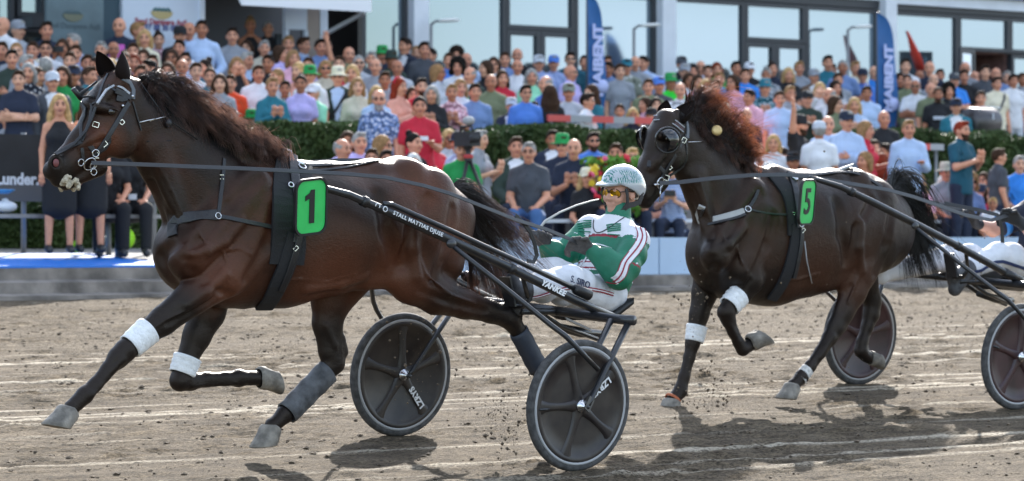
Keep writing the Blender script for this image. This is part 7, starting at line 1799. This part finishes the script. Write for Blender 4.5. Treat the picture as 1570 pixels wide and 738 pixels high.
# px py row sex pose top.sleeve[.pattern] hair yaw extras     row: B behind the hedges, F in front, K at the booth counter
CROWD = '''
4 26 B m cup white.long bald L
27 29 B m down lightgrey.short short:grey R cap:grey bag:black
71 33 B m down navy.short short:dark C
113 52 B m down paleblue.long short:grey L
96 60 B f film lightgrey.short bob:brown C phone
70 62 B m down white.short short:dark C specs
18 76 B m cross darkgreen.long short:black C
3 64 B m down navy.long short:brown C
40 84 B m down grey.short short:grey R
43 97 B f down navy.short.floral bob:grey C
70 88 B m down grey.short short:grey V bag:black
107 80 B m down darkgrey.short short:brown C
116 69 B m down mid.short short:brown C
96 102 B f down green.short bob:brown C
113 98 B m down black.short short:dark C cap:navy
80 108 B m down darkgrey.jacket crew:grey C cap:lightgrey
29 108 B m cross navy.short short:brown C
113 121 B m down peach.short bald L
155 64 B m down navy.jacket short:grey C
174 64 B m down white.short balding:grey C
170 91 B f down cream.short bob:blond C
183 27 B m down navy.long bald C vest:magenta
133 84 B m down paleblue.short short:brown C
148 88 B f down darkgrey.short bob:dark L
211 34 B m down navy.jacket short:fair R
222 46 B f down cream.short bob:blond C
243 49 B f down pink.short.floral bun:dark C
276 38 B m down black.jacket crew:dark C cap:black
290 34 B m down paleblue.long bald C
309 31 B m hips paleblue.long short:dark C
356 42 B m down grey.short short:dark C
378 62 B f down lightgrey.short bob:brown C
275 61 B m cross white.short short:dark C
284 80 B m cup paleblue.short short:dark C specs
279 91 B m down lilac.short bald C
204 66 B m down paleblue.short short:brown C
220 76 B f down beige.short bob:brown C
205 83 B f down pink.short bob:auburn C
233 84 B m down white.short short:brown C
230 92 B m down darkgrey.short short:black L
322 104 B f down teal.short bun:brown C
337 114 B f down grey.short bob:brown C
363 88 B f film black.short bob:fair C
378 80 B m down paleblue.long short:grey R
333 128 B f down black.tank long:dark C sun
353 115 B m down orange.short short:brown C
300 96 B m down white.short short:brown C
257 96 B f down mid.short long:brown C
190 100 B m down grey.short short:grey C
411 84 B m down black.short short:dark C
442 55 B m down mid.short short:fair C
465 57 B m down paleblue.short short:brown R
491 60 B m down mid.short short:dark C
500 58 B m hips black.short short:black C sun
535 72 B m wave olive.short bald C
473 88 B m down lilac.short short:brown C
458 96 B f down peach.short bob:blond L
475 100 B m down white.short short:brown C hat:green
499 93 B f down beige.short bob:fair C sun
461 115 B f down lilac.short bun:dark C
518 102 B m down darkgreen.jacket short:grey C hat:cream bag:black specs blueshirt
550 85 B m down lightgrey.long crew:grey C sun b:navy s
417 119 B f clap teal.long short:fair C
482 127 B m clap mint.short short:white L cap:white specs
437 124 B m cross black.short.floral short:dark C
569 79 B m down darkgrey.long short:grey C
576 90 B m down grey.short balding:grey C
385 168 B m down blue.short short:brown C hat:green
396 100 B m down white.short short:brown C
405 62 B m down beige.short short:grey C
430 70 B f down lilac.short bob:brown R
520 86 B m down red.short short:brown C
540 100 B f down white.short bob:blond C
586 70 B m down navy.long short:brown C hat:green
600 77 B m down darkgreen.short short:brown C hat:darkgreen
622 58 B m down navy.jacket short:dark L
639 70 B m down paleblue.short crew:fair C
650 64 B m down darkgrey.long short:dark C
661 74 B m down darkgreen.jacket short:dark L blueshirt
609 92 B m down lightgrey.short bald C
688 81 B m down blue.short short:brown C
700 74 B m down navy.long curly:dark C
702 91 B m down white.short curly:black C
715 81 B m down paleblue.short bald C
721 103 B m down darkgreen.jacket balding:grey L vest:mint
612 120 B f clap peach.long long:red R band:red
646 120 B m down red.short short:dark C beardbrown
662 132 B f clap black.long bob:grey C
693 129 B f clap pink.short.floral short:fair C badge
753 114 B m down olive.short bald C badge
757 88 B f down white.short bob:brown C specs
745 93 B f down black.long long:brown L
577 132 B f down paleblue.short bob:blond C
632 134 B f down peach.short bob:brown C
590 110 B m down grey.short short:brown C
728 128 B m down mid.short short:dark C
774 80 B m down mid.short short:brown C
793 74 B m down black.short bald C
793 91 B m cup white.short bald C
826 83 B m cross blue.short.plaid short:grey C cap:lightgrey specs
849 83 B m down blue.short.plaid short:grey C cap:blue
874 80 B m down darkteal.jacket short:dark C sun lilacshirt
896 85 B m down teal.short short:dark C
930 86 B m down navy.short short:brown C
933 95 B m hips mid.short short:dark L vest:red
806 130 B m down blue.short short:black C specs
843 131 B f down black.short long:brown V print:lightgrey
872 126 B m down lightgrey.long short:brown C cap:camo
784 148 B m cross navy.jacket short:grey C cap:lightgrey
819 156 B m clap black.short short:dark C print:lightgrey
900 143 B m cup white.long short:dark R specs
770 108 B f down red.short bob:brown C
815 106 B f down mint.short bob:grey C
961 89 B m down camo.short.camo short:dark C cap:teal sun
974 86 B m down grey.short bald C
987 86 B m down paleblue.long short:dark L
950 98 B m down grey.short short:brown C
994 121 B m down olive.short short:brown C
1010 116 B m down darkgrey.short short:brown C cap:blue
1028 112 B m down neon.short short:grey C hat:green
1045 85 B m down black.short short:dark C cap:darkgrey
1050 96 B m down grey.short short:grey C cap:grey
1062 99 B f down black.short bob:black C
1043 127 B m down white.short.floral bald C
1056 112 B f down white.short bob:brown C
1070 115 B f down lilac.short bob:brown C
1099 96 B f down green.long bob:auburn C
1103 111 B m clap mid.short short:fair C
1128 94 B m cross black.short short:dark C print:lightgrey
1149 94 B m cross black.short short:dark C cap:white
1142 105 B m down brightblue.short short:brown C
1145 166 B m down navy.short bald C
1085 100 B m down darkgreen.short short:brown C
1082 122 B f down white.short bob:blond C
970 166 B f down navy.long long:blond C
999 164 B m down black.short short:dark L cap:black
1006 150 B f down darkgrey.short bob:dark C
950 160 B m down grey.short short:brown C
1173 121 B m clap teal.short.floral short:grey C hat:teal b:beige
1175 104 B m down grey.short.floral short:grey C
1184 95 B f down navy.short bun:dark C
1209 104 B f cross black.long bob:blond C
1225 94 B m down grey.short short:fair C
1211 132 B f clap grey.short short:fair C
1238 137 B m clap darkgreen.long short:grey C cap:black
1248 104 B m down brown.jacket short:grey C cap:grey
1257 127 B f film white.long long:blond C
1269 85 B m down teal.short short:black C
1275 98 B m down navy.short short:dark C
1292 92 B m hips mid.short crew:grey C
1311 94 B m down cream.long short:fair C
1340 101 B m hips brightblue.short bald C b:black s
1281 124 B f clap white.long.floral long:dark C
1298 168 F m cross paleblue.long short:grey C cap:navy
1256 184 F m down white.short short:grey V cap:lightgrey
1225 174 F m wave black.short short:dark R cap:black beardbrown
1269 178 F m down paleblue.short bald C
1327 186 F f cup red.short bob:fair R
1355 170 F m cup black.long bald C print:teal
1195 140 B m down paleblue.short short:brown C
1310 150 B f clap paleblue.short bob:blond C
1388 90 B m down white.short short:dark C
1391 114 B m down olive.short crew:dark C
1380 112 B f down black.short bob:dark C
1410 108 B m cross lilac.short bald C
1425 94 B m down navy.long bald C
1431 113 B m down grey.short balding:grey C
1441 106 B m down beige.short short:dark C
1427 127 B m down olive.short bald C
1438 134 B m down black.short crew:brown C beardbrown print:lightgrey
1454 129 B m cup black.short curly:black C
1463 110 B m cross brightblue.short short:grey C cap:darkgrey sun
1480 95 B m down grey.short bald C
1478 107 B m down black.short short:dark C
1494 109 B m down mid.short bald C
1527 104 B m down mid.short bald C
1544 109 B m down navy.long short:grey C
1528 118 B m down cream.short short:dark C bag:navy
1553 114 B m down white.short short:dark C b:lightgrey
1567 112 B m down grey.short short:brown C
1504 140 B m down peach.short short:brown C
1510 100 B m down darkgrey.short short:dark C
1393 184 F m cup paleblue.long short:fair C
1474 186 F m clap darkteal.short short:red R beardbrown
533 202 F f sit lilac.short bob:brown C
551 203 F m sit lilac.short short:grey C
567 191 F m sit darkgrey.short balding:grey C
570 228 F f sit black.short short:brown C
592 230 F m sit black.short short:dark C
613 189 F m sit lightgrey.short short:dark R
634 204 F f sitclap black.short bun:black R
634 236 F f sitclap black.long bob:white C
581 138 F m down mid.short.floral balding:grey C specs beardgrey
643 148 F m cup red.short crew:dark C print:white
688 199 F f sitclap lightgrey.long bob:blond C specs
707 216 F m cup green.short short:grey C
735 200 F f clap grey.short short:grey R b:lightgrey
791 210 F m sit darkgreen.jacket short:brown C
811 218 F m sit darkgrey.short short:grey C specs b:denim
847 200 F m sit navy.jacket short:dark C
862 205 F m sit navy.short short:brown C hat:green sun
880 213 F m sitclap navy.short bald C
909 203 F m sit blue.short short:dark C sun beardbrown
944 220 F m sit grey.short short:brown C
900 255 F f sit black.short long:blond C cap:cream
969 227 F m sit mid.short short:blond C
1031 246 F f sitclap mid.short.stripe bob:brown C phone
1000 262 F m sitclap navy.short short:brown R
1290 209 F m sit darkgrey.short short:dark C
1216 231 F m sit darkgrey.short short:dark C cap:black
1237 243 F f sit pink.short bob:brown C
1251 245 F f sit peach.short bob:brown C
1326 233 F f sitclap beige.tank bob:fair L
1352 236 F f sit magenta.short long:auburn V
1177 249 F m sit cream.short short:white C
1186 207 F f down white.short bob:blond C
1150 215 F m down navy.jacket short:dark C
1377 234 F f sit pink.short bun:brown R
1384 229 F f sit beige.short bob:fair C
1409 267 F f sitclap pink.short bob:fair C
1450 249 F m sit grey.short short:grey C hat:beige
1446 269 F m sit white.short short:white C
1488 268 F f sit mid.short curly:fair C sun
1445 296 F f sit white.short bob:blond C
1522 303 F m sit white.short short:blond C
1531 228 F m down darkgrey.short short:brown X
1563 239 F m sit brightblue.short short:grey C
1567 274 F m sit peach.short bald C
1340 215 F f sit white.short bob:brown C
384 27 K f down black.tank bun:fair C
411 32 K m down black.short crew:grey C print:lightgrey
'''
YAWS = dict(C=-34, L=-82, R=18, V=150, X=60)
WORDS = dict(paleblue='pale blue', brightblue='bright blue', lightgrey='light grey', darkgrey='dark grey', darkgreen='dark green', darkteal='dark teal', mid='mid blue', camo='grey', cream='cream', mint='mint green', neon='neon green', mag='magenta', olive='olive', denim='denim')
W = lambda c: WORDS.get(c, c)
POSEW = dict(down='standing', clap='clapping', cross='arms crossed', film='hands raised to film', hips='hands on hips', wave='one arm raised', cup='one hand forward', sit='seated', sitclap='seated, hands together')
def garment(sl, pat):
    g = dict(short='tee', long='long-sleeved top', jacket='jacket', tank='sleeveless top')[sl]
    if sl == 'short' and pat in ('plaid','stripe'): g = {'plaid': 'checked shirt', 'stripe': 'striped shirt'}[pat]
    if pat in ('floral','camo'): g = {'short': 'patterned shirt', 'long': 'patterned top'}[sl]
    return g
MARKS = [(60,'at the left edge'),(150,'left of the front horse ears'),(200,'behind the front horse ears'),(306,'below the white booth sign'),(440,'below the booth counter'),(560,'near the open glass door'),(622,'left of the first white post'),(770,'right of the first white post'),(885,'below the double glass door'),(940,'beside the left blue flag'),(1003,'right of the left blue flag'),
         (1090,'by the middle white post'),(1165,'above the blinkered horse mane'),(1245,'below the second glass door'),(1335,'below the right lamp'),(1400,'beside the right blue flag'),(1470,'right of the right blue flag'),(1540,'around the barrel grill'),(1600,'at the right edge')]
FMARKS = [(540,'above the front horse back'),(680,'above the front horse croup'),(770,'around the camera tripod'),(880,'beside the seated spectator in vee-neck'),(1010,'around the flower arrangement'),(1100,'behind the blinkered horse jaw'),(1200,'behind the blinkered horse withers'),(1320,'above the blinkered horse back'),(1400,'above the blinkered horse croup'),(1500,'above the black horse tail'),(1600,'at the right edge')]
def where(px, row):
    for lim, t in (FMARKS if row == 'F' else MARKS):
        if px < lim: return t
people = []
for ln in CROWD.strip().splitlines():
    t = ln.split(); px, py, row, sex, pose, top, hair, yaw = float(t[0]), float(t[1]), t[2], t[3], t[4], t[5].split('.'), t[6], t[7]
    ex = [e for e in t[8:] if e != 's' and not e.startswith('b:')]; bot = next((e[2:] for e in t[8:] if e.startswith('b:')), 'navy')
    people.append(dict(px=px, py=py, row=row, sex=sex, pose=pose, col=top[0], sl=top[1], pat=top[2] if len(top) > 2 else 'plain', hair=hair, yaw=yaw, ex=ex, bot=bot, shorts='s' in t[8:]))
people.append(dict(px=11, py=172, row='B', sex='m', pose='down', col='grey', sl='short', pat='plain', hair='short:grey', yaw='C', ex=['specs'], bot='navy', shorts=False))
# people between the ones picked out above, where the photograph shows the crowd packed
_r = random.Random(21)
def filler(n, x0, x1, top, bot, row):
    k = 0; tries = 0
    while k < n and tries < 4000:
        tries += 1; px = _r.uniform(x0, x1); py = _r.uniform(top(px), bot(px))
        if min(math.hypot((px-q['px']), (py-q['py'])*1.15) for q in people) < 13.5: continue
        fem = _r.random() < .4
        people.append(dict(px=px, py=py, row=row, sex='f' if fem else 'm', pose=_r.choice(['down','down','clap','cross','cup']) if row == 'B' else _r.choice(['sit','sitclap']), col=_r.choice(['navy','black','paleblue','white','mid','grey','lightgrey','lilac','darkgrey','beige','pink','teal','blue','olive','red']), sl=_r.choice(['short','short','long','jacket']) if not fem else _r.choice(['short','long']),
            pat='plain', hair=_r.choice(['bob:brown','bob:fair','bun:dark','bun:brown','pony:fair','long:brown']) if fem else _r.choice(['short:brown','short:dark','short:grey','balding:grey','bald','crew:fair']), yaw=_r.choice('CCCLR'), ex=[['sun'],['specs'],['cap:navy'],[],[],[],[]][_r.randrange(7)], bot='navy', shorts=False)); k += 1
filler(5, 5, 200, lambda x: 62, lambda x: 112, 'B'); filler(4, 200, 420, lambda x: 50, lambda x: 112, 'B'); filler(3, 420, 640, lambda x: 72, lambda x: 128, 'B'); filler(4, 640, 900, lambda x: 84, lambda x: 138, 'B')
filler(6, 900, 1180, lambda x: 92, lambda x: 150, 'B'); filler(7, 1180, 1565, lambda x: 102+(x-1180)*.01, lambda x: 150, 'B')
filler(5, 500, 800, lambda x: 196, lambda x: 215, 'F'); filler(5, 1190, 1360, lambda x: 196, lambda x: 240, 'F'); filler(9, 1380, 1568, lambda x: 250, lambda x: 300, 'F')
def plabel(p):
    s = 'person in %s %s' % (W(p['col']), garment(p['sl'], p['pat'])); add = []
    for e in p['ex']:
        if e[:4] in ('cap:','hat:'): add.append('%s %s' % (W(e[4:]), e[:3]))
        elif e == 'sun': add.append('sunglasses')
        elif e in ('specs',): add.append('glasses')
        elif e == 'band:red': add.append('red hair band')
        elif e.startswith('bag:'): add.append('shoulder strap')
        elif e == 'badge': add.append('white badge')
        elif e.startswith('print:'): add.append('pale chest print')
        elif e.startswith('vest:'): add.append(W(e[5:]) + ' panel')
    if add: s += ' and ' + add[0]
    if p['row'] != 'K': s += ', ' + POSEW[p['pose']]
    return s
seen = {}
for p in people:
    p['base'] = plabel(p); p['where'] = 'behind the booth counter' if p['row'] == 'K' else where(p['px'], p['row'])
    rowword = '' if p['row'] == 'K' else ' back row' if p['py'] < 82 + max(0, (p['px']-900)*.035) and p['row'] == 'B' else ''
    p['lab'] = p['base'] + (',' + rowword if rowword else '') + ' ' + p['where']; seen.setdefault(p['lab'], []).append(p)
for lab, ps in seen.items():
    if len(ps) > 1:
        ps.sort(key=lambda q: q['px']); o = {2: ['left one', 'right one'], 3: ['left one', 'middle one', 'right one']}.get(len(ps), [('first','second','third','fourth','fifth','sixth','seventh','eighth')[i] + ' from left' for i in range(len(ps))])
        for q, w_ in zip(ps, o): q['lab'] = lab + ', ' + w_
for p in people:
    for cut in (', standing', ' the ', ' white'):
        if len(p['lab'].split()) > 16: p['lab'] = p['lab'].replace(cut, ',' if cut[0] == ',' else ' ', 1)
assert len({p['lab'] for p in people}) == len(people)
taken = []
for i, p in enumerate(people):
    sit = p['pose'].startswith('sit'); h = 1.34 if sit else 1.76
    if any(e[:3] in ('cap','hat') for e in p['ex']): h += .03
    a, b_ = (28.5, 32.7) if p['row'] == 'F' else (34.7, 40.3)
    best = None
    if p['row'] == 'K': y = 41.2; q = at(p['px'], p['py'], y); zf = q[2] - 1.72; best = (0, y, q, 1.0, zf)
    else:
        for y in np.arange(a, b_, .05):
            q = at(p['px'], p['py'], y); zf = terrace_z(y); s_ = (q[2] - zf)/h; pen = abs(s_-1)
            for (tx, ty) in taken:
                d = math.hypot(q[0]-tx, y-ty)
                if d < .42: pen += (.42-d)*.55
            if best is None or pen < best[0]: best = (pen, y, q, s_, zf)
    _, y, q, s_, zf = best; s2 = min(1.10, max(.88, s_)) if not (p['hair'] == 'short:blond' and p['px'] > 1500) else min(1, max(.7, s_))
    z0 = q[2] - h*s2; taken.append((q[0], y)); yw = YAWS[p['yaw']] + random.Random(i).uniform(-14, 14)
    # seat the head exactly under the photographed head (turn offsets the head by a centimetre only)
    make_person((q[0], y, z0), R(yw), s2, p['sex'], p['pose'], p['col'], p['sl'], p['hair'], p['ex'], p['lab'], 'spectators at the booth counter' if p['row'] == 'K' else 'spectators on the terrace' if p['row'] == 'B' else 'spectators in front of the hedge',
                p['bot'], 'shorts' if p['shorts'] else 'long', i*7 % 5 if i % 3 else 0, p['pat'])
    p['xyz'] = (q[0], y, z0); p['sc'] = s2; p['sit'] = sit
# two hostesses on the carpet and two seated helpers behind them
def carpet_person(px, foot_py, y, h, yaw, *a, **k):
    q = at(px, foot_py, y); sc = h/1.76
    return make_person((q[0], y, q[2]), R(yaw), sc, *a, **k)
carpet_person(91, 388, 28.75, 1.60, -25, 'f', 'down', 'black', 'tank', 'long:blond', [], 'person in black sleeveless dress standing on blue carpet left of the horse muzzle', 'hostesses on the carpet', 'black', 'skirt')
carpet_person(138, 387, 28.75, 1.62, -25, 'f', 'down', 'black', 'tank', 'long:brown', [], 'person in black dress on blue carpet, upper body behind the horse muzzle', 'hostesses on the carpet', 'black', 'skirt')
for px, lb in ((188, 'person in black seated on the bench, left one behind the horse throat'), (222, 'person in black with white badge seated on the bench behind the horse chest')):
    q = at(px, 384, 29.0); make_person((q[0], 29.25, terrace_z(29.25)), R(-30), .98, 'f', 'sit', 'black', 'short', 'bob:dark', ['badge'] if px > 200 else [], lb, 'helpers on the bench', 'black')
